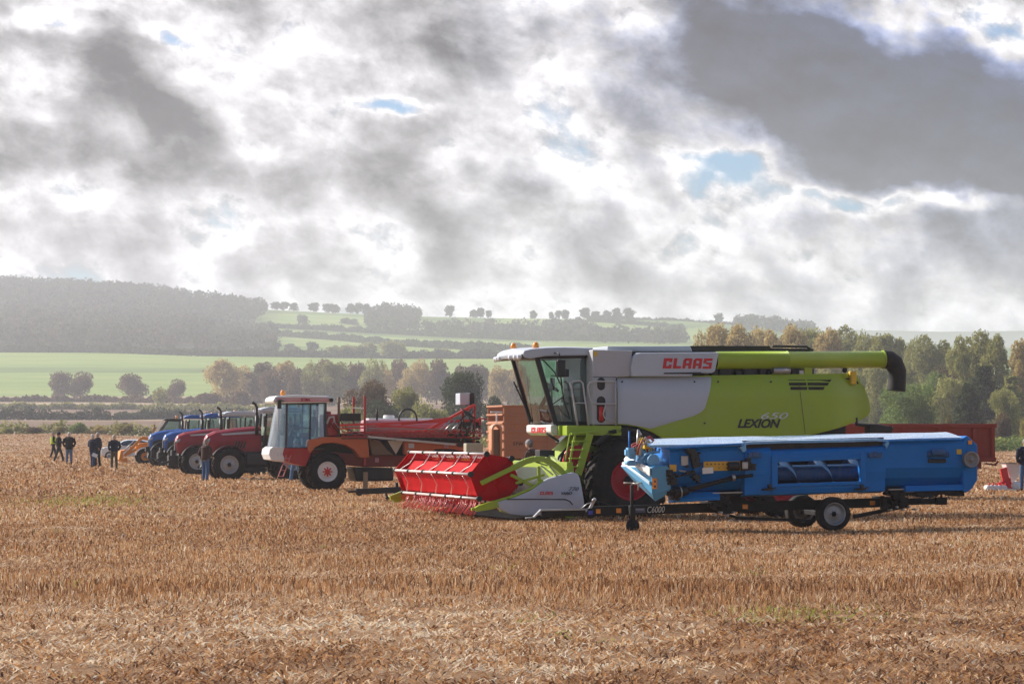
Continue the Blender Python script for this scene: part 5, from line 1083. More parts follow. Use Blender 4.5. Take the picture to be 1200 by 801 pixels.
# ---------------------------------------------------------------- yellow backhoe loader
ORY=paint('digger_yellow',(.70,.24,.01),.45,coat=.0,dirt=.3,dirtcol=(.35,.2,.08),scale=3)
JF=Fr(170,190,12,terr1(-24.5,190)); J=JF.root('loader'); q=JF.P; t=JF.T; tag(J,'orange-yellow loader digger with front bucket lowered, between white car and blue tractor','loader')
wheel(J,0,0,.5,.52,.4,.27,ORY,16,-1,bolts=8); wheel(J,0,1.9,.5,.52,.4,.27,ORY,16,1); wheel(J,2.2,-.05,.75,.78,.5,.4,ORY,18,-1); wheel(J,2.2,1.95,.75,.78,.5,.4,ORY,18,1)
b=MB(); b.prism([(-.55,.6),(-.6,1.15),(-.35,1.4),(1.1,1.5),(1.2,.6)],.45,1.45); b.box((1.0,.35,.6),(3.1,1.55,1.15)); b.build('body',ORY,J,.04)
b=MB(); arc=[(cos(radians(a)),sin(radians(a))) for a in range(20,171,15)]; b.prism([(p[0]*.66,.5+p[1]*.62) for p in arc]+[(p[0]*.6,.5+p[1]*.56) for p in arc[::-1]],-.02,.42); b.build('mudguard',WHITEP,J)
for s,v in enumerate((.25,1.65)):
    b=MB(); b.bar(q(184,516,v),q(166,513,v),.12,.22); b.bar(q(166,513,v),q(146,534,v),.12,.2); b.bar(q(160,526,v),q(150,532,v),.08,.14); b.cyl(q(170,519,v),q(152,524,v),.05,n=8); b.build('loader_arm',ORY,J,.01)
    b=MB(); b.cyl(q(157,516,v-.08),q(146,527,v-.08),.035,n=8); b.build('ram',STEEL,J)
b=MB(); sec=[t(149,526,.2),t(141,528,.2),t(139,538,.2),t(143,541.5,.2),t(150,540,.2),t(148,536,.2),t(144,537,.2),t(144,530,.2)]; b.prism(sec,-.1,2.1); b.build('bucket',ORY,J,.01)
Jc=empty('cab'); Jc.parent=J
b=MB(); cz0=1.1; pts=[q(189,519,.3),q(188.5,506,.3),q(197,492.5,.3),q(213,493,.3),q(216,519,.3)]
for v in (.35,1.55):
    P_=[(p[0],v,p[2]) for p in pts]
    for a_,c_ in zip(P_[:-1],P_[1:]): b.bar(a_,c_,.09,.09)
    b.bar((P_[0][0]+1.2,v,P_[0][2]),(P_[2][0]+.9,v,P_[2][2]),.08,.08)
b.bar((pts[2][0],.35,pts[2][2]),(pts[2][0],1.55,pts[2][2]),.1,.1); b.build('cab_frame',BLACK,Jc)
b=MB()
for v in (.35,1.55): b.bar((pts[1][0]-.35,v,pts[1][2]-.2),(pts[2][0]-.35,v,pts[2][2]-.1),.1,.08,up=(1,0,0))
b.build('front_pillar',WHITEP,Jc)
b=MB(); zt=pts[2][2]; b.prism([(pts[2][0]-.35,zt),(pts[2][0]-.2,zt+.12),(pts[3][0],zt+.12),(pts[3][0]+.15,zt)],.25,1.65); b.build('roof',BLACK,Jc,.03)
for v in (.36,1.54): b=MB(); b.add([(p[0],v,p[2]) for p in pts],[(0,1,2,3,4)]); b.build('side_window',GLASS,Jc,recalc=False)
b=MB(); b.path([(1.9,.5,1.2),(1.9,.5,1.9)],.04,8); b.box((1.55,.4,1.35),(2.0,1.4,1.9)); b.build('seat',SEAT,Jc,.05)
b=MB(); b.bar(q(178,519,1.2),q(181,497,1.3),.12,.12,up=(1,0,0)); b.bar(q(179,505,1.2),q(182,500,1.2),.25,.2); b.build('lift_post',paint('dusty_wood',(1,1,1)),J,.01)
b=MB(); p=q(207,489,.9); b.lathe(p,(0,0,1),[(-.1,.07),(.0,.09),(.12,.08),(.15,0)],10); b.build('beacon',AMBER,Jc)
# ---------------------------------------------------------------- white car
KF=Fr(140,208,10,terr1(-28.7,208)); K=KF.root('parked_car'); tag(K,'white hatchback car parked behind the yellow loader arms','car')
CW=paint('car_white',(.74,.76,.78),.2,coat=.8,dirt=.12,scale=1)
prof=[(-1.35,.35),(-1.42,.55),(-1.38,.78),(-1.1,.92),(-.45,1.02),(.25,1.42),(.6,1.5),(1.6,1.5),(2.2,1.38),(2.55,1.0),(2.65,.8),(2.6,.4),(2.2,.28),(-1.1,.28)]
n=9; b=MB(); vs=[]
for j in range(n):
    tt=j/(n-1)*2-1; e_=1-abs(tt)**4; y=.88+tt*.86
    for x,z in prof:
        zz=.28+(z-.28)*(1-.10*abs(tt)**5*(z>.95)); vs.append((x*(1-.05*abs(tt)**3)+.0,.88+(y-.88)*(1-.20*smooth01((z-.95)/.5)),zz))
m=len(prof)
b.add(vs,[(j*m+i,j*m+(i+1)%m,(j+1)*m+(i+1)%m,(j+1)*m+i) for j in range(n-1) for i in range(m)]+[tuple(range(m)),tuple(range((n-1)*m,n*m))],False); b.build('body',CW,K,.04,3)
for s,y in ((-1,.045),(1,1.715)):
    b=MB(); w=[(-.25,1.05),(.32,1.38),(.62,1.43),(1.55,1.42),(2.1,1.3),(2.25,1.05)]; b.prism(w,y-.0,y+.012*1); 
    for v in range(len(b.v)): x_,yy,z_=b.v[v]; b.v[v]=(x_,yy-s*.17*float(smooth01((z_-.95)/.5))+s*.02,z_)
    b.build('side_window',GLASSD,K)
b=MB(); b.add([(-.42,.25,1.05),(-.42,1.5,1.05),(.20,1.38,1.40),(.20,.38,1.40)],[(0,1,2,3)]); b.build('windscreen',GLASSD,K,recalc=False)
for x in (-.75,1.75):
    wheel(K,x,.0,.31,.31,.2,.19,RIMG,0,-1,tyre=TYRE2,bolts=5,depth=.2); wheel(K,x,1.76,.31,.31,.2,.19,RIMG,0,1,tyre=TYRE2,bolts=5)
for y in (.2,1.55): b=MB(); b.hull([(-1.42,y-.15,.72),(-1.42,y+.15,.72),(-1.2,y-.17,.86),(-1.2,y+.17,.86),(-1.38,y-.15,.80),(-1.38,y+.15,.80)]); b.build('headlight',LAMP,K,.01)
for y in (.1,1.55): b=MB(); b.box((2.52,y,.85),(2.63,y+.12,1.15)); b.build('tail_light',paint('tail_red',(.6,.01,.01),.2,coat=.6,dirt=0),K,.02)
b=MB(); b.box((-1.46,.45,.38),(-1.38,1.3,.62)); b.build('grille',BLACK,K,.02)
b=MB(); b.box((.0,-.15,.98),(.2,.03,1.12)); b.build('mirror',CW,K,.03)
# ---------------------------------------------------------------- brown wagon
BRN=paint('wagon_brown',(.46,.19,.095),.6,dirt=.35,dirtcol=(.30,.17,.10),scale=2,streak=True)
WF=Fr(590,94,14); WG=WF.root('farm_wagon'); q=WF.P; tag(WG,'tall rusty brown plank-sided farm wagon behind the combine cab','wagon')
z0=WF.T(600,536,0)[1]; z1=WF.T(600,475.5,0)[1]; Lw=4.6
b=MB(); n=6; hh=(z1-z0)/n
b.box((0,0,z0),(Lw,.05,z1)); b.box((0,2.2,z0),(Lw,2.25,z1)); b.box((0,.05,z0),(.05,2.2,z1-.5)); b.box((Lw-.05,.05,z0),(Lw,2.2,z1)); b.box((0,.05,z0),(Lw,2.2,z0+.08))
for i in range(n+1): z=z0+hh*i; b.box((-.02,-.03,z-.03),(Lw+.02,0,z+.03)); b.box((-.05,-.03,z-.03),(-.02+.02,2.25,z+.03))
b.build('body',BRN,WG,.01)
b=MB()
for i in range(4): x=.02+i*1.5; b.box((x,-.045,z0-.05),(x+.08,-.031,z1))
b.build('stake',BRN,WG)
lettering('WESTON' if False else 'STW',*WF.T(601,521.5,0),*WF.T(613,518,0),-.034,DARK,WG)
b=MB(); b.box((.2,.6,z0-.2),(Lw-.2,.75,z0)); b.box((.2,1.5,z0-.2),(Lw-.2,1.65,z0)); b.box((2.2,.2,.45),(2.4,2.05,.6)); b.box((2.2,.6,.5),(2.4,.75,z0-.1)); b.box((2.2,1.5,.5),(2.4,1.65,z0-.1)); b.bar((.2,1.1,z0-.1),(-1.2,1.1,.5),.12,.12); b.build('chassis',DARK,WG,.01)
wheel(WG,2.3,-.0,.48,.5,.32,.27,RIMG,0,-1); wheel(WG,2.3,2.25,.48,.5,.32,.27,RIMG,0,1)
# arched orange machine with white T handle
OF=Fr(582.5,90,14); O=OF.root('post_machine'); q=OF.P; tag(O,'orange arched machine with white T-shaped handle, left of the brown wagon','machine')
OR=paint('faded_orange',(.62,.26,.12),.5,dirt=.4,dirtcol=(.5,.38,.28),scale=3)
b=MB(); xc=0; r0=(OF.T(589,510,0)[0]-OF.T(576,510,0)[0])/2; zc=OF.T(582,503,0)[1]
outer=[(r0*cos(a),zc+r0*sin(a)) for a in [pi*i/12 for i in range(13)]]; inner=[(r0*.6*cos(a),zc+r0*.6*sin(a)) for a in [pi*i/12 for i in range(13)]]
b.prism(outer+[(-r0,.25),(-r0*.6,.25)]+inner[::-1]+[(r0*.6,.25),(r0,.25)],0,.4); b.build('arched_frame',OR,O,.03)
b=MB(); b.prism([(r0*1.0*cos(a),zc+r0*1.0*sin(a)) for a in [pi*i/12 for i in range(13)]]+[(r0*.9*cos(a),zc+r0*.9*sin(a)) for a in [pi*i/12 for i in range(12,-1,-1)]],-.02,0); b.build('white_rim',WHITEP,O)
b=MB(); b.box((-r0*.55,.12,.25),(r0*.55,.3,zc)); b.build('panel',paint('dull_tan',(1,1,1)),O,.02)
b=MB(); b.bar(q(582,495,.2),q(582,483,.2),.04,.04,up=(1,0,0)); b.bar(q(575,482.5,.2),q(588.5,482.5,.2),.05,.05); b.build('handle',WHITEP,O)
b=MB(); b.box((-r0*1.1,-.1,0),(r0*1.1,.6,.26)); b.box((-1.0,.0,1.25),(-.45,.4,1.65)); b.bar((-.7,.2,.1),(-.7,.2,1.3),.08,.08,up=(1,0,0)); b.build('base',paint('beige_box',(.42,.38,.28),.6,dirt=.3),O,.02)
# ---------------------------------------------------------------- red tipping trailer on the right
RB=paint('trailer_oxide_red',(.27,.035,.022),.6,dirt=.4,dirtcol=(.22,.09,.06),scale=2,streak=True)
QF=Fr(1040,84,9); Q=QF.root('tipping_trailer'); q=QF.P; tag(Q,'dark red steel tipping trailer standing behind the right end of the blue header','trailer')
xa=QF.T(985,510,0)[0]; xb=QF.T(1166,510,0)[0]; z1=QF.T(1100,497,0)[1]; z0=QF.T(1100,537,0)[1]
b=MB(); b.box((xa,0,z0),(xb,.05,z1)); b.box((xa,2.3,z0),(xb,2.35,z1)); b.box((xa,.05,z0),(xa+.05,2.3,z1)); b.box((xb-.05,.05,z0),(xb,2.3,z1)); b.box((xa,0,z0-.06),(xb,2.35,z0))
b.box((xa-.03,-.06,z1-.10),(xb+.03,.0,z1+.02)); b.box((xb,-.03,z1-.10),(xb+.05,2.38,z1+.02)); b.box((xa-.02,-.06,z0-.1),(xb+.02,.0,z0+.04))
b.build('body',RB,Q,.012)
for px in (1017,1058,1100,1141,1163): b=MB(); x=QF.T(px,510,0)[0]; b.box((x-.05,-.075,z0+.041),(x+.05,-.0,z1-.101)); b.build('side_post',RB,Q,.01)
b=MB(); b.box((xa+.3,.7,z0-.25),(xb-.3,.85,z0-.06)); b.box((xa+.3,1.5,z0-.25),(xb-.3,1.65,z0-.06)); x=QF.T(1140,540,0)[0]; b.box((x-.1,.1,z0-.3),(x+.3,.4,z0-.1)); b.bar((xb-.2,.3,z0-.15),(xb+.15,.3,z0-.2),.05,.05); b.bar((xb+.1,.3,z0-.2),(xb+.2,.3,z0-.08),.05,.05); b.build('chassis',SDARK,Q,.01)
xw=QF.T(1088,540,0)[0]
b=MB(); b.box((xw-.06,.1,.42),(xw+.06,2.2,.54)); b.box((xw-.1,.7,.5),(xw+.1,.85,z0-.2)); b.box((xw-.1,1.5,.5),(xw+.1,1.65,z0-.2)); b.build('axle',DARK,Q)
wheel(Q,xw,.05,.46,.48,.3,.25,RIMG,0,-1,tyre=TYRE2); wheel(Q,xw,2.3,.46,.48,.3,.25,RIMG,0,1,tyre=TYRE2)
b=MB(); b.bar((xa,1.1,z0-.15),(xa-1.0,1.1,.5),.12,.12); b.bar((xa-.95,1.1,.5),(xa-.95,1.1,0),.08,.08,up=(1,0,0)); b.build('drawbar',DARK,Q)
# ---------------------------------------------------------------- red and white seeder
NF=Fr(1178,97.5,10); N_=NF.root('seed_drill'); q=NF.P; t=NF.T; tag(N_,'small red seed machine with white hopper on the stubble at the right edge','machine')
b=MB(); p=q(1186.5,556,.5); rr_=.28
vs=[]; 
for z,w in ((t(1186,565,.5)[1],.08),(t(1186,558,.5)[1],.16),(t(1186,543.5,.5)[1],.33),(t(1186,543,.5)[1],.35)): vs+=[(p[0]-w,.5-w*.8,z),(p[0]+w,.5-w*.8,z),(p[0]+w,.5+w*.8,z),(p[0]-w,.5+w*.8,z)]
b.add(vs,[(i*4+j,i*4+(j+1)%4,(i+1)*4+(j+1)%4,(i+1)*4+j) for i in range(3) for j in range(4)]+[(3,2,1,0)],False); HP=b.build('hopper',WHITEP,N_,.02)
b=MB(); zt=t(1186,543,.5)[1]; b.box((p[0]-.36,.5-.3,zt),(p[0]+.36,.5+.3,zt+.03)); b.build('hopper_lid',DARK,HP)
b=MB(); b.bar(q(1175.5,548,.2),q(1181,572,.2),.1,.25,up=(1,0,0)); b.bar(q(1170,567,.2),q(1184,561,.2),.1,.1); b.bar(q(1181,560,.3),q(1186,572,.4),.12,.1,up=(1,0,0)); b.box((q(1160,571,.2)[0],.1,q(1160,571,.2)[2]),(q(1184,569,.2)[0],.5,q(1184,568.5,.2)[2])); b.build('frame',REDP,N_,.01)
for i in range(5):
    b=MB(); pp=q(1159+i*4.6,571.5,.0); b.lathe((pp[0],-.02+.0*i,pp[2]),(0,1,0),[(0,.0),(0,.08),(.03,.10),(.3,.10),(.3,0)],14,m=0); b.build('press_wheel',WHITEP,N_)
    b=MB(); b.bar((pp[0],.0,pp[2]+.02),(pp[0]+.06,.1,pp[2]+.16),.05,.06); b.build('seed_tine',REDP,N_)
b=MB(); pb=q(1155,575,0); b.box((q(1157,574,0)[0],-.05,.0),(q(1196,574,0)[0],.35,.07)); b.build('base_bar',WHITEP,N_,.01)
b=MB(); pp=q(1189,568,.3); b.lathe((pp[0],.1,pp[2]),(0,1,0),[(0,.0),(0,.13),(.1,.15),(.2,.13),(.2,0)],16); b.bar(q(1184,573,.2),q(1199,573,.2),.06,.05); b.build('drive_wheel',WHITEP,N_)
SKIN=paint('skin',(.52,.31,.22),.55,dirt=.1,dirtcol=(.4,.2,.15)); 
def cloth(n,c): return paint('cloth_'+n,c,.85,dirt=.25,dirtcol=tuple(min(1,x*1.6+.01) for x in c),scale=6,spec=.2)
def fuse(b,name,mat,parent,vox,smooth=2):
    me=b.mesh(name,[mat]); o=link(name,me,parent)
    r=o.modifiers.new('remesh','REMESH'); r.mode='VOXEL'; r.voxel_size=vox; r.use_smooth_shade=True
    s=o.modifiers.new('smooth','SMOOTH'); s.iterations=smooth; s.factor=.5
    return o
def person(px,D,face,label,jacket,trousers,hair=(.30,.29,.28),hat=None,H=1.76,stride=.12,lean=0.0,arms=('down','down'),vest=None,paper=False,coat_len=.0,bulk=1.0,bare=False,cat='person',group=None,turn=0.0):
    """local +x is where the chest faces; face = heading in degrees, 0 = to the right, 90 = away"""
    X=(px-HX)/F*D; r=empty('person',(X,D,terr1(X,D)),radians(face)); tag(r,label,cat,group); s=H/1.76; r.scale=(s,s,s)
    L=lean; hip=Vector((0,0,.93)); ch=Vector((sin(L)*.33,0,.93+cos(L)*.36)); nk=Vector((sin(L)*.52,0,.93+cos(L)*.54)); hd=nk+Vector((sin(L)*.14+.02,0,.155))
    b=MB(); J=MB(); Tm=MB()
    b.path([hip-Vector((0,0,.08)),hip+Vector((0,0,.1)),ch,nk-Vector((0,0,.05)),nk,nk+Vector((.01,0,.07))],[.12,.125,.145,.10,.062,.055],12)
    J.path([hip-Vector((0,0,.06+coat_len)),hip+Vector((0,0,.06)),ch-Vector((0,0,.05)),ch+Vector((0,0,.1)),nk-Vector((0,0,.03)),nk+Vector((0,0,.02))],[.165*bulk,.165*bulk,.175*bulk,.17*bulk,.11,.08],14)
    for sd_ in (-1,1):
        J.path([ch+Vector((0,sd_*.02,.10)),ch+Vector((0,sd_*.17*bulk,.12))],[.12,.085],10)
        b.path([ch+Vector((0,0,.1)),ch+Vector((0,sd_*.17,.12))],[.08,.06],8)
        # legs
        st=stride*sd_; hj=hip+Vector((0,sd_*.09,-.03)); kn=Vector((st*.75+.03,sd_*.11,.50)); an=Vector((st*1.5,sd_*.12,.09))
        b.path([hj,kn,an],[.085,.055,.04],10); b.path([an+Vector((-.05,0,-.03)),an+Vector((.05,0,-.05)),an+Vector((.17,0,-.06))],[.035,.038,.03],8)
        Tm.path([hip+Vector((0,sd_*.06,.06)),hj-Vector((0,0,.05)),kn,an+Vector((0,0,-.0))],[.11,.105,.078,.066],10)
        # arms
        sh=ch+Vector((0,sd_*.19*bulk,.11)); mode=arms[0 if sd_<0 else 1]
        if mode=='down': el=sh+Vector((-.02,sd_*.05,-.29)); wr=el+Vector((.06,-sd_*.01,-.25)); 
        elif mode=='pocket': el=sh+Vector((-.08,sd_*.09,-.27)); wr=el+Vector((.13,-sd_*.07,-.16))
        elif mode=='phone': el=sh+Vector((.03,sd_*.04,-.28)); wr=el+Vector((.24,-sd_*.05,.06))
        elif mode=='ear': el=sh+Vector((.12,sd_*.12,-.16)); wr=nk+Vector((.04,sd_*.11,.10))
        elif mode=='hold': el=sh+Vector((-.02,sd_*.05,-.28)); wr=el+Vector((.2,-sd_*.04,-.10))
        else: el=sh+Vector((.08,sd_*.04,-.26)); wr=el+Vector((.2,-sd_*.08,-.12))
        b.path([sh,el,wr],[.05,.042,.03],8); J.path([sh,el,wr],[.078*bulk,.066,.05],10)
        dv=(wr-el).normalized(); pe=wr+dv*.085; b.path([wr,wr+dv*.05,pe],[.028,.038,.034],8); a_,c_=_frame(dv)
        for k in range(4):
            o_=Vector((1,0,0))*(.024-.016*k) if mode in('down','pocket') else Vector((0,1,0))*(.024-.016*k); ln=(.07,.08,.075,.058)[k]; f0=wr+dv*.07+o_; bend=Vector((0,-sd_*.015,0)) if mode in('down','pocket') else Vector((0,0,-.02))
            b.path([f0,f0+dv*ln*.6+bend*.4,f0+dv*ln+bend*1.6],[.0115,.010,.008],6)
        t0=wr+dv*.03; to=(Vector((1,0,0)) if mode in('down','pocket') else Vector((0,-sd_,0))); b.path([t0+to*.02,t0+dv*.03+to*.045,t0+dv*.06+to*.05],[.014,.012,.009],6)
        if paper and sd_<0: pw=wr+dv*.12
    hz=Matrix.Rotation(turn,3,'Z')
    b.ball(hd,.105,14,sc=(.92,.76,1.12)); b.ball(hd+hz@Vector((.03,0,-.06)),.07,10,sc=(.9,.8,.8)); b.ball(hd+hz@Vector((.10,0,-.01)),.018,8,sc=(1.1,.8,1.5)); 
    for sd_ in (-1,1): b.ball(hd+hz@Vector((0,sd_*.083,-.005)),.024,8,sc=(.8,.4,1.2))
    b.path([hd+hz@Vector((.085,-.025,-.055)),hd+hz@Vector((.093,0,-.057)),hd+hz@Vector((.085,.025,-.055))],.009,6)
    fuse(b,'body',SKIN,r,.012,1)
    JK=fuse(J,'jacket',jacket,r,.022,3); fuse(Tm,'trousers',trousers,r,.02,3)
    e=MB(); 
    for sd_ in (-1,1): e.ball(hd+hz@Vector((.083,sd_*.033,.012)),.011,6)
    e.build('eyes',BLACK,r)
    sh_=MB()
    for sd_ in (-1,1):
        st=stride*sd_; an=Vector((st*1.5,sd_*.12,.05)); sh_.ball(an+Vector((.0,0,.01)),.062,10,sc=(1.2,.85,1)); sh_.ball(an+Vector((.11,0,-.01)),.05,10,sc=(1.8,.95,.85)); sh_.box((an.x-.08,an.y-.045,0),(an.x+.2,an.y+.045,.025))
    sh_.build('shoes',cloth('shoe',(.03,.025,.02)),r)
    hb=MB()
    if hat: hb.ball(hd+Vector((-.012,0,.035)),.118,14,sc=(.98,.84,.95)); hb.ball(hd+hz@Vector((.11,0,.05)),.06,8,sc=(1.1,1,.15)); hb.build('hat',hat,r)
    hb=MB(); hb.ball(hd+hz@Vector((-.025,0,.03)),.113,14,sc=(.93,.80,1.02)); hb.ball(hd+hz@Vector((-.06,0,-.03)),.08,12,sc=(.7,.95,1)); hb.build('hair',paint('hair_%d'%int(hair[0]*100),hair,.8,dirt=.3,dirtcol=tuple(x*.7 for x in hair),scale=20),r)
    if vest: 
        v_=MB(); v_.path([hip+Vector((0,0,.02)),ch-Vector((0,0,.05)),ch+Vector((0,0,.1)),nk-Vector((0,0,.06))],[.175*bulk,.187*bulk,.183*bulk,.10],14); v_.path([ch+Vector((0,-.16,.1)),ch+Vector((0,.16,.1))],[.1,.1],10); fuse(v_,'vest',vest,r,.022,2)
    return r
NAVY=cloth('navy',(.012,.016,.035)); BLKC=cloth('black',(.012,.012,.014)); JEAN=cloth('jeans',(.09,.16,.28)); DJEAN=cloth('darkjeans',(.03,.05,.11)); OLV=cloth('khaki',(.10,.085,.055)); DGRY=cloth('darkgrey',(.04,.038,.04)); HIV=cloth('hivis',(.45,.62,.05)); BRNC=cloth('brown',(.06,.035,.03)); GRYC=cloth('grey',(.16,.16,.17))
GP='people standing about at the left end of the row'
WHT=(.62,.60,.57)
person(62.5,191,20,'person in yellow-green safety vest walking, furthest left of the group',BLKC,BLKC,hair=(.3,.28,.26),vest=HIV,stride=.14,arms=('hold','down'),group=GP)
person(68.8,169,0,'person in black jacket and black cap looking at a phone, beside the safety vest',BLKC,DGRY,hair=(.05,.04,.04),hat=BLKC,stride=.17,arms=('phone','phone'),group=GP)
person(81,158,100,'broad person with grey hair, dark coat and pale blue jeans seen from behind',BLKC,JEAN,hair=WHT,bulk=1.22,coat_len=.06,stride=.02,H=1.8,arms=('pocket','pocket'),group=GP)
person(108.5,150,55,'person with white hair and navy coat holding a white paper',NAVY,DJEAN,hair=WHT,bulk=1.1,coat_len=.05,stride=.05,arms=('hold','hold'),group=GP)
person(114.5,153,150,'tall person in dark jacket and trousers standing just behind the white-haired one',NAVY,BLKC,hair=(.42,.36,.30),H=1.86,stride=.03,arms=('down','pocket'),group=GP)
person(133.8,150,110,'person in navy jacket and khaki trousers in front of the white car',NAVY,OLV,hair=(.45,.38,.30),bulk=1.12,stride=.02,H=1.8,arms=('pocket','pocket'),group=GP)
person(240.5,117.5,60,'person in dark jacket and blue jeans standing at the front of the maroon tractor',BRNC,cloth('midjeans',(.06,.12,.24)),hair=(.25,.22,.20),bulk=1.1,stride=.03,H=1.76,lean=.12,arms=('hold','pocket'))
person(347,114,150,'person in pale jeans almost hidden behind the sprayer cab, legs showing below it',GRYC,JEAN,stride=.12,arms=('down','down'))
person(576.5,91,60,'person in dark clothes partly hidden between the red reel and the brown wagon',BLKC,BLKC,hair=(.4,.38,.36),lean=.5,stride=.1,arms=('front','front'),H=1.72)
person(626.5,80,150,'person with grey hood leaning behind the green reel arm of the combine',BRNC,BRNC,hair=(.12,.11,.11),hat=cloth('hood_grey',(.30,.29,.29)),lean=.25,stride=.08,arms=('front','front'),H=1.78,bulk=1.1)
person(1201.5,97,100,'person in dark jacket and blue jeans cut off by the right edge of the photo',NAVY,cloth('midjeans',(1,1,1)),hair=(.30,.27,.25),bulk=1.15,stride=.02,H=1.8,arms=('pocket','pocket'))
# the sheet of paper held by the white-haired person
Xp=(111-HX)/F*149.6; pz=CAMZ+(HY-533)/F*149.6
b=MB(); b.box((-.14,-.004,-.1),(.14,.004,.1),R=Matrix.Rotation(radians(25),3,'Y')); pa_=b.build('paper_sheet',paint('paper_white',(1,1,1))); pa_.location=(Xp,149.6,pz); pa_.rotation_euler=(radians(-20),0,radians(10)); tag(pa_,'white sheet of paper in the hand of the white-haired person in navy','paper')
# ------------------------------------------------------------------ camera
cam=bpy.data.cameras.new('camera'); camo=bpy.data.objects.new('camera',cam); COL.objects.link(camo); SC.camera=camo
cam.sensor_width=36; cam.lens=36*F/1200; cam.shift_y=(HY-400.5)/1200; cam.clip_end=20000; cam.clip_start=.5
camo.location=(0,0,CAMZ); camo.rotation_euler=(radians(90),0,0)
cam.dof.use_dof=False
# ------------------------------------------------------------------ sun and sky
SUN_AZ=Vector((-.90,.44,0)).normalized(); SUN_EL=radians(31)
sd=Vector((SUN_AZ.x*cos(SUN_EL),SUN_AZ.y*cos(SUN_EL),sin(SUN_EL)))
sun=bpy.data.lights.new('sun','SUN'); sun.energy=5.0; sun.angle=radians(.6); sun.color=(1,.945,.86)
so=bpy.data.objects.new('sun',sun); COL.objects.link(so); so.rotation_euler=(-sd).to_track_quat('-Z','Y').to_euler()
W=bpy.data.worlds.new('World'); SC.world=W; W.use_nodes=True; nt=W.node_tree; nt.nodes.clear()
out=nd(nt,'ShaderNodeOutputWorld'); bg=nd(nt,'ShaderNodeBackground'); bg.inputs[1].default_value=.1; nt.links.new(bg.outputs[0],out.inputs[0])
sky=nd(nt,'ShaderNodeTexSky',sky_type='NISHITA'); sky.sun_disc=False; sky.sun_elevation=SUN_EL; sky.sun_rotation=math.atan2(sd.x,sd.y); sky.air_density=1.2; sky.dust_density=1.0
tc=nd(nt,'ShaderNodeTexCoord'); sp=nd(nt,'ShaderNodeSeparateXYZ'); nt.links.new(tc.outputs['Generated'],sp.inputs[0])
def mth(op,a,b=None,c=None,clamp=False):
    n=nd(nt,'ShaderNodeMath',operation=op,use_clamp=clamp)
    for i,v in enumerate((a,b,c)):
        if v is None: continue
        if isinstance(v,(int,float)): n.inputs[i].default_value=v
        else: nt.links.new(v,n.inputs[i])
    return n.outputs[0]
def noise(vec,scale,detail,rough,dist=0.0,lac=2.0):
    n=nd(nt,'ShaderNodeTexNoise'); n.inputs['Scale'].default_value=scale; n.inputs['Detail'].default_value=detail; n.inputs['Roughness'].default_value=rough; n.inputs['Distortion'].default_value=dist; n.inputs['Lacunarity'].default_value=lac
    nt.links.new(vec,n.inputs['Vector']); return n
# streaked cloud coordinates: long axis falls to the right
mp=nd(nt,'ShaderNodeMapping'); mp.inputs['Rotation'].default_value=(0,radians(-16),0); nt.links.new(tc.outputs['Generated'],mp.inputs[0])
mps=nd(nt,'ShaderNodeMapping'); mps.inputs['Scale'].default_value=(1,1,1.45); nt.links.new(mp.outputs[0],mps.inputs[0])
warp=noise(mps.outputs[0],26,4,.55)
wv=nd(nt,'ShaderNodeVectorMath',operation='MULTIPLY_ADD'); wv.inputs[1].default_value=(.026,.026,.026); nt.links.new(warp.outputs['Color'],wv.inputs[0])
nt.links.new(tc.outputs['Generated'],wv.inputs[2])
sub=nd(nt,'ShaderNodeVectorMath',operation='SUBTRACT'); sub.inputs[1].default_value=(.013,.013,.013); nt.links.new(wv.outputs[0],sub.inputs[0])
sw=nd(nt,'ShaderNodeSeparateXYZ'); nt.links.new(sub.outputs[0],sw.inputs[0])
fb=noise(mps.outputs[0],30,8,.57,.15); fb2=noise(mps.outputs[0],9,5,.5); fb3=noise(mps.outputs[0],75,6,.6,.2)
def puff(vec,scale):
    v_=nd(nt,'ShaderNodeTexVoronoi',feature='F1'); v_.inputs['Scale'].default_value=scale; v_.inputs['Detail'].default_value=1; v_.inputs['Roughness'].default_value=.6
    nt.links.new(vec,v_.inputs['Vector']); return v_.outputs['Distance']
pw=nd(nt,'ShaderNodeVectorMath',operation='MULTIPLY_ADD'); pw.inputs[1].default_value=(.02,.02,.02); nt.links.new(fb.outputs['Color'],pw.inputs[0]); nt.links.new(mps.outputs[0],pw.inputs[2])
po=nd(nt,'ShaderNodeVectorMath',operation='ADD'); po.inputs[1].default_value=(-.003,0,.006); nt.links.new(pw.outputs[0],po.inputs[0])
pf=puff(pw.outputs[0],34); pfo=puff(po.outputs[0],34)
ofs=nd(nt,'ShaderNodeVectorMath',operation='ADD'); ofs.inputs[1].default_value=(-.0045,0,.0075); nt.links.new(mps.outputs[0],ofs.inputs[0]); fbo=noise(ofs.outputs[0],30,8,.57,.15)
ofs2=nd(nt,'ShaderNodeVectorMath',operation='ADD'); ofs2.inputs[1].default_value=(-.0015,0,.003); nt.links.new(mps.outputs[0],ofs2.inputs[0]); fbo3=noise(ofs2.outputs[0],75,6,.6,.2)
relief=mth('ADD',mth('MULTIPLY',mth('SUBTRACT',fb.outputs[0],fbo.outputs[0]),2.4),mth('MULTIPLY',mth('SUBTRACT',fb3.outputs[0],fbo3.outputs[0]),1.4))
relief=mth('MULTIPLY_ADD',mth('SUBTRACT',pfo,pf),.9,relief)
relief=mth('MINIMUM',mth('MAXIMUM',mth('MULTIPLY_ADD',relief,1.0,1.0),.5),1.6)
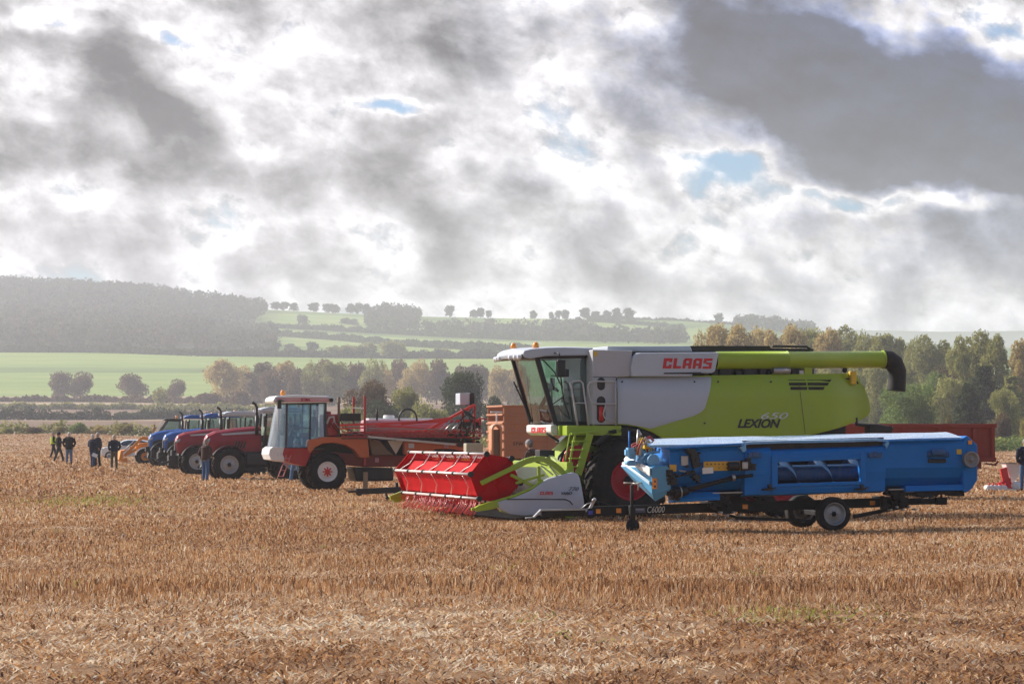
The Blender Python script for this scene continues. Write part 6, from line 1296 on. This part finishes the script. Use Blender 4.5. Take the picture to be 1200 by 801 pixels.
# (px, py, rx, ry, tilt in degrees falling right, weight)  broad cloud masses by bearing and elevation
BL=[(1090,125,230,90,14,.62),(950,90,140,80,35,.40),(1180,190,150,60,5,.30),(840,60,120,60,20,.20),
    (690,80,90,70,0,-.06),(520,35,170,50,5,.27),(150,100,78,35,28,.33),(205,150,56,28,40,.26),(60,180,120,36,4,.38),(170,205,90,24,4,.2),(20,30,40,50,0,.15),
    (380,195,60,44,40,.16),(440,215,80,30,25,.18),(490,185,34,26,45,.22),(575,215,50,42,50,.26),(655,272,50,30,35,.24),(540,265,90,20,8,.13),(600,150,60,30,20,.05),
    (770,215,60,26,20,.10),(740,130,90,60,30,.12),(100,262,90,26,6,.05),(230,290,110,26,20,.14),(330,310,120,24,10,.12),(560,310,70,20,10,.12),(690,330,90,22,4,.1),(900,330,200,26,2,.12),(1120,300,110,30,8,.12),(400,345,300,18,0,.05),
    (465,131,50,12,3,-.58),(50,32,44,14,8,-.46),(205,57,26,9,10,-.34),(848,203,50,19,-8,-.66),(800,185,40,12,20,-.3),(985,238,74,13,2,-.56),(1120,241,64,11,2,-.52),(50,213,60,14,0,-.14),
    (1050,40,40,40,40,-.42),(1170,50,50,24,30,-.34),(300,90,150,70,10,-.07),(700,20,70,30,0,-.14),(330,25,130,40,0,-.07),(930,295,160,26,0,-.07),(250,240,150,20,0,-.05),(690,190,60,30,0,-.05)]
tot=mth('MULTIPLY_ADD',fb.outputs[0],1.6,-.365)
tot=mth('ADD',tot,mth('MULTIPLY_ADD',fb2.outputs[0],.25,-.125))
tot=mth('ADD',tot,mth('MULTIPLY_ADD',fb3.outputs[0],.5,-.25))
tot=mth('ADD',tot,mth('MULTIPLY_ADD',pf,-.16,.125))
acc=None
for px,py,rx,ry,tl,w in BL:
    cx=(px-HX)/F; cz=(HY-py)/F; t=radians(-tl)
    dx=mth('SUBTRACT',sw.outputs['X'],cx); dz=mth('SUBTRACT',sw.outputs['Z'],cz)
    u=mth('MULTIPLY_ADD',dx,cos(t)*F/rx,mth('MULTIPLY',dz,sin(t)*F/rx)); v=mth('MULTIPLY_ADD',dz,cos(t)*F/ry,mth('MULTIPLY',dx,-sin(t)*F/ry))
    r2=mth('MULTIPLY_ADD',u,u,mth('MULTIPLY',v,v)); g=mth('POWER',2.718,mth('MULTIPLY',r2,-.8))
    acc=mth('MULTIPLY',g,w) if acc is None else mth('MULTIPLY_ADD',g,w,acc)
front=mth('GREATER_THAN',sp.outputs['Y'],0.0)
back_=mth('MULTIPLY_ADD',sp.outputs['Y'],-2.0,.1,clamp=True)
tot=mth('MULTIPLY_ADD',back_,-.40,tot)
high_=mth('MULTIPLY_ADD',sp.outputs['Z'],1.5,-.35,clamp=True)
tot=mth('MULTIPLY_ADD',high_,-.32,tot)
tot=mth('MULTIPLY_ADD',acc,front,tot)
cr=nd(nt,'ShaderNodeValToRGB'); nt.links.new(tot,cr.inputs[0]); c=cr.color_ramp
K=8.8
# brightness of the cloud by thickness
stops=[(.0,.66),(.24,.8),(.36,1.0),(.47,.80),(.60,.50),(.76,.25),(.92,.07),(1.0,.05)]
c.elements[0].position=0; c.elements[1].position=1
for p_,v_ in stops[1:-1]: c.elements.new(p_)
for e,(p_,v_) in zip(c.elements,stops): e.position=p_; e.color=(v_,v_,v_,1)
# hue: mauve grey to the left, slate blue to the right
hx=mth('MULTIPLY_ADD',sp.outputs['X'],5.0,.15,clamp=True)
hz=mth('MULTIPLY_ADD',sp.outputs['Z'],9.0,-.28,clamp=True)
hb=mth('MULTIPLY',hx,hz)
thick=mth('MULTIPLY_ADD',tot,2.4,-1.15,clamp=True)
cold=nd(nt,'ShaderNodeMix',data_type='RGBA'); cold.inputs[6].default_value=(.985,.965,.99,1); cold.inputs[7].default_value=(.42,.78,1.95,1); nt.links.new(mth('MULTIPLY',hb,thick),cold.inputs[0])
mul=nd(nt,'ShaderNodeMix',data_type='RGBA',blend_type='MULTIPLY'); mul.inputs[0].default_value=1; nt.links.new(cr.outputs[0],mul.inputs[6]); nt.links.new(cold.outputs[2],mul.inputs[7])
bri=nd(nt,'ShaderNodeVectorMath',operation='SCALE'); nt.links.new(mth('MULTIPLY',relief,K),bri.inputs['Scale']); nt.links.new(mul.outputs[2],bri.inputs[0])
# glare towards the sun: bright thin cloud at upper left
dt=nd(nt,'ShaderNodeVectorMath',operation='DOT_PRODUCT'); dt.inputs[1].default_value=sd; nt.links.new(tc.outputs['Generated'],dt.inputs[0])
gl=mth('MULTIPLY_ADD',mth('POWER',mth('MAXIMUM',dt.outputs['Value'],0.0),3.0),.55,.94)
bri2=nd(nt,'ShaderNodeVectorMath',operation='SCALE'); nt.links.new(bri.outputs[0],bri2.inputs[0]); nt.links.new(gl,bri2.inputs['Scale'])
bs=nd(nt,'ShaderNodeMix',data_type='RGBA',blend_type='MULTIPLY'); bs.inputs[0].default_value=1; nt.links.new(sky.outputs[0],bs.inputs[6])
bt=nd(nt,'ShaderNodeMix',data_type='RGBA'); bt.inputs[6].default_value=(.42,.69,1.12,1); bt.inputs[7].default_value=(.45,.5,.6,1); nt.links.new(back_,bt.inputs[0]); nt.links.new(bt.outputs[2],bs.inputs[7])
mask=nd(nt,'ShaderNodeMapRange',interpolation_type='SMOOTHSTEP'); mask.inputs[1].default_value=.0; mask.inputs[2].default_value=.36; nt.links.new(tot,mask.inputs[0])
fin=nd(nt,'ShaderNodeMix',data_type='RGBA'); nt.links.new(mask.outputs[0],fin.inputs[0]); nt.links.new(bs.outputs[2],fin.inputs[6]); nt.links.new(bri2.outputs[0],fin.inputs[7])
nt.links.new(fin.outputs[2],bg.inputs[0])
W.cycles.sampling_method='MANUAL'; W.cycles.sample_map_resolution=1024

# ------------------------------------------------------------------ haze
hm=bpy.data.materials.new('haze_air'); hm.use_nodes=True; n_=hm.node_tree; n_.nodes.clear()
ho=nd(n_,'ShaderNodeOutputMaterial'); hv=nd(n_,'ShaderNodeVolumePrincipled'); hv.inputs['Density'].default_value=HAZE; hv.inputs['Color'].default_value=(.90,.91,.97,1); hv.inputs['Anisotropy'].default_value=.35
n_.links.new(hv.outputs[0],ho.inputs['Volume']); hm.cycles.homogeneous_volume=True if hasattr(hm.cycles,'homogeneous_volume') else None
hb_=MB(); hb_.box((-4300,-400,-9),(4300,7900,192)); hz_=hb_.build('haze',hm); tag(hz_,'pale mauve morning haze thickening over the valley and hills','haze',kind='stuff')

# ------------------------------------------------------------------ stubble
def field_noise(x,y):
    return (np.sin(x*.9+1.3*np.sin(y*.55))+np.sin(y*.75+1.7*np.sin(x*.35+1))+.7*np.sin(x*2.3+y*1.1)+.6*np.sin(y*2.9-x*.8+2)+.5*np.sin(x*5.1-y*3.3))/3.8
def stubble_mat():
    m=bpy.data.materials.new('stubble_straw'); m.use_nodes=True; nt=m.node_tree; b=nt.nodes['Principled BSDF']; out=nt.nodes['Material Output']
    a=nd(nt,'ShaderNodeAttribute'); a.attribute_name='tint'; r=nd(nt,'ShaderNodeValToRGB'); c=r.color_ramp
    st=[(0,(.10,.05,.028)),(.2,(.20,.088,.038)),(.4,(.46,.235,.10)),(.6,(.64,.37,.175)),(.78,(.80,.60,.38)),(.93,(.90,.80,.62)),(.965,(.30,.34,.06)),(1,(.50,.52,.12))]
    c.elements[0].position=0; c.elements[1].position=1
    for p_,_ in st[1:-1]: c.elements.new(p_)
    for e,(p_,v_) in zip(c.elements,st): e.position=p_; e.color=(*v_,1)
    nt.links.new(a.outputs['Fac'],r.inputs[0]); nt.links.new(r.outputs[0],b.inputs['Base Color']); b.inputs['Roughness'].default_value=.5; b.inputs['Specular IOR Level'].default_value=.4
    tr=nd(nt,'ShaderNodeBsdfTranslucent'); nt.links.new(r.outputs[0],tr.inputs[0]); mx=nd(nt,'ShaderNodeMixShader'); mx.inputs[0].default_value=.35
    nt.links.new(b.outputs[0],mx.inputs[1]); nt.links.new(tr.outputs[0],mx.inputs[2]); nt.links.new(mx.outputs[0],out.inputs[0]); return m
def make_stubble():
    rng=np.random.default_rng(11); Vs=[];Fs=[];Ts=[]; k=0
    bands=[(19,26,640,.0045,.12),(26,34,520,.0052,.12),(34,46,360,.0065,.12),(46,62,220,.009,.12),(62,90,100,.013,.13),(90,135,34,.024,.17),(135,210,11,.04,.18),(210,300,5,.06,.15),(300,440,2.6,.09,.15)]
    for d0,d1,dens,w,h in bands:
        area=(d1-d0)*(d0+d1)/2*.42+6*(d1-d0); n=int(dens*area)
        y=np.sqrt(rng.uniform(d0**2,d1**2,n)); x=rng.uniform(-1,1,n)*(y*.21+3.)
        kp=~((y<38)&(field_noise(x*2.7+1,y*3.9)<-.30)&(rng.random(n)<.85)); x=x[kp]; y=y[kp]; n=len(x)
        f=field_noise(x,y); row=np.sin((x*.25+y)*2*pi/.9)
        front=1-smooth01((y+.8*np.sin(x*.8)+.5*np.sin(x*2.3+1)-28.5)/6.)          # broken trampled straw close to the viewer
        clump=np.sin(x*4.1+2*np.sin(y*2.2))*np.sin(y*3.7+1.5*np.sin(x*1.9)); ridge=np.exp(-((y+.5*np.sin(x*.9)-36)/1.8)**2); tall=np.clip(.50+.36*f+.12*row+.30*clump*front+.35*ridge,.10,1.3)*(1-.30*front)
        tall*=np.where(rng.random(n)<.16+.14*front,.3,1)
        hh=h*tall*rng.uniform(.6,1.25,n)
        lean=rng.normal(size=(n,2))*(.22+.4*front[:,None]+.25*(f<-.35)[:,None])
        flat=rng.random(n)<(.16+.40*front+.25*(f<-.3)); lean[flat]*=6; hh[flat]*=.16
        L=np.where(flat,rng.uniform(.03,.11,n),0)
        an=rng.uniform(0,2*pi,n); ww=w*rng.uniform(.6,1.6,n)*(1+.9*front*(flat|(rng.random(n)<.5)))
        base=np.stack([x,y,terr(x,y)-.01],-1); side=np.stack([np.cos(an),np.sin(an)*.5,0*an],-1)*ww[:,None]
        dirx=rng.normal(size=(n,2)); dirx/=np.linalg.norm(dirx,axis=1,keepdims=True)+1e-6
        top=base+np.stack([lean[:,0]*hh+dirx[:,0]*L,lean[:,1]*hh+dirx[:,1]*L*.8,hh+flat*.012],-1)
        base[flat,2]+=rng.uniform(.01,.07,flat.sum())
        # bent midpoint gives ragged leaf-like curl
        mid=(base+top)/2+np.stack([rng.normal(size=n)*ww*1.2,rng.normal(size=n)*ww,rng.uniform(0,.25,n)*hh],-1)
        V=np.stack([base-side,base+side,mid+side*.9,mid-side*.9,top+side*.6,top-side*.6],1).reshape(-1,3)
        i=np.arange(n)[:,None]*6+k; Fc=np.concatenate([i+np.array([[0,1,2,3]]),i+np.array([[3,2,4,5]])],1).reshape(-1,4)
        bf=field_noise(x*.33+5,y*.21+2); pale=field_noise(x*1.3+3,y*1.5+7); t=.42+.12*f+.10*bf-.10*ridge+rng.normal(size=n)*.21+flat*(.08+.20*(bf>.05))+front*np.where(pale>.30,.32,-.04)*(rng.random(n)<.75)-.16*np.clip(clump,0,1)*front
        t=t+.10*smooth01((y-60)/160.)
        t=np.clip(t,0,.93)
        gp=np.exp(-(((x+12.2*y/82)/1.6)**2+((y-82)/7.)**2))+np.exp(-(((x-3.1)/.7)**2+((y-30.5)/1.2)**2)); gr=((field_noise(x*1.7+9,y*.6+4)>.72)&(rng.random(n)<.15))|(rng.random(n)<gp*.45); t[gr]=rng.uniform(.955,1,gr.sum())
        Vs.append(V);Fs.append(Fc);Ts.append(np.repeat(t,2)); k+=n*6
    me=np_mesh('stubble',np.concatenate(Vs),np.concatenate(Fs),[stubble_mat()],attr=np.concatenate(Ts))
    o=link('stubble',me); tag(o,'cut straw stalks and trampled straw covering the field','stubble',kind='stuff')
make_stubble()

# ------------------------------------------------------------------ trees that stand apart
ORD=['first','second','third','fourth','fifth','sixth','seventh','eighth','ninth','tenth','eleventh','twelfth','thirteenth','fourteenth','fifteenth','sixteenth','seventeenth','eighteenth','nineteenth','twentieth','twenty-first','twenty-second','twenty-third','twenty-fourth','twenty-fifth','twenty-sixth','twenty-seventh','twenty-eighth','twenty-ninth','thirtieth']
def ptree(px,D,top,wpx,kind,mat,var,near,name,label,cat='tree',group=None,loc=None):
    loc=loc or at(px,D); D=loc[1]; base=HY-(loc[2]-CAMZ)/D*F
    return tree(loc,max(1.,(base-top)/F*D),wpx/F*D,kind,mat,var,near,name,label,cat,group)
# dark trees in the middle distance behind the sprayer
NB=[(437,425,443,64,'round','rust',0,'broad dark brown-tinged tree left of centre behind the red sprayer'),
    (478,430,451,40,'round','olive',1,'olive green tree between the brown-tinged tree and the tall dark one'),
    (541,420,431,66,'round','dark',2,'tallest dark green tree in the middle, behind the white box of the sprayer boom'),
    (455,405,464,56,'bush','dark',0,'low dark bush in front of the broad brown-tinged tree'),
    (413,415,470,36,'bush','olive',1,'low olive bush left of the broad brown-tinged tree'),
    (505,410,467,50,'bush','olive',2,'rounded olive bush left of the tallest dark tree'),
    (578,415,462,34,'round','dark',3,'small dark tree just right of the tallest dark tree'),
    (604,408,468,44,'bush','olive',0,'low olive bush left of the combine cab windscreen'),
    (632,425,466,40,'bush','dark',1,'low dark bush hidden behind the combine cab glass')]
for px,D,top,w,k,m,v,lab in NB: ptree(px,D,top,w,k,m,v,2,'tree' if k!='bush' else 'bush',lab,'tree' if k!='bush' else 'bush')
# tall belt behind the combine
BT=[(822,385,34,'gold'),(842,379,40,'gold'),(866,380,36,'gold'),(888,381,38,'gold'),(908,383,34,'gold'),(930,380,36,'gold'),(950,382,38,'olive'),(972,383,34,'gold'),(993,384,36,'olive'),(1013,386,34,'olive'),(1034,388,34,'olive'),(1052,391,30,'olive'),(1072,392,30,'olive'),(1092,392,34,'olive'),(1107,400,22,'olive')]
for i,(px,top,w,m) in enumerate(BT):
    ptree(px,560+(i*37%60),top,w*1.35,'tall' if i%3 else 'round',m,i%4,2,'tree','%s birch of the tall tree belt behind the combine, %s from its left end'%('pale golden' if m=='gold' else 'olive green',ORD[i]),group='tall birches in the belt behind the combine')
for i,(px,top,w,m) in enumerate([(812,405,40,'gold'),(832,412,44,'gold'),(858,418,46,'olive'),(884,414,44,'rust'),(912,420,48,'olive'),(940,424,46,'rust'),(968,420,46,'olive'),(1000,428,50,'olive'),(1030,425,46,'olive'),(1058,418,40,'olive')]):
    ptree(px,500+(i*29%40),top,w,'round',m,i%3,2,'tree','lower %s tree filling the belt behind the combine, %s from its left end'%({'gold':'golden','olive':'olive','rust':'brownish'}[m],ORD[i]),group='lower trees in the belt behind the combine')
RT=[(1126,470,396,34,'tall','olive',0,'tree','tall thin tree left of the pine on the right of the photo'),
    (1147,480,387,48,'tall','olive',1,'tree','tallest ragged tree rising above the dark pine on the right'),
    (1168,475,388,36,'tall','olive',2,'tree','tall half-bare tree right of the tallest ragged tree'),
    (1196,465,396,36,'tall','gold',3,'tree','thin half-bare tree at the right edge of the photo'),
    (1152,420,424,66,'pine','dark',0,'pine_tree','dark spreading pine tree behind the cone-shaped tree'),
    (1186,435,436,60,'pine','olive',1,'pine_tree','paler pine tree at the right edge beside the dark pine'),
    (1110,440,438,60,'round','olive',1,'tree','pale round tree behind the gap between round and cone-shaped trees'),
    (1095,450,432,50,'round','green',2,'tree','pale green tree above and right of the bright round tree'),
    (1105,455,428,40,'round','rust',3,'tree','reddish brown autumn tree showing above the pale round tree'),
    (1068,360,447,76,'round','green',0,'tree','bright green round tree just right of the combine spout'),
    (1134,365,446,58,'cone','dark',0,'tree','dark green cone-shaped tree behind the red trailer'),
    (1112,352,484,22,'cone','yellow',1,'bush','small yellow-green bush at the foot of the cone-shaped tree'),
    (1044,372,468,36,'bush','green',2,'bush','green bush left of the bright round tree'),
    (1176,372,476,30,'bush','rust',1,'bush','small pale bush right of the cone-shaped tree'),
    (1206,310,484,30,'bush','yellow',2,'bush','yellow autumn bush at the right edge above the hedge'),
    (1180,400,455,40,'round','olive',2,'tree','pale middling tree right of the dark pine trunk')]
for px,D,top,w,k,m,v,nm,lab in RT: ptree(px,D,top,w,k,m,v,2,nm,lab,'bush' if nm=='bush' else 'tree')
# valley trees
VT=[(70,468,434,30,'rust','pale bare-looking tree in the left valley, left one of the closest pair'),(94,468,434,34,'rust','pale bare-looking tree in the left valley, right one of the closest pair'),
    (155,468,436,40,'rust','lone pale brown tree in the valley between the pair and the twin small trees'),(188,478,452,24,'olive','small dark tree in the valley, nearer one of the twin small trees'),(206,470,443,28,'rust','pale tree just behind the small dark valley tree'),
    (262,472,419,46,'gold','large golden autumn tree at the left end of the valley tree belt'),(286,470,426,34,'gold','golden tree touching the right side of the large golden autumn tree'),
    (245,476,458,34,'rust','low brown bush at the foot of the large golden tree'),(282,478,454,34,'rust','rounded brown bush right of the low brown bush')]
for i,(px,base,top,w,m,lab) in enumerate(VT):
    ptree(px,0,top,w,'round' if top<450 else 'bush',m,i%3,1,'tree' if top<450 else 'bush',lab,'tree' if top<450 else 'bush',loc=on_terrain(px,base))
rr=random.Random(5)
for i in range(22):
    px=305+i*14.5+rr.uniform(-4,4); top=rr.choice([418,422,426,430,436,424]); 
    m=rr.choice(['gold','rust','rust','gold','olive','rust']); t_='%s haze-pale tree of the valley belt, %s counting from the golden tree'%({'gold':'golden','rust':'brownish','olive':'olive'}[m],ORD[i])
    ptree(px,0,top,rr.uniform(26,38),rr.choice(['round','round','tall']),m,i%3,1,'tree',t_,group='autumn trees in the valley belt',loc=on_terrain(px,476-rr.random()*6))
# skyline and hillside trees
SK=[(323,354,12),(333,354,14),(345,355,12),(368,355,15),(386,356,17),(394,357,12),(411,356,12),(420,355,12),(430,356,13),(453,354,13),(527,358,13),(555,363,11),(563,361,13),(573,364,9),(625,364,10),(646,366,8),(654,364,9),(662,363,12),(685,361,14),(698,365,12),(711,364,12),(722,361,13),(737,361,14),(842,367,13),(862,371,8)]
for i,(px,top,w) in enumerate(SK):
    p=on_terrain(px,0,2400,3040); ds=np.arange(2500,3300,10.); xs=(px-HX)/F*ds; yy=HY-(terr(xs,ds)-CAMZ)/ds*F; j=int(np.argmin(yy)); loc=(float(xs[j]),float(ds[j])-8,terr1(xs[j],ds[j]-8))
    ptree(px,0,top-1,w,'round','dark',i%3,0,'tree','small dark tree on the hilltop skyline, %s from the left'%ORD[i],group='small trees on the skyline',loc=loc)
HS=[(355,380,368,14),(404,380,372,12),(414,381,373,12),(575,381,372,10),(650,381,372,11),(665,384,373,14),(676,386,376,12),(250,398,386,16),(270,400,389,14),(322,412,400,14),(340,410,402,13),(366,411,400,14),
    (392,418,404,18),(405,419,403,18),(418,419,404,20),(432,419,400,22),(458,420,398,28),(468,420,402,22),(520,418,407,14),(40,408,398,20),(32,409,401,14),(612,392,379,12),(625,393,381,14),(640,393,380,12),(600,396,386,12),(700,394,382,14),(585,388,378,12)]
HS.sort()
for i,(px,b,top,w) in enumerate(HS):
    ptree(px,0,top,w*1.15,'round','dark' if b<415 else 'olive',i%3,0,'tree','hazy dark tree on the green hillside below the skyline, %s from the left'%ORD[i],group='hazy trees on the hillside',loc=on_terrain(px,b,1300,3000))

# ------------------------------------------------------------------ hedges and woods
def hedge(pts,h,w,dens,leaf,mat,name,label,kind=None,jit=.22,cat='hedge',top=None):
    """pts: ground points; leafy bank following them"""
    rng=np.random.default_rng(int(abs(pts[0][0]*7+pts[0][1]))+1); P=[]
    for a,b in zip(pts[:-1],pts[1:]):
        a=np.array(a[:2]); b=np.array(b[:2]); L=np.linalg.norm(b-a); n=int(L*dens); t=rng.random(n); s=a+(b-a)*t[:,None]
        nx=np.array([-(b-a)[1],(b-a)[0]])/L; lump=1+jit*np.sin(s[:,0]*.55/h*2+1.3*np.sin(s[:,0]*.17))+jit*.6*np.sin(s[:,0]*1.9/h*2)
        ph=rng.uniform(0,pi,n); rad=rng.uniform(.25,1,n)
        off=np.cos(ph)*w*.5*rad; zz=np.sin(ph)*h*lump*rad
        x=s[:,0]+nx[0]*off; y=s[:,1]+nx[1]*off; P.append(np.stack([x,y,terr(x,y)+zz*.95+.05],-1))
    P=np.concatenate(P); V,Fc=cards(P,leaf,rng); o=link(name,np_mesh(name,V,Fc,[LM[mat]])); tag(o,label,cat,kind=kind); return o
def gline(pxs,D): 
    return [at(p,D(p) if callable(D) else D) for p in pxs]
hedge(gline(range(-340,700,20),lambda p: float(field_edge(p))+4),1.75,2.4,90,.5,'olive','hedge','long olive hedge along the far left edge of the stubble field')
for px,top,w,m,lab in [(8,498,16,'olive','low olive bush in the hedge at the left edge of the photo'),(70,498,20,'yellow','yellowish bush in the field-edge hedge above the walkers'),(92,492,22,'green','pale green bush standing highest in the left hedge'),(116,497,22,'gold','golden bush in the hedge just left of the white car roof'),(145,494,34,'yellow','yellow-green bush in the hedge above the white car'),(40,499,24,'rust','brown bush in the left hedge above the first walkers')]:
    ptree(px,float(field_edge(px)),top,w,'bush',m,1,1,'bush',lab,'bush')
hedge(gline(range(1100,1420,20),lambda p: float(field_edge(p))+4),1.55,2.2,120,.32,'green','hedge','nearer green hedge along the far right edge of the field',jit=.12)
hedge(gline(range(1090,1420,20),338),2.1,3,120,.36,'green','hedge','further green hedge behind the nearer one on the right',jit=.14)
hedge(gline(range(640,1200,20),lambda p: float(field_edge(p))+8),2.0,3,70,.5,'olive','hedge','olive hedge running behind the combine and red trailer')
def hline(pts): return [on_terrain(x,y,430,3040) for x,y in pts]
HL=[('hedge between the two brown fields on the left',[(-330,491),(60,492),(130,492)],3,3,1.5,.9,'dark'),
    ('broken hedge across the brown fields right of the first',[(135,492),(180,491),(230,490),(330,489)],2.5,3,1.2,.9,'dark'),
    ('low hedge below the pale valley trees on the left',[(-330,470),(120,471),(300,474)],2.5,3.5,1.2,1.3,'rust'),
    ('upper low hedge behind the pale valley trees on the left',[(-330,478),(160,480),(340,482)],2.2,3.5,1.2,1.3,'olive'),
    ('dark hedge along the top of the large green field',[(-330,411),(110,413),(230,417),(330,418),(480,420),(640,420),(800,418)],5,12,.9,2.2,'dark'),
    ('thin hedge crossing the lower green slope',[(310,393),(400,399),(470,405),(560,410),(620,412)],5,10,.6,2.4,'dark'),
    ('hedge crossing the slope below the skyline fields',[(300,383),(380,387),(470,392),(600,398),(800,401)],5,10,.6,2.4,'dark'),
    ('thick dark hedge in front of the upper right fields',[(500,388),(600,391),(700,396),(800,398)],8,18,.6,3,'dark'),
    ('thin hedge just under the skyline on the right hill',[(690,377),(760,381),(800,386)],4,8,.6,2.2,'dark'),
    ('hedge running along the skyline of the right hill',[(690,374),(760,375),(840,377),(880,379)],4,8,.8,2,'dark')]
for lab,pts,h,w,dn_,lf,m in HL: hedge(hline(pts),h,w,dn_*60,lf,m,'hedge',lab)
def wood(poly,n,hr,name,label,mat='dark',seed=1,dr=(1500,3060),ncard=70):
    """far-off wood read as one mass: crowns of individual trees over the slope"""
    rng=np.random.default_rng(seed); xs=[p[0] for p in poly]; ys=[p[1] for p in poly]; P=[]; c=0; tries=0
    while c<n and tries<n*40:
        tries+=1; D=rng.uniform(*dr); px=rng.uniform(min(xs),max(xs)); X=(px-HX)/F*D; z=terr1(X,D); y=HY-(z-CAMZ)/D*F
        if not inpoly(np.array([px]),np.array([y]),poly)[0]: continue
        h=rng.uniform(*hr); r=h*rng.uniform(.32,.5); P.append(blob_points((X,D,z+h*.55),(r,r,h*.5),ncard,rng,.6)); c+=1
    V,Fc=cards(np.concatenate(P),2.6,rng,asp=.85); mi=np.repeat(rng.choice([0,0,0,1,1,2],c),ncard)[:len(Fc)]; o=link(name,np_mesh(name,V,Fc,[LM['far1'],LM['far2'],LM['far3']],mi)); tag(o,label,'woodland',kind='stuff'); return o
wood([(-330,320),(0,331),(60,330),(140,341),(200,346),(260,358),(320,365),(300,374),(268,386),(238,399),(200,409),(0,408),(-330,408)],3300,(9,14),'woodland','dark hazy wood covering the hill on the left','dark',1,ncard=60)
wood([(225,404),(262,388),(318,392),(330,408),(300,414),(230,413)],90,(7,12),'woodland','scattered hazy trees at the right foot of the wooded hill','dark',7,ncard=60)
wood([(436,362),(490,366),(492,380),(470,392),(430,388)],130,(8,13),'woodland','dark hazy wood reaching the skyline left of centre','dark',2)
wood([(478,384),(560,384),(640,388),(720,392),(800,396),(800,404),(640,400),(480,392)],150,(7,12),'woodland','straggling hazy wood along the middle of the far slope','dark',3)
wood([(868,377),(905,378),(950,388),(960,394),(860,388)],90,(9,13),'woodland','dark wood on the skyline above the pale belt on the right','dark',4)
wood([(640,384),(690,386),(700,396),(650,398),(630,392)],50,(8,13),'woodland','small dark wood on the slope above the cab roof','dark',5)
SC.view_settings.view_transform='Standard'; SC.view_settings.look='None'; SC.view_settings.exposure=.36; SC.view_settings.gamma=1
SC.cycles.use_denoising=True; SC.cycles.volume_bounces=1; SC.cycles.use_adaptive_sampling=True; SC.cycles.adaptive_threshold=.025; SC.cycles.max_bounces=5; SC.cycles.transparent_max_bounces=12
SC.cycles.caustics_reflective=False; SC.cycles.caustics_refractive=False
